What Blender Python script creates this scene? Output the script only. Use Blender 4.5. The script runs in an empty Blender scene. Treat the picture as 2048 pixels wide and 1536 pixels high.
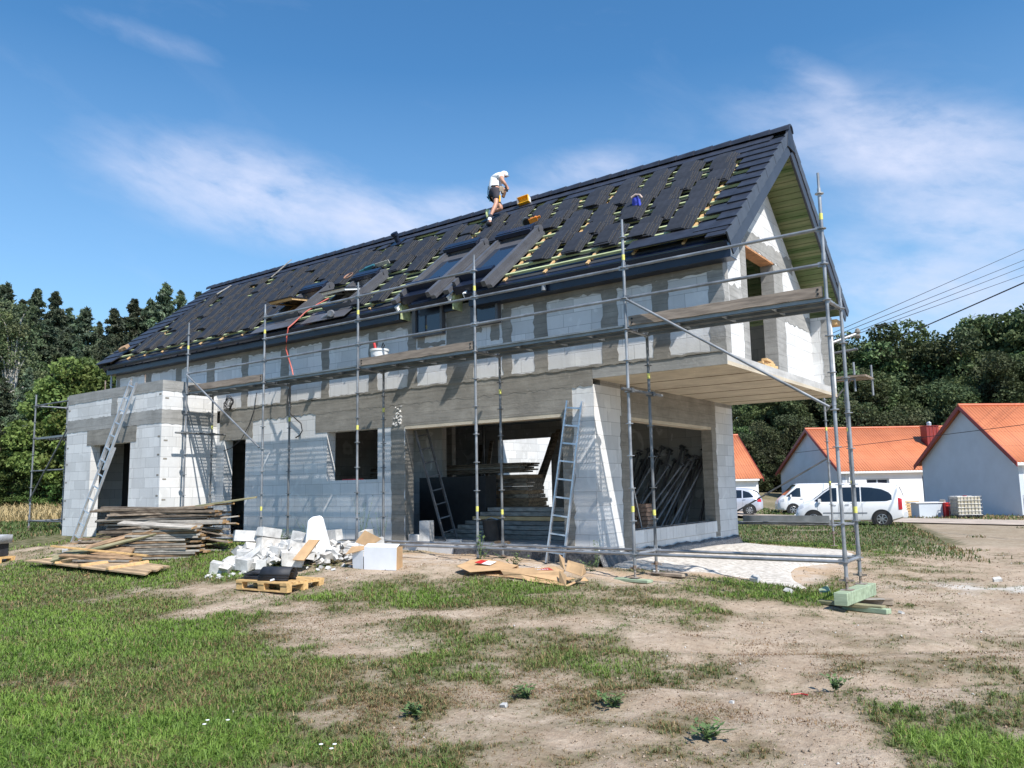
import bpy, math, random
import numpy as np
from mathutils import Vector, Matrix
random.seed(7)
RNG = np.random.default_rng(11)
SC = bpy.context.scene
COL = SC.collection
pi = math.pi

# ------------------------------------------------------------------ builders
def tag(o, label=None, cat=None, group=None, kind=None):
    if label: o['label'] = label
    if cat: o['category'] = cat
    if group: o['group'] = group
    if kind: o['kind'] = kind
    elif cat: o['kind'] = 'thing'
    return o

def thing(name, label, cat, loc=(0, 0, 0), group=None):
    o = bpy.data.objects.new(name, None)
    o.empty_display_size = 0.2
    o.location = loc
    COL.objects.link(o)
    return tag(o, label, cat, group)

def copy_tree(o, parent=None):
    c = o.copy(); COL.objects.link(c)
    if parent is not None: c.parent = parent
    for ch in list(o.children): copy_tree(ch, c)
    return c

class MB:
    """collects shapes and links them as one mesh object"""
    def __init__(s): s.v = []; s.f = []
    def add(s, vs, fs):
        b = len(s.v)
        s.v += [tuple(map(float, p)) for p in vs]
        s.f += [tuple(b + i for i in f) for f in fs]
        return s
    def box(s, a, b):
        x0, y0, z0 = a; x1, y1, z1 = b
        return s.add([(x0,y0,z0),(x1,y0,z0),(x1,y1,z0),(x0,y1,z0),(x0,y0,z1),(x1,y0,z1),(x1,y1,z1),(x0,y1,z1)],
                     [(0,3,2,1),(4,5,6,7),(0,1,5,4),(1,2,6,5),(2,3,7,6),(3,0,4,7)])
    def hexa(s, p):  # 8 points, bottom ring then top ring
        return s.add(p, [(0,3,2,1),(4,5,6,7),(0,1,5,4),(1,2,6,5),(2,3,7,6),(3,0,4,7)])
    def obb(s, c, x, y, z):  # centre and three half-axis vectors
        c, x, y, z = (np.array(q, float) for q in (c, x, y, z))
        return s.hexa([c-x-y-z, c+x-y-z, c+x+y-z, c-x+y-z, c-x-y+z, c+x-y+z, c+x+y+z, c-x+y+z])
    def rbox(s, c, size, rz=0, tilt=(0, 0), bev=0):
        M = Matrix.Rotation(rz, 3, 'Z') @ Matrix.Rotation(tilt[0], 3, 'X') @ Matrix.Rotation(tilt[1], 3, 'Y')
        return s.obb(c, *(np.array(M.col[i]) * size[i] / 2 for i in range(3)))
    def tube(s, p0, p1, r, n=8, r1=None, cap=True):
        return s.path([p0, p1], r, n, r1, cap)
    def path(s, pts, r, n=8, r1=None, cap=True):
        pts = [Vector(p) for p in pts]
        r1 = r if r1 is None else r1
        b = len(s.v); m = len(pts); ref = None
        for i, p in enumerate(pts):
            d = (pts[min(i+1, m-1)] - pts[max(i-1, 0)])
            if d.length < 1e-9: d = Vector((0, 0, 1))
            d.normalize()
            if ref is None:
                ref = Vector((0, 0, 1)) if abs(d.z) < .9 else Vector((1, 0, 0))
            u = d.cross(ref)
            if u.length < 1e-4: u = d.cross(Vector((0, 1, 0)))
            u.normalize(); w = u.cross(d)
            rr = r + (r1 - r) * i / max(1, m - 1)
            for k in range(n):
                a = 2*pi*k/n
                q = p + (u*math.cos(a) + w*math.sin(a))*rr
                s.v.append((q.x, q.y, q.z))
        for i in range(m-1):
            for k in range(n):
                a0 = b+i*n+k; a1 = b+i*n+(k+1) % n
                s.f.append((a0, a1, a1+n, a0+n))
        if cap:
            s.f.append(tuple(b+k for k in range(n))[::-1])
            s.f.append(tuple(b+(m-1)*n+k for k in range(n)))
        return s
    def prism(s, poly, d):  # planar polygon extruded along vector d
        n = len(poly); d = np.array(d, float)
        P = [np.array(p, float) for p in poly]
        fs = [tuple(range(n)), tuple(range(n, 2*n))[::-1]]
        fs += [(i, i+n, (i+1) % n + n, (i+1) % n) for i in range(n)]
        return s.add(P + [p + d for p in P], fs)
    def lathe(s, c, prof, n=16, axis='Z'):
        b = len(s.v)
        for r, h in prof:
            for k in range(n):
                a = 2*pi*k/n; x, y = r*math.cos(a), r*math.sin(a)
                q = (x, y, h) if axis == 'Z' else (x, h, y) if axis == 'Y' else (h, x, y)
                s.v.append((c[0]+q[0], c[1]+q[1], c[2]+q[2]))
        for i in range(len(prof)-1):
            for k in range(n):
                s.f.append((b+i*n+k, b+i*n+(k+1) % n, b+(i+1)*n+(k+1) % n, b+(i+1)*n+k))
        return s
    def grid(s, rows, closed=False):
        b = len(s.v); n = len(rows[0])
        for r in rows: s.v += [tuple(map(float, p)) for p in r]
        for i in range(len(rows)-1):
            for k in range(n if closed else n-1):
                s.f.append((b+i*n+k, b+i*n+(k+1) % n, b+(i+1)*n+(k+1) % n, b+(i+1)*n+k))
        return s
    def chunk(s, c, size, seed=0, jit=.22, rot=.6):  # broken block
        r = random.Random(seed)
        M = Matrix.Rotation(r.uniform(0, 6.3), 3, 'Z') @ Matrix.Rotation(r.uniform(-rot, rot), 3, 'X') @ Matrix.Rotation(r.uniform(-rot, rot), 3, 'Y')
        pts = []
        for sz in (-1, 1):
            for sx, sy in ((-1, -1), (1, -1), (1, 1), (-1, 1)):
                p = Vector((sx*size[0]/2*(1+r.uniform(-jit, jit*.3)), sy*size[1]/2*(1+r.uniform(-jit, jit*.3)), sz*size[2]/2*(1+r.uniform(-jit, jit*.3))))
                pts.append(tuple(M @ p + Vector(c)))
        return s.hexa(pts)
    def obj(s, name, mat, parent=None, origin=None, smooth=False, bevel=0, auto=True):
        v = np.array(s.v, float)
        if parent is not None:
            o0 = np.array(world_loc(parent))
        elif origin is not None:
            o0 = np.array(origin, float)
        else:
            o0 = np.array([(v[:, 0].min()+v[:, 0].max())/2, (v[:, 1].min()+v[:, 1].max())/2, v[:, 2].min()])
        me = bpy.data.meshes.new(name)
        me.from_pydata((v - o0).tolist(), [], s.f)
        me.materials.append(mat)
        if smooth:
            me.polygons.foreach_set('use_smooth', [True]*len(me.polygons))
        me.update()
        o = bpy.data.objects.new(name, me); COL.objects.link(o)
        if parent is not None: o.parent = parent
        else: o.location = o0
        if smooth and auto:
            try: me.set_sharp_from_angle(angle=math.radians(38))
            except Exception: pass
        if bevel:
            bv = o.modifiers.new('bevel', 'BEVEL'); bv.width = bevel; bv.segments = 1; bv.limit_method = 'ANGLE'
        return o

def world_loc(o):
    p = Vector(o.location); q = o.parent
    while q is not None:
        p = p + Vector(q.location); q = q.parent
    return p

def numesh(name, verts, quads, mat, attrs=None, tris=None, smooth=False):
    """fast mesh from numpy arrays (quads: n x 4 or tris: n x 3)"""
    me = bpy.data.meshes.new(name)
    F = quads if quads is not None else tris
    k = F.shape[1]
    me.vertices.add(len(verts)); me.vertices.foreach_set('co', np.ascontiguousarray(verts, dtype=np.float32).ravel())
    me.loops.add(F.size); me.loops.foreach_set('vertex_index', np.ascontiguousarray(F, dtype=np.int32).ravel())
    me.polygons.add(len(F)); me.polygons.foreach_set('loop_start', np.arange(0, F.size, k, dtype=np.int32))
    try: me.polygons.foreach_set('loop_total', np.full(len(F), k, dtype=np.int32))
    except Exception: pass
    if smooth: me.polygons.foreach_set('use_smooth', np.ones(len(F), dtype=bool))
    for nm, arr in (attrs or {}).items():
        a = me.color_attributes.new(nm, 'FLOAT_COLOR', 'POINT')
        a.data.foreach_set('color', np.ascontiguousarray(arr, dtype=np.float32).ravel())
    me.update(calc_edges=True); me.validate()
    me.materials.append(mat)
    return me

# ------------------------------------------------------------------ noise for numpy
_P = np.random.default_rng(3).random((256, 256))
def vnoise(x, y, s=1.0, seed=0):
    x = np.asarray(x, float)/s + 37.3*seed; y = np.asarray(y, float)/s + 11.7*seed
    xi = np.floor(x).astype(int); yi = np.floor(y).astype(int)
    fx = x-xi; fy = y-yi; fx = fx*fx*(3-2*fx); fy = fy*fy*(3-2*fy)
    g = lambda i, j: _P[(xi+i) % 256, (yi+j) % 256]
    return (g(0,0)*(1-fx)+g(1,0)*fx)*(1-fy)+(g(0,1)*(1-fx)+g(1,1)*fx)*fy
def fbm(x, y, s=1.0, seed=0, octv=4):
    t = 0; a = .5; n = 0
    for k in range(octv):
        t = t + a*vnoise(x, y, s/2**k, seed+k); n += a; a *= .55
    return t/n
def ss(a, b, x):
    t = np.clip((np.asarray(x, float)-a)/(b-a), 0, 1); return t*t*(3-2*t)

# ------------------------------------------------------------------ materials
def newmat(name):
    m = bpy.data.materials.new(name); m.use_nodes = True
    nt = m.node_tree; nt.nodes.clear()
    out = nt.nodes.new('ShaderNodeOutputMaterial')
    b = nt.nodes.new('ShaderNodeBsdfPrincipled')
    nt.links.new(b.outputs[0], out.inputs[0])
    return m, nt, b
def N(nt, t, **kw):
    n = nt.nodes.new('ShaderNode'+t)
    for k, v in kw.items():
        if k in n.inputs: n.inputs[k].default_value = v
        else: setattr(n, k, v)
    return n
def ramp(nt, fac, stops):
    r = N(nt, 'ValToRGB'); e = r.color_ramp.elements
    while len(e) < len(stops): e.new(.5)
    for i, (p, c) in enumerate(stops):
        e[i].position = p; e[i].color = (*c, 1) if len(c) == 3 else c
    nt.links.new(fac, r.inputs[0]); return r.outputs[0]
def mix(nt, fac, a, b, mode='MIX'):
    m = N(nt, 'Mix', data_type='RGBA', blend_type=mode)
    for sock, val in ((m.inputs[0], fac), (m.inputs[6], a), (m.inputs[7], b)):
        if hasattr(val, 'node'): nt.links.new(val, sock)
        else: sock.default_value = val if not isinstance(val, tuple) or len(val) == 4 else (*val, 1)
    return m.outputs[2]
def math_(nt, op, a, b=0.0, c=0.0):
    m = N(nt, 'Math', operation=op)
    for i, v in enumerate((a, b, c)):
        if hasattr(v, 'node'): nt.links.new(v, m.inputs[i])
        else: m.inputs[i].default_value = v
    return m.outputs[0]
def noise(nt, co, scale, detail=4, rough=.55, dist=0):
    n = N(nt, 'TexNoise'); n.inputs['Scale'].default_value = scale; n.inputs['Detail'].default_value = detail
    n.inputs['Roughness'].default_value = rough; n.inputs['Distortion'].default_value = dist
    nt.links.new(co, n.inputs['Vector']); return n.outputs['Fac']
def bump(nt, b, h, strength=.3, dist=.01):
    n = N(nt, 'Bump'); n.inputs['Strength'].default_value = strength; n.inputs['Distance'].default_value = dist
    nt.links.new(h, n.inputs['Height']); nt.links.new(n.outputs[0], b.inputs['Normal'])
def coords(nt, scale=None, world=False):
    if world:
        o = N(nt, 'NewGeometry').outputs['Position']
    else:
        o = N(nt, 'TexCoord').outputs['Object']
    if scale:
        m = N(nt, 'Mapping'); m.inputs['Scale'].default_value = scale
        nt.links.new(o, m.inputs[0]); o = m.outputs[0]
    return o
def simple(name, col, rough=.6, var=.25, scale=6, metal=0, bumps=.15, objvar=0, spec=.5, col2=None, stretch=None, bscale=None, lo=.35, hi=.65):
    m, nt, b = newmat(name)
    co = coords(nt, stretch)
    f = noise(nt, co, scale, 5, .6)
    c1 = tuple(x*(1-var) for x in col); c2 = col2 or tuple(min(1, x*(1+var)) for x in col)
    c = ramp(nt, f, [(lo, c1), (hi, c2)])
    if objvar:
        r = N(nt, 'ObjectInfo').outputs['Random']
        k = math_(nt, 'MULTIPLY_ADD', r, 2*objvar, 1-objvar)
        vm = N(nt, 'VectorMath', operation='SCALE'); nt.links.new(c, vm.inputs[0]); nt.links.new(k, vm.inputs['Scale'])
        c = vm.outputs[0]
    nt.links.new(c, b.inputs['Base Color'])
    b.inputs['Roughness'].default_value = rough; b.inputs['Metallic'].default_value = metal
    b.inputs['Specular IOR Level'].default_value = spec
    if bumps:
        bump(nt, b, noise(nt, co, bscale or scale*4, 4, .6), bumps, .01)
    return m
M = {}
def aac_mat(name, lite, dark, tone=1.0, dirt=.35):
    m, nt, b = newmat(name)
    co = coords(nt)
    sp = N(nt, 'SeparateXYZ'); nt.links.new(co, sp.inputs[0])
    u = math_(nt, 'ADD', sp.outputs[0], sp.outputs[1])
    cb = N(nt, 'CombineXYZ'); nt.links.new(u, cb.inputs[0]); nt.links.new(math_(nt, 'SUBTRACT', sp.outputs[2], .05), cb.inputs[1])
    # wobble so that joints are not ruler straight
    wn = N(nt, 'TexNoise'); wn.inputs['Scale'].default_value = 3.0; nt.links.new(co, wn.inputs['Vector'])
    wv = N(nt, 'VectorMath', operation='MULTIPLY_ADD'); nt.links.new(wn.outputs['Color'], wv.inputs[0])
    wv.inputs[1].default_value = (.014, .012, 0); nt.links.new(cb.outputs[0], wv.inputs[2])
    br = N(nt, 'TexBrick'); nt.links.new(wv.outputs[0], br.inputs['Vector'])
    br.offset = .37; br.squash = .8; br.squash_frequency = 3
    br.inputs['Color1'].default_value = (*lite, 1); br.inputs['Color2'].default_value = (*dark, 1)
    br.inputs['Mortar'].default_value = (*[x*.62 for x in dark], 1)
    br.inputs['Scale'].default_value = 1; br.inputs['Mortar Size'].default_value = .0045; br.inputs['Mortar Smooth'].default_value = .25
    br.inputs['Bias'].default_value = -.12; br.inputs['Brick Width'].default_value = .6; br.inputs['Row Height'].default_value = .25
    f = noise(nt, co, 1.3, 6, .65)
    c = mix(nt, ramp(nt, f, [(.48, (0, 0, 0)), (.75, (dirt,)*3)]), br.outputs['Color'], (dark[0]*.72, dark[1]*.7, dark[2]*.66))
    f2 = noise(nt, coords(nt, (9, 9, 1.2)), 1.0, 5, .6)
    c = mix(nt, ramp(nt, f2, [(.52, (0, 0, 0)), (.8, (.30,)*3)]), c, (dark[0]*.7, dark[1]*.68, dark[2]*.64))
    # white smears of glue
    f3 = noise(nt, co, 2.2, 3, .5, 1.5)
    c = mix(nt, ramp(nt, f3, [(.6, (0, 0, 0)), (.68, (.45,)*3)]), c, (.82, .82, .8))
    nt.links.new(c, b.inputs['Base Color']); b.inputs['Roughness'].default_value = .92
    h = mix(nt, .6, br.outputs['Fac'], noise(nt, co, 40, 4, .7), 'MIX')
    inv = math_(nt, 'MULTIPLY_ADD', br.outputs['Fac'], -1.0, noise(nt, co, 35, 4, .7))
    bump(nt, b, inv, .35, .012)
    return m
def concrete_mat(name, a, c, line=.21, tint=(1, 1, 1)):
    m, nt, b = newmat(name)
    co = coords(nt)
    f = noise(nt, co, 1.7, 8, .68)
    col = ramp(nt, f, [(.3, a), (.55, tuple((x+y)/2 for x, y in zip(a, c))), (.75, c)])
    f2 = noise(nt, coords(nt, (1.5, 1.5, 14)), 1.0, 5, .6)
    col = mix(nt, ramp(nt, f2, [(.45, (0, 0, 0)), (.7, (.55,)*3)]), col, tuple(x*.68 for x in a))
    f4 = noise(nt, co, 9, 6, .75)
    col = mix(nt, ramp(nt, f4, [(.55, (0, 0, 0)), (.72, (.35,)*3)]), col, tuple(min(1, x*1.25) for x in c))
    # shuttering board joints
    sp = N(nt, 'SeparateXYZ'); nt.links.new(co, sp.inputs[0])
    w = math_(nt, 'ADD', sp.outputs[2], math_(nt, 'MULTIPLY', noise(nt, co, 1.2, 3), .03))
    fr = math_(nt, 'FRACT', math_(nt, 'DIVIDE', w, line))
    ln = math_(nt, 'LESS_THAN', fr, .035)
    col = mix(nt, math_(nt, 'MULTIPLY', ln, .55), col, tuple(x*.5 for x in a))
    nt.links.new(col, b.inputs['Base Color']); b.inputs['Roughness'].default_value = .9
    hh = math_(nt, 'MULTIPLY_ADD', ln, -.6, noise(nt, co, 22, 6, .72))
    bump(nt, b, hh, .45, .015)
    return m
M['aac'] = aac_mat('aerated_block_wall', (.75, .745, .735), (.57, .57, .565))
M['aac_grey'] = aac_mat('aerated_block_wall_grey', (.73, .725, .715), (.60, .60, .595))
M['aac_inner_shade'] = aac_mat('shade_toned_inner_blocks', (.46, .45, .43), (.35, .34, .325))  # same blocks in a darker colour, indoor shade put into the tone
M['conc'] = concrete_mat('concrete_brown', (.20, .185, .16), (.37, .345, .30))
M['conc_grey'] = concrete_mat('concrete_grey', (.26, .255, .24), (.44, .43, .41), .25)
M['slab'] = concrete_mat('slab_soffit', (.50, .43, .33), (.66, .58, .45), 9.0)
M['slab_edge'] = concrete_mat('slab_edge', (.42, .41, .39), (.62, .61, .59), 9.0)
M['tile'] = simple('roof_tile_laid', (.027, .031, .045), .5, .3, 5, bumps=.12, objvar=.12)
M['tile_loose'] = simple('roof_tile_loose', (.022, .024, .031), .62, .3, 9, bumps=.12, objvar=.18)
M['barge'] = simple('bargeboard_metal', (.045, .052, .07), .5, .12, 4, bumps=.03)
M['tile_edge'] = simple('verge_tile', (.065, .075, .095), .55, .15, 5, bumps=.06)
M['navy'] = simple('navy_sheet_metal', (.011, .017, .036), .32, .2, 3, bumps=.02)
M['anthracite'] = simple('anthracite_metal', (.095, .096, .106), .38, .12, 4, bumps=.03)
M['membrane'] = simple('roof_membrane', (.030, .032, .036), .8, .3, 2.5, bumps=.2)
M['batten'] = simple('green_batten', (.42, .47, .25), .8, .3, 2.0, bumps=.15, stretch=(1, 6, 6))
M['greenrafter'] = simple('green_roof_boards', (.085, .15, .055), .85, .45, 2.2, bumps=.25, stretch=(1.2, 6, 6), col2=(.20, .22, .10))
def board_mat(name, a, c, gap):
    m, nt, b = newmat(name)
    co = coords(nt); sp = N(nt, 'SeparateXYZ'); nt.links.new(co, sp.inputs[0])
    v = math_(nt, 'DIVIDE', math_(nt, 'ABSOLUTE', math_(nt, 'SUBTRACT', sp.outputs[1], .025)), .773*.145)
    wn = N(nt, 'TexWhiteNoise', noise_dimensions='1D'); nt.links.new(math_(nt, 'FLOOR', v), wn.inputs['W'])
    f = math_(nt, 'MULTIPLY_ADD', noise(nt, coords(nt, (1.5, 9, 9)), 2.0, 5, .6), .7, math_(nt, 'MULTIPLY', wn.outputs['Value'], .45))
    nt.links.new(ramp(nt, f, [(.3, a), (.8, c)]), b.inputs['Base Color']); b.inputs['Roughness'].default_value = .85
    return m
M['freshwood'] = simple('fresh_wood', (.62, .40, .19), .75, .22, 3, bumps=.12, stretch=(1, 5, 5))
M['palletwood'] = simple('pallet_wood', (.60, .38, .16), .8, .28, 3, bumps=.15, stretch=(2, 5, 5))
M['greenwood'] = board_mat('green_roof_boards', (.12, .20, .075), (.30, .33, .18), .1)
M['osb'] = simple('orange_board', (.46, .23, .11), .8, .2, 6, bumps=.1)
M['oldwood'] = simple('weathered_board', (.17, .125, .09), .9, .5, 2.2, bumps=.35, objvar=.5, stretch=(2, 7, 7), col2=(.31, .25, .19))
M['oldgrey'] = simple('grey_board', (.30, .275, .24), .9, .35, 2.2, bumps=.3, objvar=.3, stretch=(2, 7, 7))
M['oldgreen'] = simple('greenish_board', (.16, .18, .09), .9, .4, 2.0, bumps=.3, stretch=(1, 6, 6), col2=(.34, .30, .18))
M['oldbrown'] = simple('brown_board', (.31, .20, .115), .9, .45, 2.5, bumps=.3, objvar=.3, stretch=(2, 7, 7))
M['boardend'] = simple('sawn_board_end', (.40, .24, .11), .9, .35, 12, bumps=.2, objvar=.4)
M['toeboard'] = simple('toe_board', (.27, .215, .17), .9, .3, 2.5, bumps=.3, stretch=(1, 6, 9), objvar=.1)
M['greentimber'] = simple('green_timber', (.30, .37, .25), .85, .25, 2.5, bumps=.2, stretch=(1, 6, 6))
M['endgrain'] = simple('end_grain', (.30, .25, .19), .9, .4, 30, bumps=.2)
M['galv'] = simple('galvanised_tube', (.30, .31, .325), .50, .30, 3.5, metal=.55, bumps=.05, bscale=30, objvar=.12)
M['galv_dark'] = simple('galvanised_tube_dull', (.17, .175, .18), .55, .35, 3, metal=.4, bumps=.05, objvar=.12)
M['deck'] = simple('steel_deck', (.26, .28, .29), .5, .2, 3, metal=.5, bumps=.05)
M['rust'] = simple('rusty_jack', (.30, .17, .09), .85, .5, 14, metal=.2, bumps=.25, col2=(.36, .33, .30))
M['alu'] = simple('aluminium', (.62, .63, .65), .38, .12, 5, metal=.75, bumps=.03)
M['sticker'] = simple('yellow_sticker', (.70, .66, .16), .6, .2, 40, bumps=0)
M['white'] = simple('white_paint', (.80, .80, .79), .35, .04, 1.5, bumps=.02)
M['whitefoam'] = simple('white_foam', (.84, .85, .86), .9, .05, 10, bumps=.1)
M['rubble'] = simple('broken_block', (.53, .52, .50), .95, .24, 6, bumps=.5, objvar=.08, bscale=18)
M['rubble_dirty'] = simple('dirty_block', (.56, .53, .49), .95, .28, 5, bumps=.5, objvar=.15, bscale=16)
M['carton'] = simple('cardboard', (.50, .32, .17), .85, .12, 5, bumps=.06)
M['whitecarton'] = simple('white_carton', (.80, .81, .83), .6, .04, 4, bumps=.03)
M['black'] = simple('black_plastic', (.014, .014, .015), .5, .3, 8, bumps=.1)
M['film'] = simple('black_membrane', (.05, .052, .056), .35, .5, 30, bumps=.9, bscale=45, col2=(.12,.12,.125))
M['grey'] = simple('grey_plastic', (.22, .23, .25), .45, .15, 8, bumps=.05)
M['red'] = simple('red_plastic', (.55, .03, .03), .5, .15, 8, bumps=.05)
M['hose'] = simple('red_hose', (.50, .10, .07), .5, .15, 8, bumps=.05)
M['yellow'] = simple('yellow_plastic', (.85, .45, .02), .45, .1, 8, bumps=.04)
M['blue'] = simple('blue_fabric', (.05, .07, .45), .8, .3, 12, bumps=.3)
M['teal'] = simple('teal_plastic', (.03, .13, .16), .5, .2, 12, bumps=.1)
M['orange'] = simple('orange_plastic', (.75, .25, .03), .45, .15, 10, bumps=.05)
M['rubber'] = simple('tyre_rubber', (.022, .022, .022), .8, .3, 18, bumps=.2)
M['alloy'] = simple('wheel_rim', (.42, .43, .44), .35, .1, 6, metal=.7, bumps=.02)
M['carwhite'] = simple('car_paint_white', (.80, .80, .80), .22, .03, 1.2, bumps=0)
M['carsilver'] = simple('car_paint_silver', (.52, .54, .60), .28, .05, 1.2, metal=.3, bumps=0)
M['carglass'] = simple('car_glass', (.012, .016, .022), .06, .2, 1.0, bumps=0, spec=.8)
M['lampred'] = simple('tail_lamp', (.45, .015, .02), .2, .2, 30, bumps=0)
M['lampclear'] = simple('head_lamp', (.55, .57, .60), .15, .2, 30, bumps=0)
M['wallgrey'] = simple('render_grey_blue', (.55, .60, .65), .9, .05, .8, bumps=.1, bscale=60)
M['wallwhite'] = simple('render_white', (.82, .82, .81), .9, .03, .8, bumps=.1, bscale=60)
M['redmetal'] = simple('red_sheet_metal', (.25, .035, .03), .45, .15, 3, bumps=.05)
M['whiteplastic'] = simple('tote_plastic', (.52, .45, .31), .4, .15, 1.5, bumps=.05, col2=(.66, .60, .48))
M['skin'] = simple('skin', (.52, .27, .18), .5, .1, 20, bumps=.05)
M['shirt'] = simple('white_shirt', (.70, .72, .74), .9, .08, 8, bumps=.5, bscale=14)
M['shorts'] = simple('dark_shorts', (.035, .032, .042), .85, .25, 8, bumps=.4, bscale=14)
M['pouch'] = simple('beige_pouch', (.42, .33, .24), .85, .2, 14, bumps=.2)
M['leather'] = simple('brown_leather', (.20, .10, .05), .7, .3, 14, bumps=.2)
M['wire'] = simple('black_wire', (.02, .02, .022), .6, .2, 10, bumps=0)
M['propgrey'] = simple('steel_prop', (.16, .16, .165), .55, .35, 4, metal=.5, bumps=.1, objvar=.3)
M['bark'] = simple('bark', (.085, .06, .042), .95, .4, 5, bumps=.5, stretch=(4, 4, .7))
M['pinebark'] = simple('pine_bark', (.20, .10, .055), .95, .4, 5, bumps=.5, stretch=(4, 4, .7))
M['birchbark'] = simple('pale_bark', (.45, .43, .39), .9, .4, 5, bumps=.3, stretch=(3, 3, 1))
M['fencegreen'] = simple('green_fence', (.02, .09, .06), .5, .2, 6, bumps=.05)
M['brick'] = simple('dry_clay', (.36, .22, .15), .9, .35, 14, bumps=.3)
M['paper'] = simple('paper_label', (.72, .74, .78), .7, .06, 9, bumps=0)
M['brownred'] = simple('printed_red', (.42, .06, .04), .8, .1, 9, bumps=0)
def glass_mat():
    m, nt, b = newmat('window_glass')
    b.inputs['Base Color'].default_value = (.020, .03, .05, 1); b.inputs['Roughness'].default_value = .04
    b.inputs['Specular IOR Level'].default_value = .9
    co = coords(nt); bump(nt, b, noise(nt, co, 2, 2), .03, .01)
    return m
M['glass'] = glass_mat()
def orange_roof():
    m, nt, b = newmat('orange_corrugated_roof')
    at = N(nt, 'Attribute'); at.attribute_name = 'uvw'
    sp = N(nt, 'SeparateXYZ'); nt.links.new(at.outputs['Vector'], sp.inputs[0])
    f = noise(nt, at.outputs['Vector'], .8, 5, .6)
    c = ramp(nt, f, [(.3, (.50, .155, .062)), (.7, (.60, .20, .085))])
    row = math_(nt, 'LESS_THAN', math_(nt, 'FRACT', math_(nt, 'DIVIDE', sp.outputs[1], 1.35)), .03)
    seam = math_(nt, 'LESS_THAN', math_(nt, 'FRACT', math_(nt, 'DIVIDE', sp.outputs[0], 1.1)), .035)
    c = mix(nt, math_(nt, 'MULTIPLY', math_(nt, 'MAXIMUM', row, seam), .45), c, (.25, .06, .03))
    w = math_(nt, 'SINE', math_(nt, 'MULTIPLY', sp.outputs[0], 2*pi/.22))
    nt.links.new(c, b.inputs['Base Color']); b.inputs['Roughness'].default_value = .6
    bump(nt, b, w, .8, .03)
    return m
M['orangeroof'] = orange_roof()
def leaf_mat(name, a, c, scale=.7, transl=.22):
    m = bpy.data.materials.new(name); m.use_nodes = True
    nt = m.node_tree; nt.nodes.clear()
    out = N(nt, 'OutputMaterial'); d = N(nt, 'BsdfPrincipled'); t = N(nt, 'BsdfTranslucent'); mx = N(nt, 'MixShader')
    at = N(nt, 'Attribute'); at.attribute_name = 'tint'
    f = noise(nt, coords(nt), scale, 4, .6)
    col = ramp(nt, f, [(.3, a), (.7, c)])
    col = mix(nt, 1.0, col, at.outputs['Color'], 'MULTIPLY')
    r = N(nt, 'ObjectInfo').outputs['Random']
    hs = N(nt, 'HueSaturation'); nt.links.new(col, hs.inputs['Color'])
    nt.links.new(math_(nt, 'MULTIPLY_ADD', r, .045, .47), hs.inputs['Hue'])
    nt.links.new(math_(nt, 'MULTIPLY_ADD', r, .85, .58), hs.inputs['Value'])
    for n_ in (d, t): nt.links.new(hs.outputs[0], n_.inputs[0])
    d.inputs['Roughness'].default_value = .65; d.inputs['Specular IOR Level'].default_value = .25
    mx.inputs[0].default_value = transl
    nt.links.new(d.outputs[0], mx.inputs[1]); nt.links.new(t.outputs[0], mx.inputs[2]); nt.links.new(mx.outputs[0], out.inputs[0])
    return m
M['pine'] = leaf_mat('pine_needles', (.066, .095, .060), (.135, .170, .10))
M['spruce'] = leaf_mat('spruce_needles', (.065, .13, .034), (.13, .205, .055))
M['leaf'] = leaf_mat('broad_leaves', (.050, .082, .036), (.125, .162, .066), transl=.2)
M['leaf_light'] = leaf_mat('light_leaves', (.105, .165, .045), (.19, .26, .075), transl=.3)
M['birch'] = leaf_mat('birch_leaves', (.060, .085, .038), (.12, .14, .065))
M['weed'] = simple('weed_leaves', (.10, .16, .05), .6, .35, 9, bumps=0)
M['tile_side'] = simple('tile_bare_edge', (.068, .066, .066), .85, .3, 14, bumps=.1)
def blade_mat():
    m = bpy.data.materials.new('grass_blades'); m.use_nodes = True
    nt = m.node_tree; nt.nodes.clear()
    out = N(nt, 'OutputMaterial'); d = N(nt, 'BsdfPrincipled'); t = N(nt, 'BsdfTranslucent'); mx = N(nt, 'MixShader')
    at = N(nt, 'Attribute'); at.attribute_name = 'tint'
    for n_ in (d, t): nt.links.new(at.outputs['Color'], n_.inputs[0])
    d.inputs['Roughness'].default_value = .55; d.inputs['Specular IOR Level'].default_value = .3
    mx.inputs[0].default_value = .25
    nt.links.new(d.outputs[0], mx.inputs[1]); nt.links.new(t.outputs[0], mx.inputs[2]); nt.links.new(mx.outputs[0], out.inputs[0])
    return m
M['blade'] = blade_mat()
# ------------------------------------------------------------------ camera, light, sky
cam = bpy.data.cameras.new('camera'); camo = bpy.data.objects.new('camera', cam); COL.objects.link(camo)
def cam_axes(yaw, pitch, roll):
    f = Vector((math.sin(yaw)*math.cos(pitch), math.cos(yaw)*math.cos(pitch), math.sin(pitch)))
    r = Vector((math.cos(yaw), -math.sin(yaw), 0)); u = r.cross(f)
    return math.cos(roll)*r + math.sin(roll)*u, -math.sin(roll)*r + math.cos(roll)*u, f
cr, cu, cf = cam_axes(-.630495, .12821, -.018958)
camo.matrix_world = Matrix(((cr.x, cu.x, -cf.x, 2.7778), (cr.y, cu.y, -cf.y, -11.106), (cr.z, cu.z, -cf.z, 1.6571), (0, 0, 0, 1)))
cam.sensor_fit = 'HORIZONTAL'; cam.sensor_width = 36; cam.lens = 36*1592.2/2048
cam.clip_start = .1; cam.clip_end = 3000
SC.camera = camo
SUN = Vector((2.42, -1.0, 3.17)).normalized()
sl = bpy.data.lights.new('sun', 'SUN'); sl.energy = 4.8; sl.angle = math.radians(.53); sl.color = (1, .955, .89)
so = bpy.data.objects.new('sun', sl); COL.objects.link(so)
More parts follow.
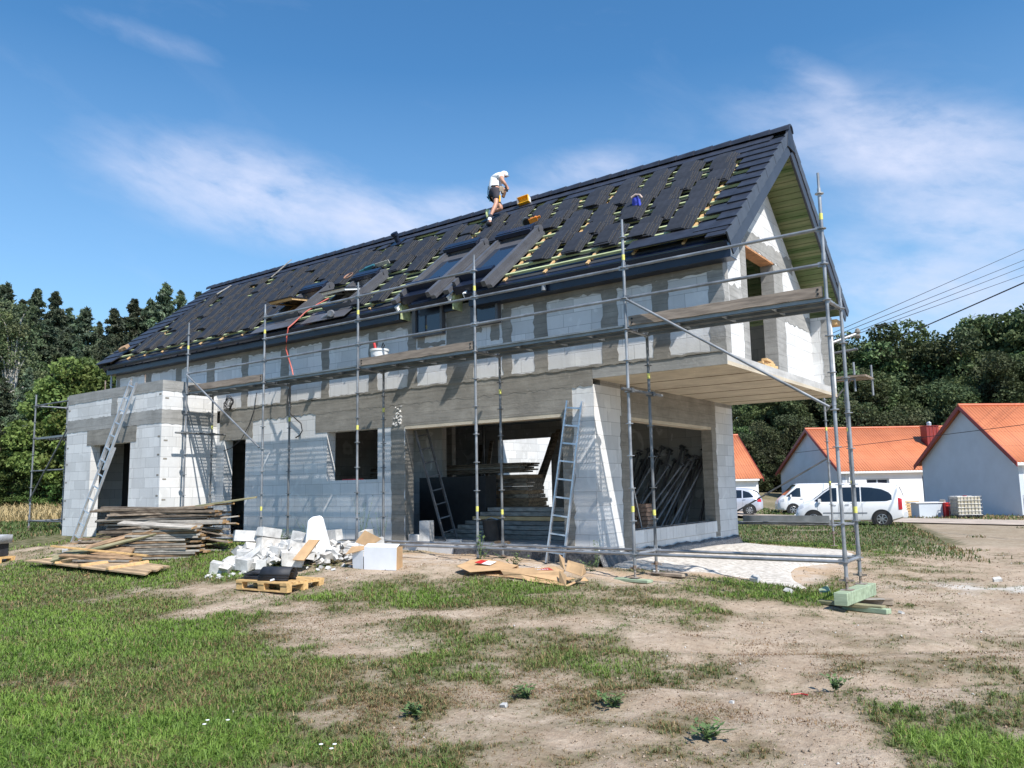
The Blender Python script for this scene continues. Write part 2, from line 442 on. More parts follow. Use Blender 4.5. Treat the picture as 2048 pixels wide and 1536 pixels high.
so.rotation_euler = SUN.to_track_quat('Z', 'Y').to_euler(); so.location = (20, -8, 25)
w = bpy.data.worlds.new('World'); SC.world = w; w.use_nodes = True
nt = w.node_tree; nt.nodes.clear()
out = N(nt, 'OutputWorld'); bg = N(nt, 'Background'); nt.links.new(bg.outputs[0], out.inputs[0])
sky = N(nt, 'TexSky', sky_type='NISHITA'); sky.sun_disc = False
sky.sun_elevation = math.asin(SUN.z); sky.sun_rotation = math.atan2(SUN.x, SUN.y)
sky.altitude = 100; sky.air_density = 1.0; sky.dust_density = .15; sky.ozone_density = 1.6
tc = N(nt, 'TexCoord'); sp = N(nt, 'SeparateXYZ'); nt.links.new(tc.outputs['Generated'], sp.inputs[0])
az = math_(nt, 'ARCTAN2', sp.outputs[0], sp.outputs[1]); el = math_(nt, 'ARCSINE', sp.outputs[2])
CLOUDS = [(-0.945, 0.35, 0.141, -0.11, 0.043, 1.0), (-0.822, 0.329, 0.167, -0.098, 0.036, 0.9), (-0.674, 0.344, 0.169, 0.061, 0.024, 0.6), (-0.517, 0.384, 0.083, 0.019, 0.026, 0.55), (-0.139, 0.361, 0.139, -0.351, 0.048, 1.0), (-0.085, 0.287, 0.113, -0.317, 0.058, 0.75), (-0.209, 0.428, 0.061, -0.711, 0.026, 0.5), (-0.117, 0.2, 0.117, -0.2, 0.049, 0.8), (-0.192, 0.227, 0.061, -0.13, 0.068, 0.45), (-1.076, 0.501, 0.092, -0.105, 0.014, 0.22), (-0.323, 0.375, 0.115, -0.051, 0.034, 0.2)]
tot = None
for a0, e0, wa, sl_, he, st in CLOUDS:
    da = math_(nt, 'SUBTRACT', az, a0); de = math_(nt, 'SUBTRACT', el, e0)
    de = math_(nt, 'SUBTRACT', de, math_(nt, 'MULTIPLY', da, sl_))
    p = math_(nt, 'POWER', math_(nt, 'ABSOLUTE', math_(nt, 'DIVIDE', da, wa)), 2.0)
    q = math_(nt, 'POWER', math_(nt, 'ABSOLUTE', math_(nt, 'DIVIDE', de, he)), 2.0)
    g = math_(nt, 'MULTIPLY', math_(nt, 'EXPONENT', math_(nt, 'MULTIPLY', math_(nt, 'ADD', p, q), -.9)), st)
    tot = g if tot is None else math_(nt, 'MAXIMUM', tot, g)
cb = N(nt, 'CombineXYZ'); nt.links.new(math_(nt, 'MULTIPLY', az, 1.0), cb.inputs[0]); nt.links.new(math_(nt, 'MULTIPLY_ADD', el, 2.3, math_(nt, 'MULTIPLY', az, .5)), cb.inputs[1])
n1 = noise(nt, cb.outputs[0], 4.2, 9, .60, .55)
n2 = noise(nt, cb.outputs[0], 16, 8, .6, .2)
nn = math_(nt, 'MULTIPLY_ADD', n2, .42, math_(nt, 'MULTIPLY', n1, .58))
cl = math_(nt, 'MULTIPLY', tot, math_(nt, 'MULTIPLY_ADD', nn, 3.4, -1.0))
cl = ramp(nt, cl, [(.05, (0, 0, 0)), (.42, (.42,)*3), (1.0, (.80,)*3)])
thin = ramp(nt, n1, [(.55, (0, 0, 0)), (.9, (.10,)*3)])
cl = math_(nt, 'MAXIMUM', cl, thin)
hs = N(nt, 'HueSaturation'); nt.links.new(sky.outputs[0], hs.inputs['Color'])
hs.inputs['Saturation'].default_value = 1.22; hs.inputs['Hue'].default_value = .497
hz = ramp(nt, el, [(.0, (1, 1, 1)), (.22, (.42,)*3), (.5, (0, 0, 0))])
tinted = mix(nt, 1.0, hs.outputs[0], (.98, 1.22, 1.30), 'MULTIPLY')
tinted = mix(nt, math_(nt, 'MULTIPLY', hz, .75), tinted, (3.3, 4.7, 6.6))
skyc = mix(nt, cl, tinted, (6.0, 6.3, 7.7))
nt.links.new(skyc, bg.inputs['Color']); bg.inputs['Strength'].default_value = .106
vs = SC.view_settings; vs.view_transform = 'Standard'; vs.look = 'None'; vs.exposure = .42; vs.gamma = 1; vs.use_curve_mapping = False
SC.cycles.max_bounces = 8; SC.cycles.transparent_max_bounces = 8; SC.cycles.sample_clamp_indirect = 6

# ------------------------------------------------------------------ terrain
XS = [-60, -22, -15, -6.1, -3.07, 0, 3]; ZS = [.75, .6, .47, .36, .2, 0, -.03]
def gz(x, y):
    x = np.asarray(x, float); y = np.asarray(y, float)
    b = np.interp(x, XS, ZS); f = ss(-5.5, .3, y)
    back = -.1-.011*np.clip(y-8, 0, 60); wb = ss(5, 14, y)*ss(-24, -12, x)
    return b*f*(1-wb)+back*wb
def gzr(x, y):  # with small relief
    x = np.asarray(x, float); y = np.asarray(y, float)
    r = (fbm(x, y, .9, 5, 4)-.5)*.07 + (fbm(x, y, .22, 9, 2)-.5)*.022
    near = 1-ss(20, 45, np.hypot(x-2, y+8))
    rut = -.045*(np.exp(-((y+3.0-.9*x+.3*np.sin(x*1.1))/.22)**2)+np.exp(-((y+4.6-.9*x+.3*np.sin(x*1.1))/.22)**2))*ss(-2.5, 0, x)
    rut = rut+.03*(vnoise(x, y, .35, 15)-.5)*ss(-3, 0, x)
    return gz(x, y) + r*near + rut*near
def g1(x, y): return float(gz(x, y))
CP = np.array([(-8.79,-6.4,1.0,0.0),(-6.32,-6.74,1.0,0.05),(-5.58,-6.32,0.95,0.2),(-3.69,-8.3,1.0,0.0),(-2.74,-8.09,1.0,0.05),(-3.42,-7.32,0.85,0.3),(-4.05,-6.7,0.9,0.3),(-4.63,-5.74,0.85,0.35),(-2.71,-6.89,0.8,0.35),(-1.97,-7.84,0.9,0.3),(-1.56,-7.57,0.75,0.4),(-8.7,-4.55,0.85,0.4),(-11.44,-4.74,0.9,0.45),(-6.52,-4.77,0.85,0.3),(-9.23,-3.57,0.12,0.5),(-7.58,-3.97,0.1,0.4),(-6.5,-4.24,0.12,0.4),(-5.3,-4.54,0.5,0.5),(-5.24,-4.21,0.2,0.4),(-4.48,-5.34,0.45,0.5),(-3.88,-5.02,0.2,0.4),(-4.79,-3.69,0.15,0.4),(-6.78,-3.17,0.75,0.2),(-5.78,-2.82,0.7,0.2),(-5.31,-2.27,0.8,0.15),(-7.19,-1.79,0.2,0.4),(-6.32,-1.05,0.2,0.4),(-4.43,-2.2,0.85,0.15),(-3.61,-2.15,0.7,0.2),(-3.37,-3.03,0.2,0.4),(-2.41,-2.81,0.05,0.4),(-3.41,-3.93,0.6,0.4),(-2.39,-3.39,0.6,0.35),(-2.89,-5.28,0.45,0.5),(-1.94,-5.64,0.75,0.3),(-2.69,-6.11,0.75,0.3),(-1.8,-5.11,0.15,0.4),(-1.32,-4.59,0.6,0.4),(-0.65,-4.85,0.6,0.3),(-0.93,-6.25,0.2,0.5),(-0.77,-5.48,0.65,0.4),(-0.56,-6.15,0.3,0.6),(-1.66,-6.38,0.55,0.7),(-1.78,-6.94,0.4,0.75),(-1.15,-7.07,0.5,0.5),(-1.28,-7.4,0.8,0.3),(-0.58,-6.72,0.3,0.7),(-0.66,-7.12,0.8,0.3),(0.07,-6.53,0.35,0.85),(-0.19,-5.31,0.1,0.5),(-0.59,-3.4,0.08,0.7),(-1.68,-1.62,0.5,0.3),(-1.49,0.53,0.7,0.2),(-1.06,1.02,0.85,0.15),(-0.85,-2.07,0.2,0.5),(-0.09,-1.79,0.2,0.6),(0.69,-2.83,0.25,0.7),(0.77,-0.85,0.0,0.4),(0.95,1.58,0.0,0.3),(0.27,3.03,0.35,0.4),(0.1,12.01,0.08,0.6),(-2.34,15.92,0.35,0.5),(-3.35,14.09,0.85,0.2),(-4.32,15.02,0.9,0.15),(-3.88,8.97,0.85,0.1),(0.45,-4.9,0.1,0.8),(0.89,-3.66,0.2,0.7),(0.96,-5.33,0.18,0.9),(0.86,-6.04,0.25,0.9),(1.56,-4.21,0.08,0.5),(1.58,-1.38,0.35,0.6),(1.94,-2.98,0.45,0.5),(1.87,-5.28,0.9,0.2),(2.15,-4.73,0.75,0.3),(2.0,-4.4,0.5,0.6),(1.5,-5.6,0.12,0.5),(-1.94,23.08,0.3,0.6),(-6.92,21.2,0.9,0.2),(-20.24,-1.13,0.95,0.1),(-17.56,-2.05,0.35,0.3),(-15.01,-2.14,0.9,0.2),(-9.9,-2.98,0.9,0.1),(-2.57,2.34,0.0,0.3),(-4.14,3.74,0.0,0.3),(-3.24,-0.02,0.6,0.3),(-5.73,0.84,0.05,0.3),(1.74,2.07,0.15,0.6),(1.29,8.67,0.15,0.6),(-0.2,-6.7,0.35,0.8),(0.25,-6.2,0.25,0.85)])

def field(x, y):
    """cover (grass amount), dry (0 green .. 1 dead), sand"""
    x = np.asarray(x, float); y = np.asarray(y, float)
    wx = x + (fbm(x, y, 1.2, 21, 3)-.5)*1.0; wy = y + (fbm(x, y, 1.2, 25, 3)-.5)*1.0
    num = np.zeros_like(wx); nd = np.zeros_like(wx); den = np.zeros_like(wx)
    for px, py, c, d in CP:
        sc_ = .35+.05*math.hypot(px-2.8, py+11.1)
        k = 1/(((wx-px)**2+(wy-py)**2)/sc_**2+.25)**2
        num += k*c; nd += k*d; den += k
    c = num/den; d = nd/den
    c = c + (fbm(x, y, .5, 31, 4)-.5)*1.0 + (fbm(x, y, .16, 35, 2)-.5)*.35
    c = np.clip((c-.17)/.55, 0, 1)
    far = ss(14, 24, y)
    d = np.clip(d*.9 + (fbm(x, y, .8, 41, 3)-.5)*.75, 0, 1)
    sand = np.exp(-((y-.15)/.75)**2)*ss(-11, -8, x)*(1-ss(-3.2, -1.5, x))*.95
    sand = np.maximum(sand, ss(.8, 2.2, y)*(1-ss(7.5, 9.5, y))*ss(-5, -4, x)*(1-ss(-1.3, -.6, x+.12*(y-2)))*1.0)
    c = c*(1-np.clip(sand*1.15, 0, 1))
    return c, d, np.clip(sand+(fbm(x, y, .4, 47, 3)-.5)*.3*(sand > .02), 0, 1)
def axis(segs):
    r = []
    for a, b_, st in segs: r += list(np.arange(a, b_, st))
    return np.array(r+[segs[-1][1]])
gx = axis([(-900, -140, 95), (-140, -40, 5), (-40, -22, .6), (-22, -12, .16), (-12, 5, .065), (5, 16, .5), (16, 100, 6), (100, 800, 90)])
gy = axis([(-300, -40, 40), (-40, -12, 2), (-12, -9.5, .15), (-9.5, 2, .065), (2, 12, .16), (12, 60, .8), (60, 140, 6), (140, 1200, 120)])
X, Y = np.meshgrid(gx, gy)
Z = gzr(X, Y)
c_, d_, s_ = field(X, Y)
nx, ny = len(gx), len(gy)
idx = np.arange(nx*ny).reshape(ny, nx)
quads = np.stack([idx[:-1, :-1], idx[:-1, 1:], idx[1:, 1:], idx[1:, :-1]], -1).reshape(-1, 4)
farmask = ss(12, 20, Y)
cov = np.clip(np.where(Y > 14, .75+(fbm(X, Y, 3, 51, 3)-.5)*.8, c_), 0, 1)
cov = np.where((Y > 12) & (X+.25*Y > 3.2), cov*.35, cov)
cov = np.where(X < -24, .95, cov)
chalk = np.exp(-(((X-1.55)/1.1)**2+((Y-3.3-.4*(X-1.5))/.7)**2))*ss(.42, .62, fbm(X, Y, .5, 97, 4))
att = np.stack([cov, d_, s_, np.clip(chalk*1.3, 0, 1)], -1).reshape(-1, 4)
def ground_mat():
    m, nt, b = newmat('ground_soil')
    at = N(nt, 'Attribute'); at.attribute_name = 'zone'
    sp = N(nt, 'SeparateColor'); nt.links.new(at.outputs['Color'], sp.inputs[0])
    co = coords(nt, world=True)
    f = noise(nt, co, 1.4, 8, .65); f2 = noise(nt, co, 14, 6, .7); f3 = noise(nt, coords(nt, (.35, 1.6, 1), True), 3.0, 6, .7)
    soil = ramp(nt, f, [(.3, (.41, .315, .225)), (.5, (.50, .40, .30)), (.7, (.60, .495, .385))])
    soil = mix(nt, ramp(nt, f2, [(.40, (.5,)*3), (.58, (0, 0, 0))]), soil, (.31, .225, .165))
    soil = mix(nt, ramp(nt, f3, [(.55, (0, 0, 0)), (.72, (.45,)*3)]), soil, (.27, .185, .13))
    # scattered pale crumbs
    vo = N(nt, 'TexVoronoi'); vo.inputs['Scale'].default_value = 22; nt.links.new(co, vo.inputs['Vector'])
    cr_ = math_(nt, 'MULTIPLY', math_(nt, 'LESS_THAN', vo.outputs['Distance'], .12), math_(nt, 'GREATER_THAN', noise(nt, co, 5, 2), .6))
    soil = mix(nt, math_(nt, 'MULTIPLY', cr_, .8), soil, (.6, .56, .5))
    sand = ramp(nt, f2, [(.3, (.43, .30, .19)), (.7, (.58, .43, .30))])
    sand = mix(nt, ramp(nt, f, [(.45, (0, 0, 0)), (.6, (.8,)*3)]), sand, (.56, .50, .44))
    c = mix(nt, sp.outputs[2], soil, sand)
    # dead thatch
    dd = math_(nt, 'MULTIPLY', sp.outputs[1], math_(nt, 'MULTIPLY_ADD', noise(nt, co, 4.5, 6, .7), 3.4, -1.15))
    dd = math_(nt, 'MULTIPLY', dd, math_(nt, 'MULTIPLY_ADD', sp.outputs[0], .9, .5))
    cl = N(nt, 'Clamp'); nt.links.new(dd, cl.inputs[0])
    c = mix(nt, math_(nt, 'MULTIPLY', cl.outputs[0], .75), c, (.20, .125, .072))
    gg = ramp(nt, noise(nt, co, 9, 6, .7), [(.3, (.045, .062, .020)), (.7, (.115, .115, .045))])
    gf = N(nt, 'Clamp'); nt.links.new(math_(nt, 'MULTIPLY', sp.outputs[0], math_(nt, 'MULTIPLY_ADD', noise(nt, co, 6, 6, .7), 1.5, .1)), gf.inputs[0])
    c = mix(nt, gf.outputs[0], c, gg)
    c = mix(nt, math_(nt, 'MULTIPLY', at.outputs['Alpha'], .6), c, (.72, .71, .68))
    nt.links.new(c, b.inputs['Base Color']); b.inputs['Roughness'].default_value = .95; b.inputs['Specular IOR Level'].default_value = .15
    h = math_(nt, 'MULTIPLY_ADD', noise(nt, co, 45, 5, .75), .4, noise(nt, co, 7, 6, .7))
    bump(nt, b, h, .8, .05)
    return m
gm = numesh('ground', np.stack([X, Y, Z], -1).reshape(-1, 3), quads, ground_mat(), {'zone': att}, smooth=True)
ground = bpy.data.objects.new('ground', gm); COL.objects.link(ground)
tag(ground, 'patchy sandy building plot with worn grass', 'ground', kind='structure')

# sandy track behind, passing the parked cars
def strip(name, pts, wd, mt, lift, label, cat):
    rows = []
    pts = [Vector(p) for p in pts]
    for i, p in enumerate(pts):
        d = (pts[min(i+1, len(pts)-1)]-pts[max(0, i-1)]).normalized(); n = Vector((-d.y, d.x))
        rows.append([])
        for k in range(7):
            q = p + n*(k/6-.5)*wd*(1+.12*math.sin(i*1.7+k))
            rows[-1].append((q.x, q.y, float(gz(q.x, q.y))+lift))
    o = MB().grid(rows).obj(name, mt, origin=(0, 0, 0), smooth=True)
    return tag(o, label, cat, kind='structure')
M['track'] = simple('sandy_track', (.44, .36, .29), .95, .2, 1.2, bumps=.4, bscale=30)
strip('dirt_road', [(-60, 52), (-36, 44), (-24, 39.5), (-15, 35.5), (-8, 33.2), (-2, 31.0), (5, 28), (14, 25), (40, 18)], 5.0, M['track'], .05, 'pale sandy track passing between the parked cars and the orange roofed houses', 'dirt road')
# pale gravel bed under the overhang
M['gravel'] = simple('pale_gravel', (.50, .455, .40), .95, .25, 12, bumps=.8, bscale=50, col2=(.66, .62, .57))
rows = []
for i in range(26):
    a = i/25; r = []
    for k in range(20):
        t = k/19
        y = 1.35 + t*6.6
        xr = -1.35-.05*(y-2)+.3*math.sin(y*1.3)+(.2 if y < 2 else 0)
        x = -4.3 + (xr+4.3)*a
        ed = min(a, 1-a, t, 1-t)*8
        r.append((x, y+.25*math.sin(x*2)*(1-t), float(gzr(x, y))+.05*min(1, ed)+.012-.05*(ed < .02)+.02*random.random()))
    rows.append(r)
tag(MB().grid(rows).obj('gravel_bed', M['gravel'], origin=(0, 0, 0), smooth=True), 'pale crushed gravel bed under the cantilevered storey', 'gravel', kind='structure')

# ------------------------------------------------------------------ grass blades
def blades(name, n, region, hfun, width, seed, label, cat, colfun, thin=None):
    r = np.random.default_rng(seed)
    P = region(r, n)
    x, y = P[:, 0], P[:, 1]; n = len(x)
    h = hfun(x, y, r)
    a = r.random(n)*2*pi; lean = .35+.85*r.random(n)
    wd = width(x, y)*(.6+.8*r.random(n))
    z = gzr(x, y)-.012
    dx, dy = np.cos(a), np.sin(a)
    b2 = a+pi/2+r.normal(0, .5, n); sx, sy = np.cos(b2), np.sin(b2)
    base = np.stack([x, y, z], -1)
    side = np.stack([sx, sy, np.zeros(n)], -1)*wd[:, None]*.5
    mid = base + np.stack([dx*lean*h*.30, dy*lean*h*.30, h*.62*(1-.25*lean)], -1)
    tip = base + np.stack([dx*lean*h*.85, dy*lean*h*.85, h*(1-.55*lean)], -1)
    V = np.stack([base-side, base+side, mid+side*.75, mid-side*.75, tip+side*.1, tip-side*.1], 1).reshape(-1, 3)
    i0 = np.arange(n)*6
    Q = np.concatenate([np.stack([i0, i0+1, i0+2, i0+3], -1), np.stack([i0+3, i0+2, i0+4, i0+5], -1)])
    c = colfun(x, y, r)
    C = np.repeat(c[:, None, :], 6, 1).reshape(-1, 4)
    me = numesh(name, V, Q, M['blade'], {'tint': C})
    o = bpy.data.objects.new(name, me); COL.objects.link(o)
    return tag(o, label, cat, kind='stuff')
def lerp3(a, b, t): return np.array(a)[None]*(1-t[:, None])+np.array(b)[None]*t[:, None]
def grass_col(x, y, r):
    c, d, s = field(x, y)
    t = np.clip(r.random(len(x))*.8+(fbm(x, y, .7, 61, 3)-.5)*1.2+.1, 0, 1)
    lush = np.clip(c*1.3-d*1.7-.1, 0, 1)
    g = lerp3((.090, .128, .040), (.185, .205, .082), t)
    gl = lerp3((.105, .190, .028), (.225, .335, .060), t)
    g = g*(1-lush[:, None])+gl*lush[:, None]
    dead = lerp3((.17, .095, .045), (.42, .31, .16), r.random(len(x))**1.3)
    k = (r.random(len(x)) < np.clip(d*.95-.08, 0.02, .9))[:, None]
    o = np.where(k, dead, g)
    return np.concatenate([o, np.ones((len(x), 1))], 1)
CX, CY = 2.78, -11.1
def in_view(x, y, m=1.05):
    fx, fy = cf.x, cf.y; l = math.hypot(fx, fy); fx /= l; fy /= l
    dx, dy = x-CX, y-CY
    d = dx*fx+dy*fy; s = dx*fy-dy*fx
    return (d > 3.2) & (np.abs(s) < d*.66*m+.6)
HOUSE = lambda x, y: ((x > -20.9) & (x < -4.2) & (y > 1.0) & (y < 8)) | ((x > -20.8) & (x < -15.6) & (y > -.5) & (y < 1.2))
def reg_near(r, n):
    # density ~ 1/d, sampled in polar around the camera
    th = r.uniform(-1.32, .12, n); d = 3.3*np.exp(r.random(n)*math.log(24/3.3))
    x = CX+np.sin(th)*d; y = CY+np.cos(th)*d
    k = in_view(x, y) & ~HOUSE(x, y)
    x, y, d = x[k], y[k], d[k]
    # gather into tufts
    q = .10; j = r.random(len(x)) < .6
    tx = (np.floor(x/q)+_P[np.floor(x/q).astype(int) % 256, np.floor(y/q).astype(int) % 256])*q
    ty = (np.floor(y/q)+_P[np.floor(y/q).astype(int) % 256, (np.floor(x/q).astype(int)+77) % 256])*q
    x = np.where(j, tx+(x-tx)*.35, x); y = np.where(j, ty+(y-ty)*.35, y)
    c, dd, s = field(x, y)
    p = np.clip(c**1.2*1.1, 0, 1)+.02*(s < .3)+.38*(vnoise(x, y, .33, 81) > .74)*(vnoise(x, y, 1.6, 83) > .36)*(s < .35)
    k = r.random(len(x)) < p
    return np.stack([x[k], y[k]], -1)
def h_near(x, y, r):
    c, d, s = field(x, y)
    return (.028+.058*np.clip(c*1.2-d*.6, 0, 1))*(.5+.9*r.random(len(x)))
blades('grass', 760000, reg_near, h_near, lambda x, y: .0026+.00055*np.hypot(x-CX, y-CY), 5, 'worn short grass, lush green at the left and thin on the sandy soil', 'grass', grass_col)
# dead straw lying flat on the worn soil
def reg_litter(r, n):
    th = r.uniform(-1.25, .12, n); d = 3.3*np.exp(r.random(n)*math.log(17/3.3))
    x = CX+np.sin(th)*d; y = CY+np.cos(th)*d
    k = in_view(x, y) & ~HOUSE(x, y); x, y = x[k], y[k]
    c, dd, s = field(x, y)
    v = vnoise(x, y, .42, 91)*.55+vnoise(x, y, 1.5, 93)*.45
    k = r.random(len(x)) < ss(.50, .66, v)*(.25+.9*dd)*(s < .4)
    return np.stack([x[k], y[k]], -1)
def litter_col(x, y, r):
    o = lerp3((.13, .065, .032), (.36, .24, .12), r.random(len(x))**1.4)
    return np.concatenate([o, np.ones((len(x), 1))], 1)
blades('dry_litter', 330000, reg_litter, lambda x, y, r: .018+.030*r.random(len(x)), lambda x, y: .0026+.0006*np.hypot(x-CX, y-CY), 17, 'brown dead straw matted on the worn soil', 'dry grass', litter_col)
# clods and crumbs of soil
def crumbs(n, seed):
    r = np.random.default_rng(seed)
    th = r.uniform(-1.2, .12, n); d = 3.3*np.exp(r.random(n)*math.log(22/3.3))
    x = CX+np.sin(th)*d; y = CY+np.cos(th)*d
    k = in_view(x, y) & ~HOUSE(x, y); x, y, d = x[k], y[k], d[k]
    c, dd, s = field(x, y); v = vnoise(x, y, .8, 95)
    k = r.random(len(x)) < (1-c)*(.25+1.2*v*v); x, y, d = x[k], y[k], d[k]; n = len(x)
    sz = (.0028+.010*r.random(n)**5)*(1+.05*d)
    base = np.array([(1, 0, 0), (-.4, .9, 0), (-.5, -.8, 0), (.1, .0, .8), (.1, 0, -.5)])
    a = r.random(n)*6.28; ca, sa = np.cos(a), np.sin(a)
    B = base[None]*(1+r.uniform(-.35, .35, (n, 5, 3)))*sz[:, None, None]
    V = np.stack([B[..., 0]*ca[:, None]-B[..., 1]*sa[:, None]+x[:, None], B[..., 0]*sa[:, None]+B[..., 1]*ca[:, None]+y[:, None], B[..., 2]+gzr(x, y)[:, None]+sz[:, None]*.25], -1).reshape(-1, 3)
    T = np.array([(0, 1, 3), (1, 2, 3), (2, 0, 3), (1, 0, 4), (2, 1, 4), (0, 2, 4)])
    F = (np.arange(n)[:, None, None]*5+T[None]).reshape(-1, 3)
    t = r.random(n); C = lerp3((.30, .22, .155), (.54, .43, .33), t); C = np.where((r.random(n) < .03)[:, None], (.72, .70, .66), C)
    C = np.repeat(np.concatenate([C, np.ones((n, 1))], 1), 5, 0)
    o = bpy.data.objects.new('soil_crumbs', numesh('soil_crumbs', V, None, M['blade'], {'tint': C}, tris=F)); COL.objects.link(o)
    tag(o, 'small clods and crumbs scattered over the bare sandy soil', 'soil crumbs', kind='stuff')
crumbs(70000, 19)
def reg_box(x0, x1, y0, y1, f=None):
    def g(r, n):
        x = r.uniform(x0, x1, n); y = r.uniform(y0, y1, n); k = in_view(x, y, 1.1) & ~HOUSE(x, y)
        if f is not None: k &= f(x, y, r)
        return np.stack([x[k], y[k]], -1)
    return g
# grass beyond the gable, around the parked car
road_y = lambda x: np.interp(x, [-60, -36, -24, -15, -8, -2, 5, 14, 40], [52, 44, 39.5, 35.5, 33.2, 31, 28, 25, 18])
def back_f(x, y, r):
    v = vnoise(x, y, 2.2, 71)*.6+vnoise(x, y, .7, 72)*.4
    dens = np.where(x+.25*y > 2.8, .25, .95)
    return (np.abs(y-road_y(x)) > 2.6+.5*vnoise(x, y, 1, 73)) & (v < dens*.75) & ~((x > -4.4) & (x < -1.1) & (y < 8.2))
def back_col(x, y, r):
    t = r.random(len(x)); o = lerp3((.055, .105, .022), (.13, .17, .055), t)
    dr = (r.random(len(x)) < np.where(x+.25*y > 2.4, .5, .12))[:, None]
    o = np.where(dr, lerp3((.18, .11, .05), (.34, .26, .13), t), o)
    return np.concatenate([o, np.ones((len(x), 1))], 1)
blades('back_grass', 90000, reg_box(-26, 12, 7.6, 30, back_f), lambda x, y, r: (.08+.10*vnoise(x, y, 1.5, 75))*(.5+.8*r.random(len(x))), lambda x, y: .0010*np.hypot(x-CX, y-CY), 8, 'grass beyond the gable in front of the sandy track', 'grass', back_col)
blades('verge_grass', 26000, reg_box(-26, 8, 26, 50, lambda x, y, r: (y > road_y(x)+2.4) & (y < road_y(x)+9)), lambda x, y, r: .22*(.5+.8*r.random(len(x))), lambda x, y: .0011*np.hypot(x-CX, y-CY), 9, 'green verge behind the sandy track at the foot of the rendered houses', 'grass', back_col)
# tall dry grass in the field at the left
def hay_col(x, y, r):
    o = lerp3((.34, .25, .11), (.56, .44, .23), r.random(len(x)))
    return np.concatenate([o, np.ones((len(x), 1))], 1)
blades('dry_field_grass', 90000, reg_box(-80, -25, -4, 34, lambda x, y, r: (x-CX)*cf.x+(y-CY)*cf.y > 29.5+2.5*vnoise(x, y, 2, 77)), lambda x, y, r: .75*(.5+.7*r.random(len(x))), lambda x, y: .0009*np.hypot(x-CX, y-CY), 12, 'tall straw coloured grass in the field beyond the flat roofed annex', 'dry grass', hay_col)
blades('rough_grass', 30000, reg_box(-40, -20.8, -3, 10, lambda x, y, r: (x-CX)*cf.x+(y-CY)*cf.y < 31), lambda x, y, r: (.10+.14*vnoise(x, y, 1, 78))*(.5+.8*r.random(len(x))), lambda x, y: .0010*np.hypot(x-CX, y-CY), 13, 'rough green grass beside the flat roofed annex', 'grass', back_col)
# ------------------------------------------------------------------ the unfinished house
HO = (-11.0, 4.4, .5)
house = thing('unfinished_house', 'unfinished two storey house of white blocks and bare concrete under a half tiled dark roof', 'house', HO)
YF, YB, YR = 1.1, 7.75, 4.425
def P_(name, mb, mat, parent=house, **k): return mb.obj(name, mat, parent, **k)
def wall_boxes(mb, x0, x1, z0, z1, holes, ya, yb):
    """wall in the x-z plane between ya and yb with rectangular holes (x0,x1,z0,z1)"""
    xs = sorted({x0, x1, *[h[0] for h in holes], *[h[1] for h in holes]})
    for a, b in zip(xs[:-1], xs[1:]):
        hs = sorted([(h[2], h[3]) for h in holes if h[0] <= a+1e-6 and h[1] >= b-1e-6])
        z = z0
        for h0, h1 in hs:
            if h0 > z+1e-6: mb.box((a, ya, z), (b, yb, h0))
            z = max(z, h1)
        if z < z1-1e-6: mb.box((a, ya, z), (b, yb, z1))
def wall_boxes_x(mb, y0, y1, z0, z1, holes, xa, xb):
    t = MB(); wall_boxes(t, y0, y1, z0, z1, holes, xa, xb)
    mb.add([(p[1], p[0], p[2]) for p in t.v], [f[::-1] for f in t.f])
_js = random.Random(5)
def jag(a0, b0, a1, b1, amp=.02, step=.09, sides='lrtb'):
    """rectangle outline with ragged sides, in two coordinates"""
    def run(p, q, nrm, on):
        n = max(2, int(math.hypot(q[0]-p[0], q[1]-p[1])/step)); r = []
        for i in range(n):
            t = i/n; j = _js.uniform(-amp, amp)*(on and i > 0)
            r.append((p[0]+(q[0]-p[0])*t+nrm[0]*j, p[1]+(q[1]-p[1])*t+nrm[1]*j))
        return r
    return (run((a0, b0), (a1, b0), (0, 1), 'b' in sides)+run((a1, b0), (a1, b1), (1, 0), 'r' in sides) +
            run((a1, b1), (a0, b1), (0, 1), 't' in sides)+run((a0, b1), (a0, b0), (1, 0), 'l' in sides))
def front_patch(name, x0, z0, x1, z1, mat='conc', proud=.008, y=YF, amp=.02, sides='lrtb', parent=house):
    poly = [(a, y-proud, b) for a, b in jag(x0, z0, x1, z1, amp, .09, sides)]
    return P_(name, MB().prism(poly, (0, proud-.001, 0)), M[mat], parent)
def side_patch(name, y0, z0, y1, z1, x, mat='conc', proud=.008, amp=.02, sides='lrtb', parent=house):
    poly = [(x+proud, a, b) for a, b in jag(y0, z0, y1, z1, amp, .09, sides)]
    return P_(name, MB().prism(poly[::-1], (-(proud-.001), 0, 0)), M[mat], parent)

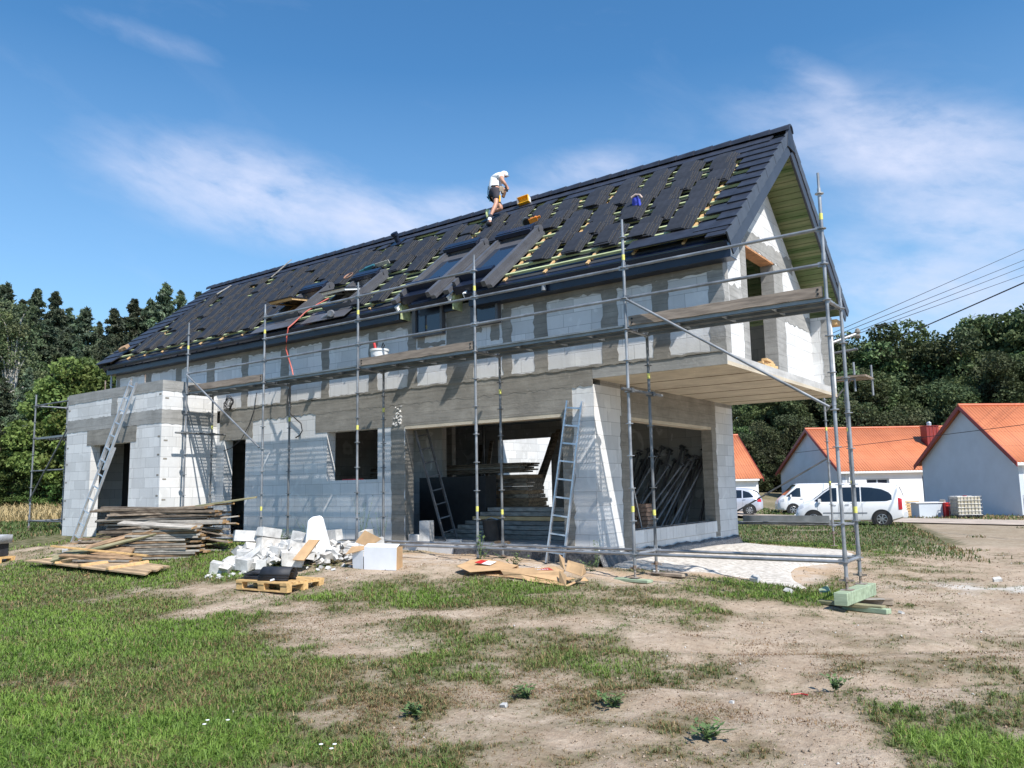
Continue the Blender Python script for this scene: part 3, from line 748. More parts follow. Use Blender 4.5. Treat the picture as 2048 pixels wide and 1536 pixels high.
# --- ground floor
FL = .58
mb = MB()
DOOR = (-15.35, -14.45, FL, 2.98); WIN = (-11.40, -9.76, 1.87, 2.97); BIG = (-8.95, -5.02, FL, 2.98)
wall_boxes(mb, -20.95, -4.34, .30, 3.44, [DOOR, WIN, BIG], YF, YF+.25)
P_('front_wall', mb, M['aac_grey'])
mb = MB(); wall_boxes_x(mb, YF+.25, YB, .30, 3.44, [(2.30, 6.40, .80, 2.94)], -4.58, -4.34)
P_('side_wall', mb, M['aac'])
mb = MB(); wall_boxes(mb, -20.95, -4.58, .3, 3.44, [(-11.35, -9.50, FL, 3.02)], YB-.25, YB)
P_('rear_wall', mb, M['aac_inner_shade'])
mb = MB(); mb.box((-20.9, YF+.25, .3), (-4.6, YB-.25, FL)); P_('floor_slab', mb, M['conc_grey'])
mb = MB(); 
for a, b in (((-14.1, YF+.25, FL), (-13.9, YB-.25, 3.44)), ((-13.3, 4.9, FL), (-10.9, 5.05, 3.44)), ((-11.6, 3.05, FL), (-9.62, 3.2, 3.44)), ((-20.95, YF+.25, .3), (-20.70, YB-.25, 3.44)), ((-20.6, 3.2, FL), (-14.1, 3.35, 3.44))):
    P_('inner_wall', MB().box(a, b), M['aac_inner_shade'])
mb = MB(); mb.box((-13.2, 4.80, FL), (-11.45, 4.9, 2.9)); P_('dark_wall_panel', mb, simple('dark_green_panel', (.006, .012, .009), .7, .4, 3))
mb = MB(); mb.box((-20.95, YF+.25, 3.44), (-4.34, YB, 3.53)); P_('ceiling_slab', mb, M['conc_grey'])
# slab with the cantilever: soffit, edge
mb = MB(); mb.box((-4.34+.003, YF, 3.535), (-1.857, YB, 3.60)); P_('cantilever_soffit', mb, M['slab'])
mb = MB(); mb.box((-20.95, YF+.26, 3.53), (-4.34, YB, 3.73)); mb.box((-4.34, YF+.003, 3.60), (-1.86, YB-.003, 3.73)); P_('floor_slab', mb, M['slab_edge'])
# dark brown soffit joints of the shuttering sheets
mb = MB()
for y in (2.3, 3.5, 4.7, 5.9, 7.0): mb.box((-4.30, y-.012, 3.529), (-1.90, y+.012, 3.5345))
P_('shuttering_joint', mb, simple('joint_dark_brown', (.16, .11, .06), .95, .3, 8))
# concrete bands along the front
front_patch('concrete_band', -15.56, 3.42, -4.35, 3.76, 'conc', .012, amp=.03, sides='bt')
front_patch('concrete_band', -4.345, 3.54, -1.855, 3.74, 'conc_grey', .012, amp=.008, sides='t')
front_patch('concrete_lintel', -15.56, 2.98, -14.17, 3.44, 'conc', .008, amp=.015)
front_patch('concrete_lintel', -11.79, 2.972, -4.79, 3.44, 'conc', .009, amp=.012, sides='lr')
mb = MB().box((BIG[0]+.004, YF-.004, 2.90), (BIG[1]-.004, YF+.245, 2.977)); P_('lintel_soffit', mb, M['slab'])
front_patch('concrete_column', -9.34, .45, -8.955, 2.965, 'conc', .01, amp=.025, sides='lr')
front_patch('concrete_column', -5.018, .45, -4.79, 2.965, 'conc', .01, amp=.03, sides='r')
mb = MB().box((BIG[0]-.002, YF+.003, FL), (BIG[0]+.012, YF+.247, 2.90)); P_('concrete_reveal', mb, M['conc'])
# ledge of rough mortar under the upper blocks
front_patch('mortar_ledge', -15.4, 3.742, -1.9, 3.782, 'conc', .026, amp=.014)
# white broken patch beside the window lintel
mb = MB()
for i in range(26): mb.chunk((-9.13+_js.uniform(-.13, .09), YF-.012, 2.98+_js.uniform(.02, .42)*1.0), (.05+.05*_js.random(), .02, .03+.03*_js.random()), 900+i, .4)
P_('broken_block_edge', mb, M['rubble'])
# side wall concrete
side_patch('concrete_lintel', 2.10, 2.93, 6.66, 3.53, -4.34, 'conc', .010, .012, 'lr')
side_patch('concrete_column', 2.04, .45, 2.33, 2.93, -4.34, 'conc', .008, .03, 'l')
side_patch('concrete_column', 6.38, .45, 6.63, 2.93, -4.34, 'conc', .008, .03, 'r')
mb = MB().box((-4.585, 6.388, .80), (-4.335, 6.402, 2.94)); P_('concrete_reveal', mb, M['conc'])
mb = MB()
for i in range(7): mb.box((-4.46, 2.34+i*.585, .56), (-4.322, 2.34+i*.585+.575, .80))
P_('sill_blocks', mb, M['aac'])
mb = MB().box((-4.585, 2.3, 2.87), (-4.337, 6.4, 2.935)); P_('lintel_soffit', mb, M['slab'])
# dimpled black membrane at the foot of the walls
rows = []
for i in range(44):
    t = i/43; x = -7.6+3.3*t
    rows.append([(x, YF-.03-.05*k/4-.03*math.sin(i*.9)*(k/4), .53-.30*k/4+.012*math.sin(i*1.7)*(k < 1)) for k in range(5)])
mb = MB().grid(rows)
rows = []
for i in range(50):
    y = YF-.05+6.6*i/49
    rows.append([(-4.31+.10*k/4*(1+.8*math.sin(i*.8)**2), y, .47-.26*k/4+.016*math.sin(i*.55)*(k < 2)+.012*math.sin(i*1.9)*(k == 0)-.06*i/49) for k in range(5)])
mb.grid(rows)
film = P_('foundation_membrane', mb, M['film'], smooth=True); film.modifiers.new('thick', 'SOLIDIFY').thickness = .012

# --- upper floor
mb = MB()
W1 = (-8.58, -7.79, 4.80, 5.4); W2 = (-7.02, -6.36, 4.83, 5.4)
wall_boxes(mb, -20.95, -1.86, 3.76, 5.36, [W1, W2], YF, YF+.25)
P_('upper_front_wall', mb, M['aac'])
mb = MB(); mb.box((-20.95, YB-.25, 3.73), (-1.86, YB, 5.36)); P_('upper_rear_wall', mb, M['aac_grey'])
front_patch('ring_beam', -20.95, 5.08, -8.80, 5.36, 'conc', .008, amp=.03, sides='b')
front_patch('ring_beam', -6.30, 5.08, -1.858, 5.36, 'conc', .008, amp=.03, sides='b')
cols = [(-20.9, -20.72), (-19.29, -18.96), (-17.7, -17.41), (-16.24, -15.88), (-14.68, -14.41), (-13.1, -12.81), (-11.61, -11.35), (-10.04, -9.78),
        (-8.86, -8.60), (-7.775, -7.06), (-6.34, -6.12), (-5.6, -5.28), (-4.12, -3.81), (-3.127, -2.833), (-2.12, -1.858)]
for a, b in cols:
    top = 5.36 if (a in (-8.86, -7.775)) else 5.09
    front_patch('concrete_column', a, 3.735, b, top, 'conc' if a < -3 else 'conc_grey', .007, amp=.025, sides='lr')
front_patch('mortar_patch', -8.5, 4.58, -7.80, 4.66, 'conc', .006, amp=.02); front_patch('mortar_patch', -8.58, 4.60, -8.36, 4.79, 'conc', .005, amp=.03)
front_patch('mortar_patch', -6.62, 4.5, -6.42, 4.81, 'conc', .006, amp=.03); front_patch('mortar_patch', -7.02, 4.70, -6.86, 4.82, 'conc', .006, amp=.03)
# gable, recessed behind the ends of the long walls
XW = -2.28
def gable(mb, x, holes=(), thick=.25):
    SL = .82
    top = lambda y: 5.16+SL*(3.325-abs(y-YR)-.0)+.12
    ys = sorted({YF+.25, YB-.25, YR, *[h for q in holes for h in q[:2]]})
    for a, b in zip(ys[:-1], ys[1:]):
        hs = [q for q in holes if q[0] <= a+1e-6 and q[1] >= b-1e-6]
        lo = 3.73
        for q in hs:
            if q[2] > lo: mb.box((x-thick, a, lo), (x, b, q[2]))
            lo = q[3]
        mb.hexa([(x-thick, a, lo), (x, a, lo), (x, b, lo), (x-thick, b, lo), (x-thick, a, top(a)), (x, a, top(a)), (x, b, top(b)), (x-thick, b, top(b))])
GO = (3.42, 5.05, 3.73, 6.14)
mb = MB(); gable(mb, XW, [GO]); P_('gable_wall', mb, M['aac'])
mb = MB(); gable(mb, -20.70); P_('gable_wall', mb, M['aac'])
side_patch('concrete_column', 3.12, 3.73, 3.42, 6.14, XW, 'conc_grey', .008, .02, 'l')
side_patch('concrete_column', 5.05, 3.73, 5.62, 6.14, XW, 'conc_grey', .008, .03, 'r')
side_patch('concrete_band', 2.2, 6.14, 6.35, 6.47, XW, 'conc_grey', .008, .05)
side_patch('concrete_band', 1.37, 4.88, 3.12, 5.22, XW, 'conc_grey', .008, .05)
side_patch('concrete_band', 5.62, 5.02, 7.48, 5.36, XW, 'conc_grey', .008, .04)
mb = MB().box((XW-.26, 5.035, 3.73), (XW+.004, 5.052, 6.14)); P_('concrete_reveal', mb, M['conc_grey'])
mb = MB().box((XW-.26, 3.42, 6.105), (XW+.012, 5.05, 6.142)); P_('lintel_board', mb, M['osb'])
mb = MB().box((XW-2.2, 3.0, 3.73), (XW-2.0, 7.4, 5.4)); P_('inner_wall', mb, M['aac_grey'])
side_patch('concrete_column', YF+.004, 3.742, YF+.22, 5.3, -1.86, 'conc_grey', .006, .004, 'r')
# inner face and end of the projecting rear wall
mb = MB().prism([(a, YB-.258, b) for a, b in jag(-2.05, 3.735, -1.865, 5.30, .025, .09, 'l')], (0, .007, 0)); P_('concrete_column', mb, M['conc_grey'])
mb = MB()
for k in range(4): mb.chunk((XW+.10, 3.62+.12*(k % 3)-.1, 3.78+.055*k), (.3, .14, .05), 60+k, .1)
# --- rear wing seen through the big opening, lit by the sun
mb = MB(); mb.box((-15.0, 12.6, .2), (-12.2, 12.85, 3.6)); mb.box((-12.45, YB, .2), (-12.2, 12.6, 3.6)); P_('rear_wing_wall', mb, M['aac'])

# --- annex with a flat top
AX0, AX1, AY = -20.55, -15.70, -.43
mb = MB(); wall_boxes(mb, AX0, AX1, .25, 4.44, [(-19.15, -17.13, .5, 2.98)], AY, AY+.25)
mb.box((AX1-.25, AY+.25, .25), (AX1, YF-.002, 4.44)); mb.box((AX0, AY+.25, .25), (AX0+.25, YF-.002, 4.44))
P_('annex_wall', mb, M['aac'])
mb = MB(); mb.box((AX0+.25, AY+.25, 3.70), (AX1-.25, YF-.002, 3.9)); mb.box((AX0+.25, AY+.25, .25), (AX1-.25, YF, .5)); P_('annex_slab', mb, M['conc_grey'])
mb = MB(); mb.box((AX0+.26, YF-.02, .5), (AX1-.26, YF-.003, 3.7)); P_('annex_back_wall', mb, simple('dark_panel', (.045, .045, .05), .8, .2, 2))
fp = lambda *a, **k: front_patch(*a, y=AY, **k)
fp('concrete_band', AX0, 4.18, AX1, 4.445, 'conc_grey', amp=.012, sides='b')
fp('concrete_band', AX0, 3.38, AX1, 3.72, 'conc_grey', amp=.015, sides='bt')
fp('concrete_lintel', -19.38, 2.975, -16.85, 3.385, 'conc', amp=.015, sides='lr')
fp('concrete_column', -18.15, 3.72, -17.85, 4.18, 'conc_grey', amp=.02, sides='lr')
ap = lambda *a, **k: side_patch(*a, x=AX1, **k)
ap('concrete_band', AY-.006, 4.18, YF-.01, 4.445, mat='conc_grey', amp=.012, sides='b')
ap('concrete_band', AY-.006, 3.36, YF-.01, 3.72, mat='conc_grey', amp=.015, sides='bt')
mb = MB()
for z in (1.0, 1.5, 2.0, 2.5, 2.95, 4.0): mb.obb((AX1+.002, AY+.12, z), (.002, 0, 0), (0, .05, 0), (0, 0, .02)); mb.obb((AX0+.09, AY-.002, z), (.05, 0, 0), (0, .002, 0), (0, 0, .022)); mb.obb((AX1-.10, AY-.002, z+.1), (.05, 0, 0), (0, .002, 0), (0, 0, .022))
P_('block_grip_hole', mb, M['conc'])
mb = MB()
for x, s in ((-19.6, .28), (-18.2, .2), (-17.5, .24)): mb.tube((x, 0.1, 4.44), (x, 0.1, 4.44+s+.12), .02)
P_('starter_bar', mb, M['rust'])

# ------------------------------------------------------------------ roof
ALP = math.atan(.82); CA, SA = math.cos(ALP), math.sin(ALP)
XL, XR = -21.25, -1.60
def RF(u, v, off=0, back=False):
    y = v*CA + off*SA
    return (u, YR + y if back else YR - y, 8.63 - v*SA + off*CA)
def rbox(mb, u0, u1, v0, v1, o0, o1, back=False, du=0):
    p = [RF(u0+du, v1, o0, back), RF(u1+du, v1, o0, back), RF(u1, v0, o0, back), RF(u0, v0, o0, back),
         RF(u0+du, v1, o1, back), RF(u1+du, v1, o1, back), RF(u1, v0, o1, back), RF(u0, v0, o1, back)]
    return mb.hexa(p)
VE = 4.72
# holes in the roof for the four roof windows: u0,u1,v0,v1
SKY = [(-13.35, -12.40, 3.10, 4.40, 'open'), (-11.40, -10.50, 3.10, 4.45, 'open'), (-8.72, -7.70, 2.70, 5.0, 'tall'), (-7.24, -6.25, 2.70, 5.05, 'tall')]
mb = MB()
us = sorted({XL+.05, XR-.06, *[s[0] for s in SKY], *[s[1] for s in SKY]})
for a, b in zip(us[:-1], us[1:]):
    h = [s for s in SKY if s[0] <= a+1e-6 and s[1] >= b-1e-6]
    if h:
        rbox(mb, a, b, .02, h[0][2], -.13, -.105)
        if h[0][3] < VE-.05: rbox(mb, a, b, h[0][3], VE, -.13, -.105)
    else: rbox(mb, a, b, .02, VE, -.13, -.105)
rbox(mb, XL+.05, XR-.06, .02, VE, -.13, -.105, True)
roof = P_('roof', mb, M['membrane'])
def R_(name, mb, mat, **k): return mb.obj(name, mat, roof, **k)
def notin(u0, u1, v0, v1):
    return not any(u0 < s[1]+.02 and u1 > s[0]-.02 and v0 < s[3] and v1 > s[2] for s in SKY)
# green boards under the membrane (seen at the gable overhang and through openings)
mb = MB()
for back in (False, True):
    v = .06
    while v < VE-.02:
        if back: rbox(mb, XL+.12, XR-.10, v, v+.133, -.155, -.132, True)
        else:
            for a, b in ((XL+.12, -13.4), (-12.35, -11.45), (-10.45, -8.8), (-6.2, XR-.10)): rbox(mb, a, b, v, v+.133, -.155, -.132)
        v += .145
R_('soffit_boards', mb, M['greenwood'])
mb = MB()
for back in (False, True):
    for u in np.arange(-20.6, -2.4, .92):
        if back or notin(u-.05, u+.05, 2.6, 5): rbox(mb, u-.04, u+.04, .05, VE-.2, -.33, -.157, back)
R_('rafters', mb, M['greenrafter'])
mb = MB()
VB = [.42+.3445*i for i in range(13)]
for v in VB:
    segs = [(XL+.1, XR-.12)]
    for s in SKY:
        n_ = []
        for a, b in segs:
            if s[2]-.06 < v < s[3]+.04 and a < s[0] and b > s[1]: n_ += [(a, s[0]-.03), (s[1]+.03, b)]
            else: n_.append((a, b))
        segs = n_
    for a, b in segs: rbox(mb, a, b, v-.025, v+.025, -.075, -.03)
R_('roof_battens', mb, M['batten'])
mb = MB()
for u in np.arange(-20.8, -1.8, .92):
    if notin(u-.03, u+.03, 2.6, 5): R_('counter_batten', rbox(MB(), u-.025, u+.025, .1, VE+.0, -.105, -.076), M['freshwood'])
mb = MB()
for v in VB:
    for u0, u1 in ((XL+.1, XR-.1),): rbox(mb, u0, u1, v-.025, v+.025, -.07, -.03, True)
rbox(mb, XL+.0, XR+.0, .05, VE, -.028, -.005, True)
R_('rear_tiles', mb, M['tile'])
# laid tiles: two courses under the ridge, verge columns, eaves row at the gable
def tile(mb, u, v, w=.30, l=.42, off=0.0, lift=.030, th=.024, back=False):
    """one flat tile, its head at v, lying on the batten, its tail lifted on the course below"""
    p = []
    for o in (0, th):
        p += [RF(u, v+l, off-.03+lift+o, back), RF(u+w, v+l, off-.03+lift+o, back), RF(u+w, v, off-.03+o, back), RF(u, v, off-.03+o, back)]
    mb.hexa(p)
mb = MB()
k = 0
for row, v in enumerate((.06, .40, )):
    u = XL+.05+(.15 if row else 0)
    while u < XR-.32:
        if row == 0 or random.random() < (.75 if u > -9 else .55): tile(mb, u, v)
        u += .302
R_('ridge_course_tiles', mb, M['tile'])
mb = MB()
for i in range(13):
    v = .40+.3445*(i)-.02
    for j in range(2 if i % 2 else 1): tile(mb, XR-.33-.302*j-.0, v, .33 if j == 0 else .30)
    if i < 3: tile(mb, XR-.63-.302*(i % 2), v, .30)
R_('verge_tiles', mb, M['tile'])
mb = MB()
for i in range(13):
    for j in range(3): tile(mb, XL+.302*j, .38+.3445*i, .30)
R_('verge_tiles', mb, M['tile'])
for u, d, back in ((XR, .022, False), (XL, -.022, False), (XR, .022, True)):
    mb = MB()
    for i in range(14):
        v = .04+.3445*i-.06*(i == 13)
        mb.prism([RF(u, v+.415, -.17, back), RF(u, v+.415, .026, back), RF(u, v-.03, -.01, back), RF(u, v-.03, -.19, back)], (d*(1+.15*(i % 2)), 0, 0))
    R_('verge_flaps', mb, M['tile_edge'])
mb = MB()
for j in range(6): tile(mb, XR-.33-.302*j, 4.33, .302, .42)
R_('eaves_tiles', mb, M['tile'])
# ridge caps
mb = MB()
u = XR+.05-.44-.405*48
while u+.44 < XR+.10:
    L = .44; h = .012+.010
    for a, b, hh in ((u, u+L, .0),):
        prof = [(-.135, -.085), (-.11, .0), (-.05, .045), (.05, .045), (.11, 0), (.135, -.085), (.115, -.085), (.03, .02), (-.03, .02), (-.115, -.085)]
        s0, s1 = 1.10, .93
        r0 = [(a, YR+y*s1, 8.655+z*s1) for y, z in prof]; r1 = [(b, YR+y*s0, 8.662+z*s0) for y, z in prof]
        n = len(prof); bb = len(mb.v)
        mb.add(r0+r1, [(i, (i+1) % n, n+(i+1) % n, n+i) for i in range(n)]+[tuple(range(n))[::-1], tuple(range(n, 2*n))])
    u += .405
R_('ridge_caps', mb, M['tile'])
mb = MB()  # end plate of the ridge
mb.prism([(XR-.02, YR-.26, 8.20), (XR-.02, YR+.26, 8.20), (XR-.02, YR+.12, 8.60), (XR-.02, YR, 8.68), (XR-.02, YR-.12, 8.60)], (.05, 0, 0)); R_('ridge_end_cap', mb, M['tile'])
# bargeboards
mb = MB()
for back in (False, True):
    p = [RF(XR-.02, VE+.1, -.40, back), RF(XR-.02, VE+.1, -.165, back), RF(XR-.02, .0, -.165, back), RF(XR-.02, .0, -.40, back)]
    mb = MB().prism(p, (.025, 0, 0))
    p = [RF(XR-.10, VE, -.20, back), RF(XR-.10, VE, -.157, back), RF(XR-.10, .05, -.157, back), RF(XR-.10, .05, -.20, back)]; mb.prism(p, (.075, 0, 0)); R_('bargeboard', mb, M['barge'])
p = [RF(XL+.02, VE+.1, -.36), RF(XL+.02, VE+.1, -.165), RF(XL+.02, .0, -.165), RF(XL+.02, .0, -.36)]; mb = MB().prism(p, (-.025, 0, 0))
R_('bargeboard', mb, M['barge'])
# rear eave purlins
mb = MB().box((-2.2, YB-.02, 5.20), (-1.75, YB+.34, 5.32)); R_('purlin_end', mb, M['freshwood'])
# fascia, gutter and drip sheets; gaps where the tall windows cut the eaves
EY, EZ = RF(0, VE)[1], RF(0, VE)[2]
GY, GZ = .755, 5.415
GAPS = [(XL+.25, -8.86), (-8.45, -7.42), (-6.95, XR-.01)]
def gutter(mb, x0, x1):
    outer = [(GY+.062*math.cos(pi+pi*i/8), GZ+.075*math.sin(pi+pi*i/8)) for i in range(9)]
    inner = [(GY+(y-GY)*.93, GZ+(z-GZ)*.93+.002) for y, z in outer][::-1]
    mb.prism([(x0, y, z) for y, z in outer+inner], (x1-x0, 0, 0))
    mb.tube((x0, GY-.066, GZ+.003), (x1, GY-.066, GZ+.003), .011, 6)
    for x in (x0, x1): mb.prism([(x-.004, y, z) for y, z in outer], (.008, 0, 0))
    x = x0+.35
    while x < x1: mb.box((x-.02, GY-.068, GZ-.082), (x+.02, GY+.05, GZ-.072)); x += .9
for i, (a, b) in enumerate(GAPS):
    if i != 1:
        R_('fascia', MB().box((a, .825, 5.20), (b, .845, 5.52)).box((a, .846, 5.20), (b, YF+.0, 5.216)), M['navy'])
    gu = MB(); gutter(gu, a, b); R_('gutter', gu, M['navy'], smooth=True)
    dr = MB()
    p0, p1 = RF(a, VE-.30, -.10), RF(b, VE-.30, -.10)
    dr.hexa([(a, GY+.01, GZ+.05), (b, GY+.01, GZ+.05), p1, p0, (a, GY+.01, GZ+.056), (b, GY+.01, GZ+.056), RF(b, VE-.30, -.094), RF(a, VE-.30, -.094)])
    dr.box((a, GY+.055, GZ-.02), (b, GY+.062, GZ+.07))
    R_('drip_sheet', dr, M['navy'])
R_('fascia', MB().box((-8.45, EY+.25, EZ-.40), (-7.42, EY+.28, EZ-.22)), M['navy'])
EZ0 = EZ; EY, EZ = .75, 5.42
# white gutter ends / insulation at the cuts
mb = MB()
for x in (-8.84, -7.40, -6.98): R_('insulation_strip', MB().obb((x, EY+.12, EZ+.10), (.03, 0, 0), (0, .14, .115), (0, -.03, .04)), M['whitefoam'])

mb = MB()
for x in (-8.80, -7.36): R_('cut_roof_board', MB().prism([(x, EY+.06, EZ-.22), (x, EY+.34, EZ-.22), (x, EY+.34, EZ+.28), (x, EY+.06, EZ+.06)], (.03, 0, 0)), M['batten'])
# downpipe stub under the gutter near the gable
mb = MB().lathe((-5.12, GY, 0), [(.0, GZ-.07), (.04, GZ-.07), (.04, GZ-.16), (.046, GZ-.16), (.046, GZ-.21), (.036, GZ-.21)], 12)
R_('downpipe_outlet', mb, M['grey'])

# --- roof windows
def roof_window(u0, u1, v0, v1, kind, idx):
    r = MB()
    fw = .085
    lo = v1 if kind == 'open' else v1-.55
    for a, b, c, d in ((u0, u0+fw, v0, lo), (u1-fw, u1, v0, lo), (u0+fw, u1-fw, v0, v0+fw), (u0+fw, u1-fw, lo-fw, lo)):
        rbox(r, a, b, c, d, -.10, .075)
    win = r.obj('roof_window', M['anthracite'], roof)
    e_ = .02 if kind == 'open' else -.04
    cov = MB(); rbox(cov, u1-.07, u1+.03, v0-.05, v1-e_, .02, .135); rbox(cov, u1+.03, u1+.15, v0+.02, v1-e_, -.03, .03)
    for k in range(3): rbox(cov, u1+.045+.035*k, u1+.058+.035*k, v0+.02, v1-e_, .03, .055)
    p0, p1 = RF(u1-.08, v0-.06, .08), RF(u1+.05, v0-.06, .08); cov.tube(p0, p1, .085, 14)
    cov.obj('window_flashing', M['anthracite'], win, smooth=False)
    cov = MB(); rbox(cov, u0-.02, u0+.05, v0-.02, v1-.30, .02, .12); rbox(cov, u0-.16, u0-.02, v0, v1-.1, -.03, .06)
    cov.obj('window_flashing', M['anthracite'], win)
    hd = MB(); rbox(hd, u0-.03, u1-.10, v0-.15, v0+.04, .0, .20); rbox(hd, u0-.03, u1-.10, v0+.04, v0+.12, .10, .19); hd.obj('window_hood', M['navy'], win)
    if kind == 'open':
        # pivoting sash standing out of the frame
        vm = (v0+v1)/2; L = (v1-v0)/2-.03
        def S(u, t, o):   # sash coordinates, turned about the middle
            a = math.radians(33 if idx == 0 else 27); return RF(u, vm+t*math.cos(a)-o*math.sin(a)*0, .03+t*math.sin(a)*1.0+o)
        sash = MB()
        for a, b, c, d in ((u0+.06, u0+.13, -L, L), (u1-.13, u1-.06, -L, L), (u0+.13, u1-.13, -L, -L+.07), (u0+.13, u1-.13, L-.07, L)):
            sash.hexa([S(a, d, 0), S(b, d, 0), S(b, c, 0), S(a, c, 0), S(a, d, .06), S(b, d, .06), S(b, c, .06), S(a, c, .06)])
        so_ = sash.obj('sash', M['freshwood'] if idx == 0 else M['white'], win)
        cv = MB()
        for a, b, c, d in ((u0+.04, u0+.12, .05, L+.03), (u1-.12, u1-.04, .05, L+.03), (u0+.04, u1-.04, L-.03, L+.04)):
            cv.hexa([S(a, d, .062), S(b, d, .062), S(b, c, .062), S(a, c, .062), S(a, d, .085), S(b, d, .085), S(b, c, .085), S(a, c, .085)])
        cv.obj('sash_cover', M['navy'], win)
        g = MB(); g.hexa([S(u0+.13, L-.07, .02), S(u1-.13, L-.07, .02), S(u1-.13, -L+.07, .02), S(u0+.13, -L+.07, .02), S(u0+.13, L-.07, .032), S(u1-.13, L-.07, .032), S(u1-.13, -L+.07, .032), S(u0+.13, -L+.07, .032)])
        g.obj('pane', M['glass'], win)
        ln = MB(); rbox(ln, u0+.085, u0+.10, v0+.09, v1-.09, -.30, .0); rbox(ln, u1-.10, u1-.085, v0+.09, v1-.09, -.30, .0); rbox(ln, u0+.1, u1-.1, v1-.10, v1-.088, -.3, .0)
        ln.obj('window_lining', M['freshwood'] if idx == 0 else M['white'], win)
        fl = MB(); rbox(fl, u0-.42, u1+.15, v1-.02, v1+.50, -.045, -.030); fl.obj('lead_apron', M['anthracite'], win)
    else:
        g = MB(); rbox(g, u0+fw, u1-fw, v0+fw+.35, lo-fw, .02, .032); g.obj('pane', M['glass'], win)
        bl = MB(); rbox(bl, u0+fw, u1-fw, v0+fw, v0+fw+.35, .015, .028); bl.obj('sash_rail', M['anthracite'], win)
        kn = MB(); rbox(kn, u0-.04, u1-.12, lo-.10, lo+.06, .0, .16); rbox(kn, u0-.03, u1-.12, lo+.06, lo+.30, -.15, .02); kn.obj('window_hood', M['navy'], win)
        # vertical element in the wall below
        wv = MB(); x0, x1 = (-8.62, -7.79) if u0 < -8 else (-7.04, -6.36); z0, z1 = (4.80, 5.62) if u0 < -8 else (4.83, 5.62)
        yy = YF-.10
        for a, b, c, d in ((x0, x0+.09, z0, z1), (x1-.06, x1, z0, z1), (x0+.09, x1-.06, z0, z0+.07), (x0+.09, x1-.06, z1-.08, z1)): wv.box((a, yy-.02, c), (b, yy+.12, d))
        wv.obj('wall_window_frame', M['anthracite'], win)
        wg = MB().box((x0+.09, yy+.03, z0+.07), (x1-.06, yy+.04, z1-.08)); wg.obj('pane', M['glass'], win)
        wm = MB().box((x0+.20, yy+.045, z0+.07), (x0+.24, yy+.10, z1-.08)); wm.obj('window_lining', M['white'], win)
for i, s in enumerate(SKY): roof_window(*s[:4], s[4], i)
# ------------------------------------------------------------------ modular scaffold
Lb, Wb = 3.07, .73
def rosette(mb, x, y, z): mb.lathe((x, y, z), [(.024, -.006), (.060, -.006), (.060, .006), (.024, .006)], 10)
def standard(root, x, y, zb, zt, zros, pin=True, jack=None, stick=(), mat='galv'):
    mb = MB().tube((x, y, zb), (x, y, zt-(.22 if pin else 0)), .0242, 10)
    if pin: mb.tube((x, y, zt-.24), (x, y, zt), .0185, 8)
    for z in zros: rosette(mb, x, y, z)
    for z in zros[::4]: mb.tube((x, y, z+.05), (x, y, z+.16), .029, 10)
    s = mb.obj('standard', M[mat], root, smooth=True)
    if jack is not None:
        j = MB().tube((x, y, jack+.008), (x, y, zb+.02), .0185, 8).tube((x, y, zb-.05), (x, y, zb+.01), .032, 8).box((x-.075, y-.075, jack), (x+.075, y+.075, jack+.008)).box((x-.09, y-.012, zb-.045), (x+.09, y+.012, zb-.02))
        j.obj('base_jack', M['rust'], s, smooth=True)
    for z in stick: MB().tube((x, y, z-.045), (x, y, z+.045), .0262, 10).obj('yellow_sticker', M['sticker'], s, smooth=True)
    return s
def ledger(root, p, q, name='ledger', r=.0242, mat='galv', heads=True):
    p, q = Vector(p), Vector(q); d = (q-p).normalized()
    a, b = p+d*.06, q-d*.06
    mb = MB().tube(a, b, r, 10)
    if heads:
        for e, s in ((a, -1), (b, 1)):
            c = e+d*s*.012
            mb.obb(c, d*.035, Vector((-d.y, d.x, 0))*.017, Vector((0, 0, .034)))
            mb.obb(c+d*s*.022+Vector((0, 0, .02)), d*.005, Vector((-d.y, d.x, 0))*.012, Vector((0, 0, .07)))
    return mb.obj(name, M[mat], root, smooth=True)
def deck(root, x0, x1, y0, y1, z, mat='deck'):
    """perforated steel deck: two side channels, ribs and slotted strips"""
    mb = MB(); x0 += .035; x1 -= .035
    mb.box((x0, y0, z-.062), (x1, y0+.012, z+.004)); mb.box((x0, y1-.012, z-.062), (x1, y1, z+.004))
    mb.box((x0, y0, z-.062), (x1, y0+.035, z-.056)); mb.box((x0, y1-.035, z-.062), (x1, y1, z-.056))
    w = y1-y0-.024; n = 9; st = w/(n*2-1)
    for i in range(n): mb.box((x0+.01, y0+.012+st*2*i, z-.004), (x1-.01, y0+.012+st*(2*i+1), z))
    x = x0+.01
    while x < x1-.03:
        mb.box((x, y0+.012, z-.0075), (x+.022, y1-.012, z-.0045)); x += .062
    for t in (.25, .5, .75): mb.box((x0+(x1-x0)*t-.012, y0+.012, z-.05), (x0+(x1-x0)*t+.012, y1-.012, z-.012))
    for x in (x0, x1): mb.box((x-.03, y0+.03, z-.03), (x+.03, y0+.07, z-.004)); mb.box((x-.03, y1-.07, z-.03), (x+.03, y1-.03, z-.004))
    return mb.obj('deck_plank', M[mat], root)
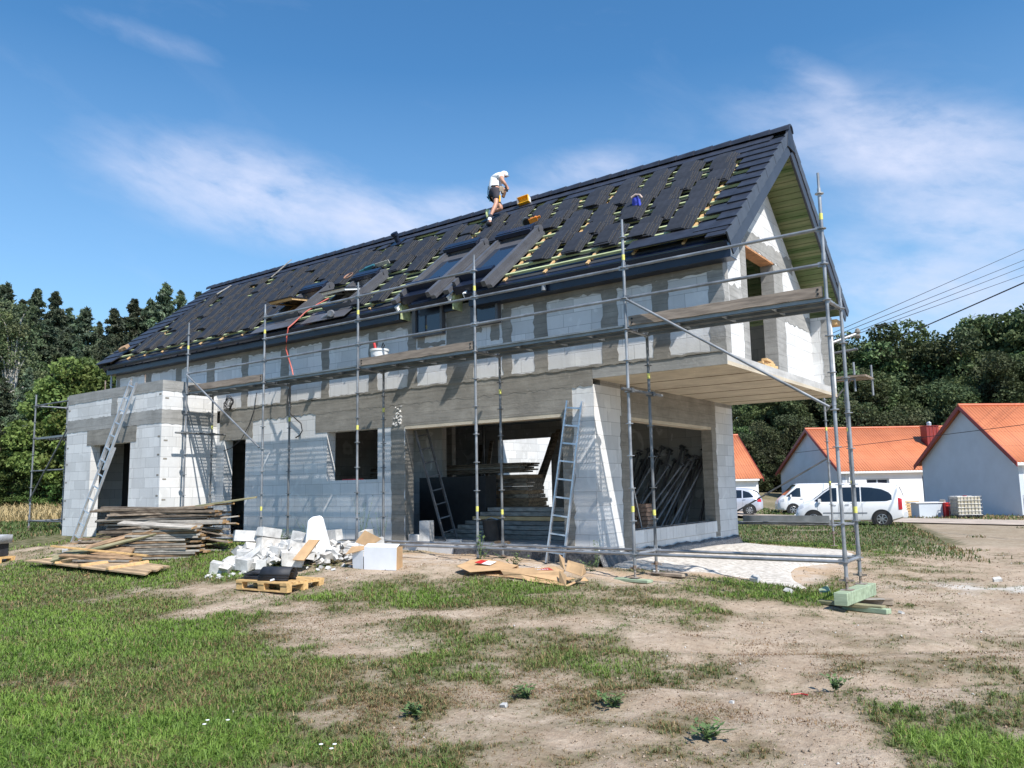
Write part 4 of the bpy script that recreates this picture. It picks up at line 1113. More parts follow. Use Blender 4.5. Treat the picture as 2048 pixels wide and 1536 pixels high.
def toeboard(root, x0, x1, y, z, mat='toeboard'):
    mb = MB(); n = 24
    rows = [[(x0+(x1-x0)*i/n, y+dy, z+dz+.004*math.sin(i*1.3)) for dy, dz in ((0, 0), (0, .15), (.032, .15), (.032, 0))] for i in range(n+1)]
    mb.grid(rows, True); mb.f += [(0, 1, 2, 3), tuple(len(mb.v)-4+k for k in (3, 2, 1, 0))]
    for x in (x0+.05, x1-.05): mb.box((x-.02, y-.003, z+.02), (x+.02, y+.035, z+.03))
    o = mb.obj('toe_board', M[mat], root)
    b = MB()
    for x in (x0+.06, x1-.06):
        for dz in (.045, .105): b.tube((x, y-.008, z+dz), (x, y-.001, z+dz), .016, 8)
    b.obj('toe_board_bolts', M['black'], o)
    return o
zk = lambda k: .6+.5*k
scaf = thing('scaffold', 'long grey tube scaffold with one deck along the front of the unfinished house', 'scaffold', (-7.7, .36, 0))
xs_ = [-15.35+Lb*i for i in range(6)]
jk = []
for i, x in enumerate(xs_):
    ga = .243 if i == 5 else float(gz(x, 0))+.045; gb = .243 if i == 5 else float(gz(x, Wb))+.045
    standard(scaf, x, 0, .40 if i == 5 else .42, zk(10.6), [zk(k) for k in range(11)], True, min(ga, .40), stick=(5.27,)+((1.28,) if i in (0, 1, 3, 4) else ())+((2.9,) if i == 2 else ()))
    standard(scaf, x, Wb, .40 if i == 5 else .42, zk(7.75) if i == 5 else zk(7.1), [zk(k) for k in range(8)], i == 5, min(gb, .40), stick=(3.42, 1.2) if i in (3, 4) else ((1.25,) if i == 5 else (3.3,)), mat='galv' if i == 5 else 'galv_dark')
    ledger(scaf, (x, 0, zk(0)), (x, Wb, zk(0)), 'transom'); ledger(scaf, (x, 0, zk(7)), (x, Wb, zk(7)), 'transom')
for i in range(5):
    a, b = xs_[i], xs_[i+1]
    for y in (0, Wb): ledger(scaf, (a, y, zk(0)), (b, y, zk(0)))
    rails = {0: (8,), 1: (8, 9, 10), 2: (8, 9, 10), 3: (8, 9), 4: (8, 9)}[i]
    for k in rails: ledger(scaf, (a, 0, zk(k)), (b, 0, zk(k)), 'guard_rail')
    deck(scaf, a, b, .035, .355, zk(7)+.05); deck(scaf, a, b, .375, .695, zk(7)+.05)
    if i in (0, 2, 4): toeboard(scaf, a+.05, b-.05, -.002, zk(7)+.05)
    else: MB().box((a+.04, .0, zk(7)+.045), (b-.04, .03, zk(7)+.075)).obj('deck_edge_rail', M['deck'], scaf)
for a, b in ((0, 1), (4, 5)):
    ledger(scaf, (xs_[a], -.05, zk(8)), (xs_[b], -.05, zk(4)), 'diagonal_brace', .021, heads=False)
for i, x in ((4, xs_[4]), (0, xs_[0])):
    z = zk(5)+.02
    mb = MB().tube((x+.055, -.30, z), (x+.055, 1.085 if i == 4 else 1.085, z), .0242, 10)
    mb.tube((x+.055, -.31, z), (x+.055, -.299, z), .018, 8)
    for y in (0, Wb): mb.box((x-.03, y-.04, z-.035), (x+.09, y+.04, z+.035))
    mb.obj('wall_tie', M['galv_dark'], scaf, smooth=True)

# scaffold behind the gable (far right corner of the house) and the tower at the annex
sc2 = thing('scaffold', 'dull scaffold tubes at the far rear corner beyond the overhanging storey', 'scaffold', (-2.6, 9.6, 0))
for x, y in ((-2.45, 8.9), (-2.15, 9.7)):
    standard(sc2, x, y, .45, 3.85, [.6+.5*k for k in range(7)], False, .12 if y < 9 else .1, stick=(2.9, 1.6))
for x, y, z0, z1 in ((-1.72, 8.9, 3.75, 4.45), (-1.50, 9.7, 3.7, 4.45)): standard(sc2, x, y, z0, z1, [4.1], False)
for y in (8.9, 9.7): ledger(sc2, (-2.45 if y < 9 else -2.15, y, .62), (-9.0, y, .62))
ledger(sc2, (-1.72, 8.9, 4.1), (-1.5, 9.7, 4.1), 'transom'); ledger(sc2, (-4.8, 8.9, 4.0), (-1.72, 8.9, 4.06)); ledger(sc2, (-2.45, 8.9, .60), (-2.15, 9.7, .60), 'transom')
MB().box((-4.6, 8.80, .68), (-2.5, 8.84, .83)).box((-4.6, 8.84, .68), (-2.5, 9.2, .70)).obj('deck_plank', M['deck'], sc2)
MB().box((-3.5, 8.8, 4.08), (-1.45, 9.6, 4.13)).obj('deck_plank', M['oldwood'], sc2)
MB().tube((-3.4, 8.9, 4.62), (-1.6, 8.9, 4.76), .03, 8).obj('guard_rail', M['galv_dark'], sc2)
MB().tube((-2.45, 8.9, 2.2), (-5.2, 8.9, .7), .02, 8).obj('diagonal_brace', M['galv_dark'], sc2)
MB().tube((-1.75, 8.9, 4.1), (-2.45, 8.9, 3.3), .02, 8).obj('diagonal_brace', M['galv_dark'], sc2)

sc3 = thing('scaffold', 'small scaffold tower standing beside the far side of the flat roofed annex', 'scaffold', (-22.2, .4, .6))
for x, y, t in ((-23.5, -.05, 4.75), (-23.5, .90, 4.75), (-20.85, -.05, 3.6), (-20.85, .9, 5.3)):
    standard(sc3, x, y, .75, t, [.9+.5*k for k in range(int((t-.9)/.5)+1)], False, .62)
for y in (-.05, .9):
    for z in (4.4, 2.4, .9): ledger(sc3, (-23.5, y, z), (-20.85, y, z), mat='galv_dark')
for x in (-23.5, -20.85):
    for z in (.9, 3.4, 4.4): ledger(sc3, (x, -.05, z), (x, .9, z), 'transom')
deck(sc3, -23.5, -20.85, .0, .40, 3.42); deck(sc3, -23.5, -20.85, .44, .85, 3.42)
MB().tube((-23.5, -.09, 1.5), (-20.95, -.09, 3.9), .024, 8).obj('diagonal_brace', M['galv_dark'], sc3)

# ------------------------------------------------------------------ timbers under the jacks
def timber(name, label, c, size, rz, mat, cat='timber', grp=None):
    o = MB().rbox(c, size, rz).obj(name, M[mat], origin=None, bevel=.006)
    return tag(o, label, cat, grp)
TG = 'timbers packed under the scaffold foot'
timber('timber_beam', 'thick square green timber on top of the packing under the nearest scaffold foot', (.03, .30, .163), (.17, 1.25, .16), -.06, 'greentimber', grp=TG)
timber('timber_packing', 'long flat dark plank lying across under the thick green timber', (.02, .02, .058), (.85, .14, .045), -.18, 'oldgreen', grp=TG)
timber('timber_packing', 'green timber offcut on the sand in front of the thick green beam', (.22, -.02, .022), (.60, .12, .065), -.30, 'greentimber', grp=TG)
timber('timber_packing', 'short brown packing block under the rear end of the green beam', (.22, .60, .045), (.40, .14, .08), .15, 'oldwood', grp=TG)
timber('timber_packing', 'thin pale board wedged under the rear half of the green beam', (.16, .48, .08), (.36, .10, .015), .5, 'oldgrey', grp=TG)
gg = float(gz(-3.07, .4))
timber('timber_packing', 'brown plank under the inner scaffold foot beside the gravel', (-2.92, .80, float(gz(-3, .8))+.03), (.62, .20, .05), -.05, 'oldwood')
timber('timber_packing', 'dark green plank under the outer foot of the scaffold at the ladder side', (-3.1, -.02, float(gz(-3, 0))+.015), (.62, .16, .045), -.12, 'greentimber')
for i in range(4):
    x = xs_[i]
    timber('timber_packing', ['flat board under the scaffold foot at the corner of the annex', 'flat board under the scaffold foot between annex and rubble', 'flat board under the scaffold foot behind the rubble heap', 'flat board under the scaffold foot behind the torn cardboard'][i],
           (x, .1, float(gz(x, 0))+.02), (.3, .35, .045), .1*i, 'oldwood')
# ------------------------------------------------------------------ loose tiles stacked on the battens
ORD = ['first', 'second', 'third', 'fourth', 'fifth', 'sixth', 'seventh', 'eighth', 'ninth', 'tenth', 'eleventh', 'twelfth', 'thirteenth', 'fourteenth', 'fifteenth', 'sixteenth']
EXv, EVv, ENv = Vector((1, 0, 0)), Vector((0, CA, SA)), Vector((0, -SA, CA))
def roofM(u, v, off, tilt=0, yaw=0):
    B_ = Matrix(((EXv.x, EVv.x, ENv.x), (EXv.y, EVv.y, ENv.y), (EXv.z, EVv.z, ENv.z)))
    M3 = B_ @ Matrix.Rotation(yaw, 3, 'Z') @ Matrix.Rotation(tilt, 3, 'X')
    return Matrix.Translation(RF(u, v, off)) @ M3.to_4x4()
TW, TL, TH = .31, .42, .017
def tile_shape(mb, x=0, y=0, z=0):
    p = [(0, -TL, 0), (TW, -TL, 0), (TW, -.03, 0), (TW-.03, 0, 0), (.03, 0, 0), (0, -.03, 0)]
    mb.prism([(a+x, b+y, z) for a, b, c in p], (0, 0, TH))
    return mb
tm = tile_shape(MB())
tile_me = bpy.data.meshes.new('roof_tile'); tile_me.from_pydata(tm.v, [], [f[::-1] for f in tm.f]); tile_me.materials.append(M['tile_loose']); tile_me.materials.append(M['tile_side']); tile_me.update()
SIDE = [0, 0, 0, 1, 1, 1, 1, 1]
for i, p in enumerate(tile_me.polygons): p.material_index = SIDE[i]
rt = random.Random(21)
rest_v, rest_f = [], []
count = 0
col = 0
u0 = -2.80
while u0 > XL+1.15:
    rows = range(1, 11) if u0 > -7 else range(1, 12)
    uj = u0+rt.uniform(-.03, .03)
    sidx = 0
    for r in rows:
        if r % 2 == 1: uj = u0+(.06 if (r//2) % 2 else -.06)+rt.uniform(-.04, .04)
        v = VB[r]-.02
        if not notin(uj-.02, uj+TW+.16, v, v+TL) : continue
        if rt.random() < .07 or (r == 1 and rt.random() < .3): continue
        if abs(uj+8.15) < .30 and r in (1, 2): continue
        n = rt.choice((4, 4, 4, 5))
        fan = rt.uniform(.032, .050)
        sidx += 1
        for i in range(n):
            us = uj+(n-1-i)*fan+rt.uniform(-.012, .012)
            m = roofM(us, v+rt.uniform(-.035, .03), (.018 if r > 1 else .008)+i*TH*1.15, math.radians(rt.uniform(6.5, 8.0) if r > 1 else 3), rt.uniform(-.035, .035))
            if count < 300:
                o = bpy.data.objects.new('roof_tile', tile_me); COL.objects.link(o); o.matrix_world = m
                k = n-1-i
                if k == 0: lb = 'top tile of the %s stack down in the %s loose column from the gable' % (ORD[sidx-1], ORD[col])
                elif k == n-1: lb = 'bottom tile of the %s stack down in the %s loose column from the gable' % (ORD[sidx-1], ORD[col])
                else: lb = '%s tile from the top in the %s stack of the %s column from the gable' % (ORD[k], ORD[sidx-1], ORD[col])
                tag(o, lb, 'roof tile', 'loose roof tiles stacked on the battens'); count += 1
            else:
                b = len(rest_v)
                rest_v += [tuple(m @ Vector(p)) for p in tm.v]; rest_f += [tuple(b+j for j in f[::-1]) for f in tm.f]
    u0 -= .70 if u0 > -10 else .66
    col += 1
me = bpy.data.meshes.new('loose_roof_tiles'); me.from_pydata(rest_v, [], rest_f); me.materials.append(M['tile_loose']); me.materials.append(M['tile_side'])
me.polygons.foreach_set('material_index', [SIDE[i % 8] for i in range(len(me.polygons))]); me.update()
o = bpy.data.objects.new('loose_roof_tiles', me); COL.objects.link(o)
tag(o, 'mass of loose dark tiles stacked over the farther part of the roof', 'roof tiles', kind='stuff')

# ------------------------------------------------------------------ things lying on the roof
def on_roof(u, v, off=0): return Vector(RF(u, v, off))
cy = thing('tool_crate', 'yellow open crate with a grey side lying on the ridge beside the roofer', 'crate', tuple(on_roof(-7.9, .12, .05)))
Mx = roofM(-8.02, .34, .02, math.radians(40), .25) @ Matrix.Scale(.78, 4)
def tmb(mb, Mx): mb.v = [tuple(Mx @ Vector(p)) for p in mb.v]; return mb
c = MB().box((0, 0, 0), (.36, .24, .015)).box((0, 0, 0), (.36, .015, .14)).box((0, .225, 0), (.36, .24, .14)).box((.345, .015, 0), (.36, .225, .14)); tmb(c, Mx).obj('crate_body', M['yellow'], cy)
c = MB().box((-.02, 0, 0), (0, .24, .15)); tmb(c, Mx).obj('crate_end', M['grey'], cy)
c = MB().box((.362, .02, -.05), (.37, .2, .09)); tmb(c, Mx).obj('white_flap', M['white'], cy)
ds = thing('disc_cutter', 'orange disc cutter with a grey round guard lying on the tiles below the yellow crate', 'power tool', tuple(on_roof(-6.6, 2.2, .1)))
Mx = roofM(-6.75, 2.22, .10, 0, .35) @ Matrix.Scale(.75, 4)
c = MB().lathe((0, 0, .08), [(.0, -.02), (.15, -.02), (.15, .02), (.0, .02)], 20, 'Y'); tmb(c, Mx).obj('blade_guard', M['grey'], ds, smooth=True)
c = MB().lathe((0, -.03, .08), [(.0, -.008), (.11, -.008), (.11, .004), (.0, .004)], 20, 'Y'); tmb(c, Mx).obj('cutting_disc', M['black'], ds)
c = MB().rbox((.20, 0, .08), (.24, .13, .13), .1).rbox((.36, .0, .10), (.14, .06, .06), .1); tmb(c, Mx).obj('motor_body', M['orange'], ds)
c = MB().path([(.12, 0, .14), (.10, 0, .26), (.22, 0, .27), (.26, 0, .14)], .016, 8); tmb(c, Mx).obj('handle', M['black'], ds)
bg_ = MB()
Mx = roofM(-3.98, 2.62, .02, 0, 0)
rr = random.Random(4)
rows = []
for i in range(9):
    h = i/8*.20; rad = .075*(1-.55*(i/8)**2)+.01
    rows.append([((rad*(1+.25*rr.random()))*math.cos(2*pi*k/10), (rad*(1+.25*rr.random()))*math.sin(2*pi*k/10)+h*.25, h) for k in range(10)])
bg_.grid(rows, True); tmb(bg_, Mx)
t = thing('tool_bag', 'blue cloth bag with a pale rag hanging on the battens near the gable', 'bag', tuple(on_roof(-3.95, 2.6, 0)))
bg_.obj('bag_body', M['blue'], t, smooth=True)
c = MB().path([(-.06, .02, .205), (.03, .05, .235), (.12, .03, .22), (.18, -.03, .17)], .026, 8, .015); tmb(c, Mx).obj('pale_rag', simple('pale_rag', (.62, .46, .38), .9, .2, 8), t, smooth=True)
t = thing('cordless_saw', 'teal power saw with a pale guide bar lying above the open roof window', 'power tool', tuple(on_roof(-11.0, 2.6, .1)))
Mx = roofM(-11.15, 2.62, .10, 0, .15)
c = MB().rbox((-.12, 0, .05), (.26, .12, .10), .3).rbox((-.30, -.06, .06), (.2, .05, .05), .5); tmb(c, Mx).obj('saw_body', M['teal'], t)
c = MB().rbox((.26, .02, .06), (.42, .02, .09), 0); tmb(c, Mx).obj('guide_bar', simple('pale_bar', (.45, .43, .38), .5, .2, 8), t)
c = MB().rbox((.04, -.06, .02), (.10, .10, .10), .3); tmb(c, Mx).obj('battery', M['black'], t)
c = MB()
for k in range(3): c.path([(.10*math.cos(a)*(1+.1*k), .10*math.sin(a)*1.6, .10+.006*k) for a in np.linspace(0, 6.2, 18)], .010, 6)
tmb(c, roofM(-11.75, 2.95, .08, 0, .4)); tag(c.obj('cable_coil', simple('brown_cable', (.30, .16, .10), .6, .2, 8), smooth=True), 'brown coiled cable lying on the tiles above the open roof window', 'cable')
ww = [(-20.35, 4.35, .26, .22, .09, 'rough brown wood offcut on the lowest batten near the far verge', 'oldbrown', .5), (-19.35, .95, .07, .55, .02, 'pale thin offcut lying on tiles near the far end of the ridge', 'oldgrey', -.25),
      (-17.1, .30, .06, .85, .02, 'long pale lath standing up over the ridge course', 'oldgrey', -.35)]
for u, v, a, b, h, lb, mt, yw in ww:
    c = MB().rbox((0, 0, h/2+.09), (a, b, h), 0); tmb(c, roofM(u, v, 0, math.radians(10) if 'lath' in lb else 0, yw)); tag(c.obj('wood_offcut', M[mt]), lb, 'offcut')
t = thing('vent_tile', 'dark vent cowl fixed in the second tile course left of the roofer', 'roof vent', tuple(on_roof(-12.3, .72, 0)))
c = MB().lathe((0, 0, 0), [(.07, -.02), (.07, .22), (.10, .22), (.10, .30), (0, .32)], 14); tmb(c, roofM(-11.9, .62, .0, 0, 0)); c.obj('vent_pipe', M['navy'], t, smooth=True)
c = MB().box((-.16, -.22, 0), (.16, .2, .02)); tmb(c, roofM(-11.9, .62, .015, 0, 0)); c.obj('vent_base', M['navy'], t)
# grey plastic bend lying on the gutter
c = MB(); c.path([(-11.12, .72, 5.53), (-10.95, .70, 5.56), (-10.80, .66, 5.58), (-10.68, .58, 5.57), (-10.62, .48, 5.53)], .062, 14); c.path([(-10.66, .55, 5.555), (-10.62, .48, 5.53)], .075, 14)
c.lathe((-10.613, .468, 5.525), [(0, 0), (.055, -.002)], 14, 'Y')
tag(c.obj('pipe_bend', M['grey'], smooth=True), 'grey plastic pipe bend resting on the gutter under the open roof windows', 'pipe')
# red hose from the roof window over the gutter down to the deck
hp = [(-11.80, 1.45, 6.24), (-11.95, 1.2, 6.05), (-12.07, .98, 5.86), (-12.18, .72, 5.56), (-12.22, .60, 5.44), (-12.25, .585, 5.2), (-12.28, .60, 4.93), (-12.2, .62, 4.7), (-12.08, .62, 4.45), (-11.98, .6, 4.19)]
tag(MB().path(hp, .016, 8).obj('air_hose', M['hose'], smooth=True), 'red air hose hanging from the roof window over the gutter to the deck', 'hose')
# bucket on the deck
t = thing('bucket', 'white plastic bucket with a red handled tool standing on the scaffold deck', 'bucket', (-9.02, .42, 4.155))
MB().lathe((-9.02, .42, 4.155), [(0, 0), (.15, 0), (.185, .33), (.20, .33), (.20, .37), (.18, .37), (.145, .02), (0, .02)], 20).obj('bucket_body', M['white'], t, smooth=True)
MB().tube((-9.06, .42, 4.3), (-9.18, .42, 4.70), .028, 8).obj('tool_handle', M['red'], t, smooth=True)
MB().path([(-9.0, .45, 4.3), (-8.98, .45, 4.58), (-8.93, .44, 4.66), (-8.88, .43, 4.60), (-8.92, .43, 4.54), (-8.97, .44, 4.57)], .012, 6).obj('tool_wire', M['black'], t, smooth=True)
t = thing('cable_bundle', 'tangle of black cable hanging at the corner between annex and front wall', 'cable', (-15.2, .9, 3.5))
c = MB(); rr = random.Random(9)
for k in range(7):
    a0 = rr.uniform(0, 6); rx, rz = rr.uniform(.10, .20), rr.uniform(.10, .2); cx, cz = -15.05+rr.uniform(-.06, .06), 3.93+rr.uniform(-.05, .05)
    c.path([(cx+rx*math.cos(a), .98+.03*math.sin(3*a), cz+rz*math.sin(a)) for a in np.linspace(a0, a0+5.8, 16)], .009, 5)
c.obj('cable_loops', M['wire'], t, smooth=True)
MB().path([(-14.0, 1.06, 4.1), (-14.05, 1.05, 3.7), (-14.25, 1.04, 3.3), (-14.5, 1.0, 2.95), (-14.9, .98, 2.75), (-15.2, .98, 2.7)], .010, 6).obj('hanging_cable', M['wire'], t, smooth=True)
# black hose against the front wall below the deck
tag(MB().path([(-12.75, 1.07, 4.1), (-12.78, 1.06, 3.8), (-12.7, 1.05, 3.5), (-12.45, 1.04, 3.35), (-12.25, 1.04, 3.22), (-12.2, 1.04, 3.05), (-12.3, 1.05, 2.95), (-12.45, 1.05, 2.9)], .014, 6).obj('black_hose', M['wire'], smooth=True), 'thin black hose hanging on the front wall left of the ground floor window', 'hose')

# ------------------------------------------------------------------ the roofer
foot = Vector(RF(-8.25, 1.50, .10))
PW = 868.0
def pp(X, Yp, d=0.0): return foot + cr*((X-440)/PW) + cu*((1425-Yp)/PW) + cf*(d+.0012*(1425-Yp)*0.5)
per = thing('person', 'roofer in white shirt, dark shorts and white cap bending over on the ridge', 'person', tuple(foot))
def skin_body(name, nodes, edges, mat, parent, root=0, sub=2):
    me = bpy.data.meshes.new(name)
    o0 = world_loc(parent)
    me.from_pydata([tuple(pp(*n[:3])-o0) for n in nodes], edges, [])
    me.materials.append(mat)
    o = bpy.data.objects.new(name, me); COL.objects.link(o); o.parent = parent
    sk = o.modifiers.new('skin', 'SKIN'); sk.use_smooth_shade = True
    if not me.skin_vertices: me.skin_vertices.new() if hasattr(me.skin_vertices, 'new') else None
    lay = me.skin_vertices[0].data
    for i, n in enumerate(nodes):
        r = n[3]; lay[i].radius = (r, r) if not isinstance(r, tuple) else r; lay[i].use_root = (i == root)
    ss_ = o.modifiers.new('sub', 'SUBSURF'); ss_.levels = sub; ss_.render_levels = sub
    return o
body_n = [(545, 610, .02, .115), (552, 500, .02, .100), (580, 350, .02, .11), (640, 268, .04, .105), (700, 228, .05, .055), (738, 222, .06, .078), (772, 238, .06, .07), (800, 262, .05, .02),
    (672, 292, -.12, .062), (712, 425, -.20, .050), (760, 490, -.17, .042), (802, 545, -.10, .030), (818, 575, -.06, .034),
    (830, 600, -.05, .010), (822, 615, -.03, .009), (842, 590, -.07, .010), (838, 610, -.08, .009), (848, 582, -.03, .010), (846, 603, -.02, .009), (826, 598, -.10, .010), (815, 617, -.10, .009), (800, 592, -.05, .011), (796, 606, -.03, .009),
    (590, 292, .19, .058), (660, 455, .27, .045), (745, 560, .14, .030), (768, 590, .08, .034),
    (782, 600, .05, .010), (790, 615, .03, .009), (776, 612, .07, .010), (780, 628, .05, .009), (785, 590, .09, .010), (800, 603, .09, .009), (768, 616, .10, .010), (770, 632, .09, .009),
    (592, 680, -.09, .095), (588, 900, -.10, .066), (580, 965, -.10, .058), (545, 1060, -.09, .058), (482, 1215, -.08, .036), (455, 1330, -.08, .040), (480, 1420, -.14, .030),
    (505, 690, .10, .095), (640, 905, .16, .070), (688, 1010, .18, .060), (600, 1030, .24, .052), (470, 1060, .30, .036), (425, 1090, .31, .036), (418, 1180, .30, .028)]
E_ = [(0,1),(1,2),(2,3),(3,4),(4,5),(5,6),(6,7),(3,8),(8,9),(9,10),(10,11),(11,12)]
for a in (13, 15, 17, 19, 21): E_ += [(12, a), (a, a+1)]
E_ += [(3,23),(23,24),(24,25),(25,26)]
for a in (27, 29, 31, 33): E_ += [(26, a), (a, a+1)]
E_ += [(0,35),(35,36),(36,37),(37,38),(38,39),(39,40),(40,41),(0,42),(42,43),(43,44),(44,45),(45,46),(46,47),(47,48)]
skin_body('body', body_n, E_, M['skin'], per)
skin_body('shirt', [(534, 650, .02, .150), (544, 540, .02, .160), (572, 390, .02, .160), (625, 295, .03, .150), (688, 236, .05, .090), (668, 300, -.12, .088), (690, 362, -.155, .075), (592, 300, .19, .085), (625, 380, .23, .07)],
          [(0,1),(1,2),(2,3),(3,4),(3,5),(5,6),(3,7),(7,8)], M['shirt'], per)
skin_body('shorts', [(545, 585, .02, .155), (548, 640, .02, .15), (594, 720, -.09, .118), (592, 800, -.10, .098), (590, 885, -.10, .092), (512, 720, .10, .115), (575, 815, .13, .10), (632, 890, .16, .092)],
          [(0,1),(1,2),(2,3),(3,4),(1,5),(5,6),(6,7)], M['shorts'], per)
def ell(c, rx, ry, rz, n=12, m=8, lo=-1):
    rows = []
    for i in range(m+1):
        t = lo*pi/2+(pi/2-lo*pi/2)*i/m
        rows.append([Vector(c)+cr*(rx*math.cos(t)*math.cos(2*pi*k/n))+cf*(ry*math.cos(t)*math.sin(2*pi*k/n))+cu*(rz*math.sin(t)) for k in range(n)])
    return MB().grid(rows, True)
cap = ell(pp(742, 212, .06), .105, .10, .085, lo=-.35); cap.obj('white_cap', M['white'], per, smooth=True)
ell(pp(790, 252, .06), .075, .075, .012).obj('cap_brim', M['shirt'], per, smooth=True)
ell(pp(690, 205, .08), .05, .07, .035).obj('hair', M['leather'], per, smooth=True)
for d in (.02, .10): ell(pp(806, 245, d), .008, .008, .008, 8, 5).obj('eye', M['black'], per, smooth=True)
ell(pp(745, 250, -.02), .02, .012, .03, 8, 6).obj('ear', M['skin'], per, smooth=True)
ell(pp(800, 285, .06), .012, .025, .006, 8, 5).obj('mouth', M['brownred'], per, smooth=True)
def shoe(c, a, b, sole):
    h = MB(); h.path([pp(*p) for p in a], .052, 10, .046); o = h.obj('shoe', M['whitefoam'], per, smooth=True)
    MB().path([pp(*p) for p in b], .056, 10, .048).obj('shoe_sole', M['black'] if sole else simple('lime_sole', (.62, .66, .30), .7, .1, 8), o, smooth=True)
shoe(0, [(460, 1290, -.08), (452, 1345, -.08)], [(425, 1400, -.08), (440, 1418, -.09), (500, 1420, -.13)], True)
shoe(1, [(452, 1040, .31), (440, 1165, .30)], [(405, 1030, .31), (398, 1100, .31), (420, 1190, .30)], False)
MB().path([pp(478, 1215, -.08), pp(462, 1285, -.08)], .045, 10).obj('sock', M['shorts'], per, smooth=True)
# belt, pouches, hammer and driver
MB().path([pp(425, 560, .03), pp(500, 540, -.14), pp(600, 535, -.15), pp(680, 565, -.06)], .016, 6).obj('tool_belt', M['black'], per, smooth=True)
MB().obb(pp(690, 640, -.14), cr*.055, cf*.04, cu*.085).obj('nail_pouch', M['pouch'], per, bevel=.012)
MB().obb(pp(745, 720, -.05), (cr*.8-cu*.3)*.045, cf*.04, (cu*.9+cr*.3)*.085).obj('nail_pouch', M['leather'], per, bevel=.012)
MB().obb(pp(545, 570, -.16), cr*.03, cf*.02, cu*.03).obj('belt_buckle', M['black'], per)
MB().path([pp(412, 500, .08), pp(405, 690, .08), pp(425, 760, .06), pp(455, 870, .03)], .012, 6).obj('hanging_strap', M['teal'], per, smooth=True)
hm = thing('hammer', 'hammer with a yellow handle hanging from the roofer tool belt', 'hammer', tuple(pp(665, 800, -.17)))
MB().path([pp(672, 690, -.17), pp(662, 800, -.17)], .016, 8).obj('shaft', M['alu'], hm, smooth=True)
MB().path([pp(664, 780, -.17), pp(660, 930, -.17)], .019, 8).obj('grip', M['yellow'], hm, smooth=True)
MB().path([pp(645, 685, -.17), pp(705, 690, -.17)], .018, 8).obj('head', M['black'], hm, smooth=True)
dv = thing('screwdriver_tool', 'small black cordless driver held in the hands of the roofer', 'power tool', tuple(pp(798, 610, -.03)))
MB().obb(pp(800, 610, -.03), cr*.034, cf*.045, cu*.038).obj('battery', M['black'], dv, bevel=.006)
MB().path([pp(815, 560, -.05), pp(770, 545, .02)], .024, 8).obj('driver_body', M['black'], dv, smooth=True)
# ------------------------------------------------------------------ ladders
def ladder(name, label, a, b, w, n, mat='alu', rail=(.028, .06), wdir=None, feet=False, parent=None, taper=0):
    """two rails from foot a to top b, width w along wdir"""
    a, b = Vector(a), Vector(b); d = (b-a).normalized()
    wd = (Vector(wdir) if wdir else Vector((1, 0, 0))); wd = (wd-d*wd.dot(d)).normalized(); nn = wd.cross(d)
    t = parent or thing(name, label, 'ladder', tuple(a))
    for s in (-1, 1):
        mb = MB(); c = (a+b)/2+wd*s*w/2
        p0, p1 = a+wd*s*(w/2+taper), b+wd*s*w/2
        ax = (p1-p0)/2
        mb.obb((p0+p1)/2, wd*rail[0]/2, nn*rail[1]/2, ax)
        r = mb.obj('ladder_rail', M[mat], t)
        if feet: MB().obb(p0, wd*.025, nn*.04, d*.03).obj('rail_foot', M['black'], r)
    L = (b-a).length
    for i in range(n):
        c = a+d*(L*(i+.6)/n); hw = w/2+taper*(1-(i+.6)/n)
        MB().obb(c, wd*hw, nn*.016, d*.014).obj('rung', M[mat], t)
    return t
A0 = Vector((-18.05, -1.25, float(gz(-18.05, -1.25)))); A1 = Vector((-16.86, AY-.07, 4.50))
la = ladder('ladder', 'two part aluminium ladder leaning against the flat roofed annex', A0, A0+(A1-A0)*.60, .36, 8)
q0 = A0+(A1-A0)*.46+Vector((0, -.055, 0)); ladder('', '', q0, A1+Vector((0, -.055, 0)), .31, 7, parent=la)
ladder('ladder', 'narrow aluminium ladder leaning on the block pillar beside the big opening', (-5.02, .74, float(gz(-5, .74))), (-4.70, 1.04, 3.16), .29, 9, wdir=(1, .15, 0), taper=.02)
ladder('ladder', 'single pale ladder leaning inside the left jamb of the big opening', (-8.35, 1.85, FL), (-8.86, 1.5, 2.9), .30, 8, mat='propgrey', wdir=(.3, 1, 0))
sl_ = thing('step_ladder', 'aluminium step ladder standing inside the side opening', 'step ladder', (-4.95, 3.1, FL))
ladder('', '', (-5.0, 2.75, FL), (-4.95, 3.15, 2.25), .34, 7, parent=sl_, wdir=(1, 0, 0), taper=.05)
for s in (-1, 1): MB().tube((-4.95+s*.2, 3.62, FL), (-4.95+s*.15, 3.18, 2.05), .014, 8).obj('rear_leg', M['alu'], sl_)

# ------------------------------------------------------------------ inside the house
lum = 'boards stored inside the house'
rr = random.Random(31)
def boards_stack(x0, x1, y0, y1, z0, n, th, mats, lab, grp, skew=.03, wv=3):
    for k in range(n):
        for j in range(wv):
            yy = y0+(y1-y0)*(j+.5)/wv; a = x0+rr.uniform(-.15, .05); b = x1+rr.uniform(-.14, .06)
            o = MB().rbox(((a+b)/2, yy, z0+th*(k+.5)), (b-a, (y1-y0)/wv*.9, th*.82), rr.uniform(-skew, skew)).obj('board', M[rr.choice(mats)])
            tag(o, lab, 'board', grp)
boards_stack(-12.6, -7.75, 3.7, 4.3, 1.98, 5, .045, ['oldwood', 'oldgrey'], 'long dark board in the high stack seen through the big opening', 'high board stack inside', wv=2)
o = MB().box((-9.95, 2.62, FL), (-8.0, 3.0, 1.9)).obj('tarpaulin_heap', M['black']); tag(o, 'black sheeted heap under the high board stack inside the big opening', 'heap')
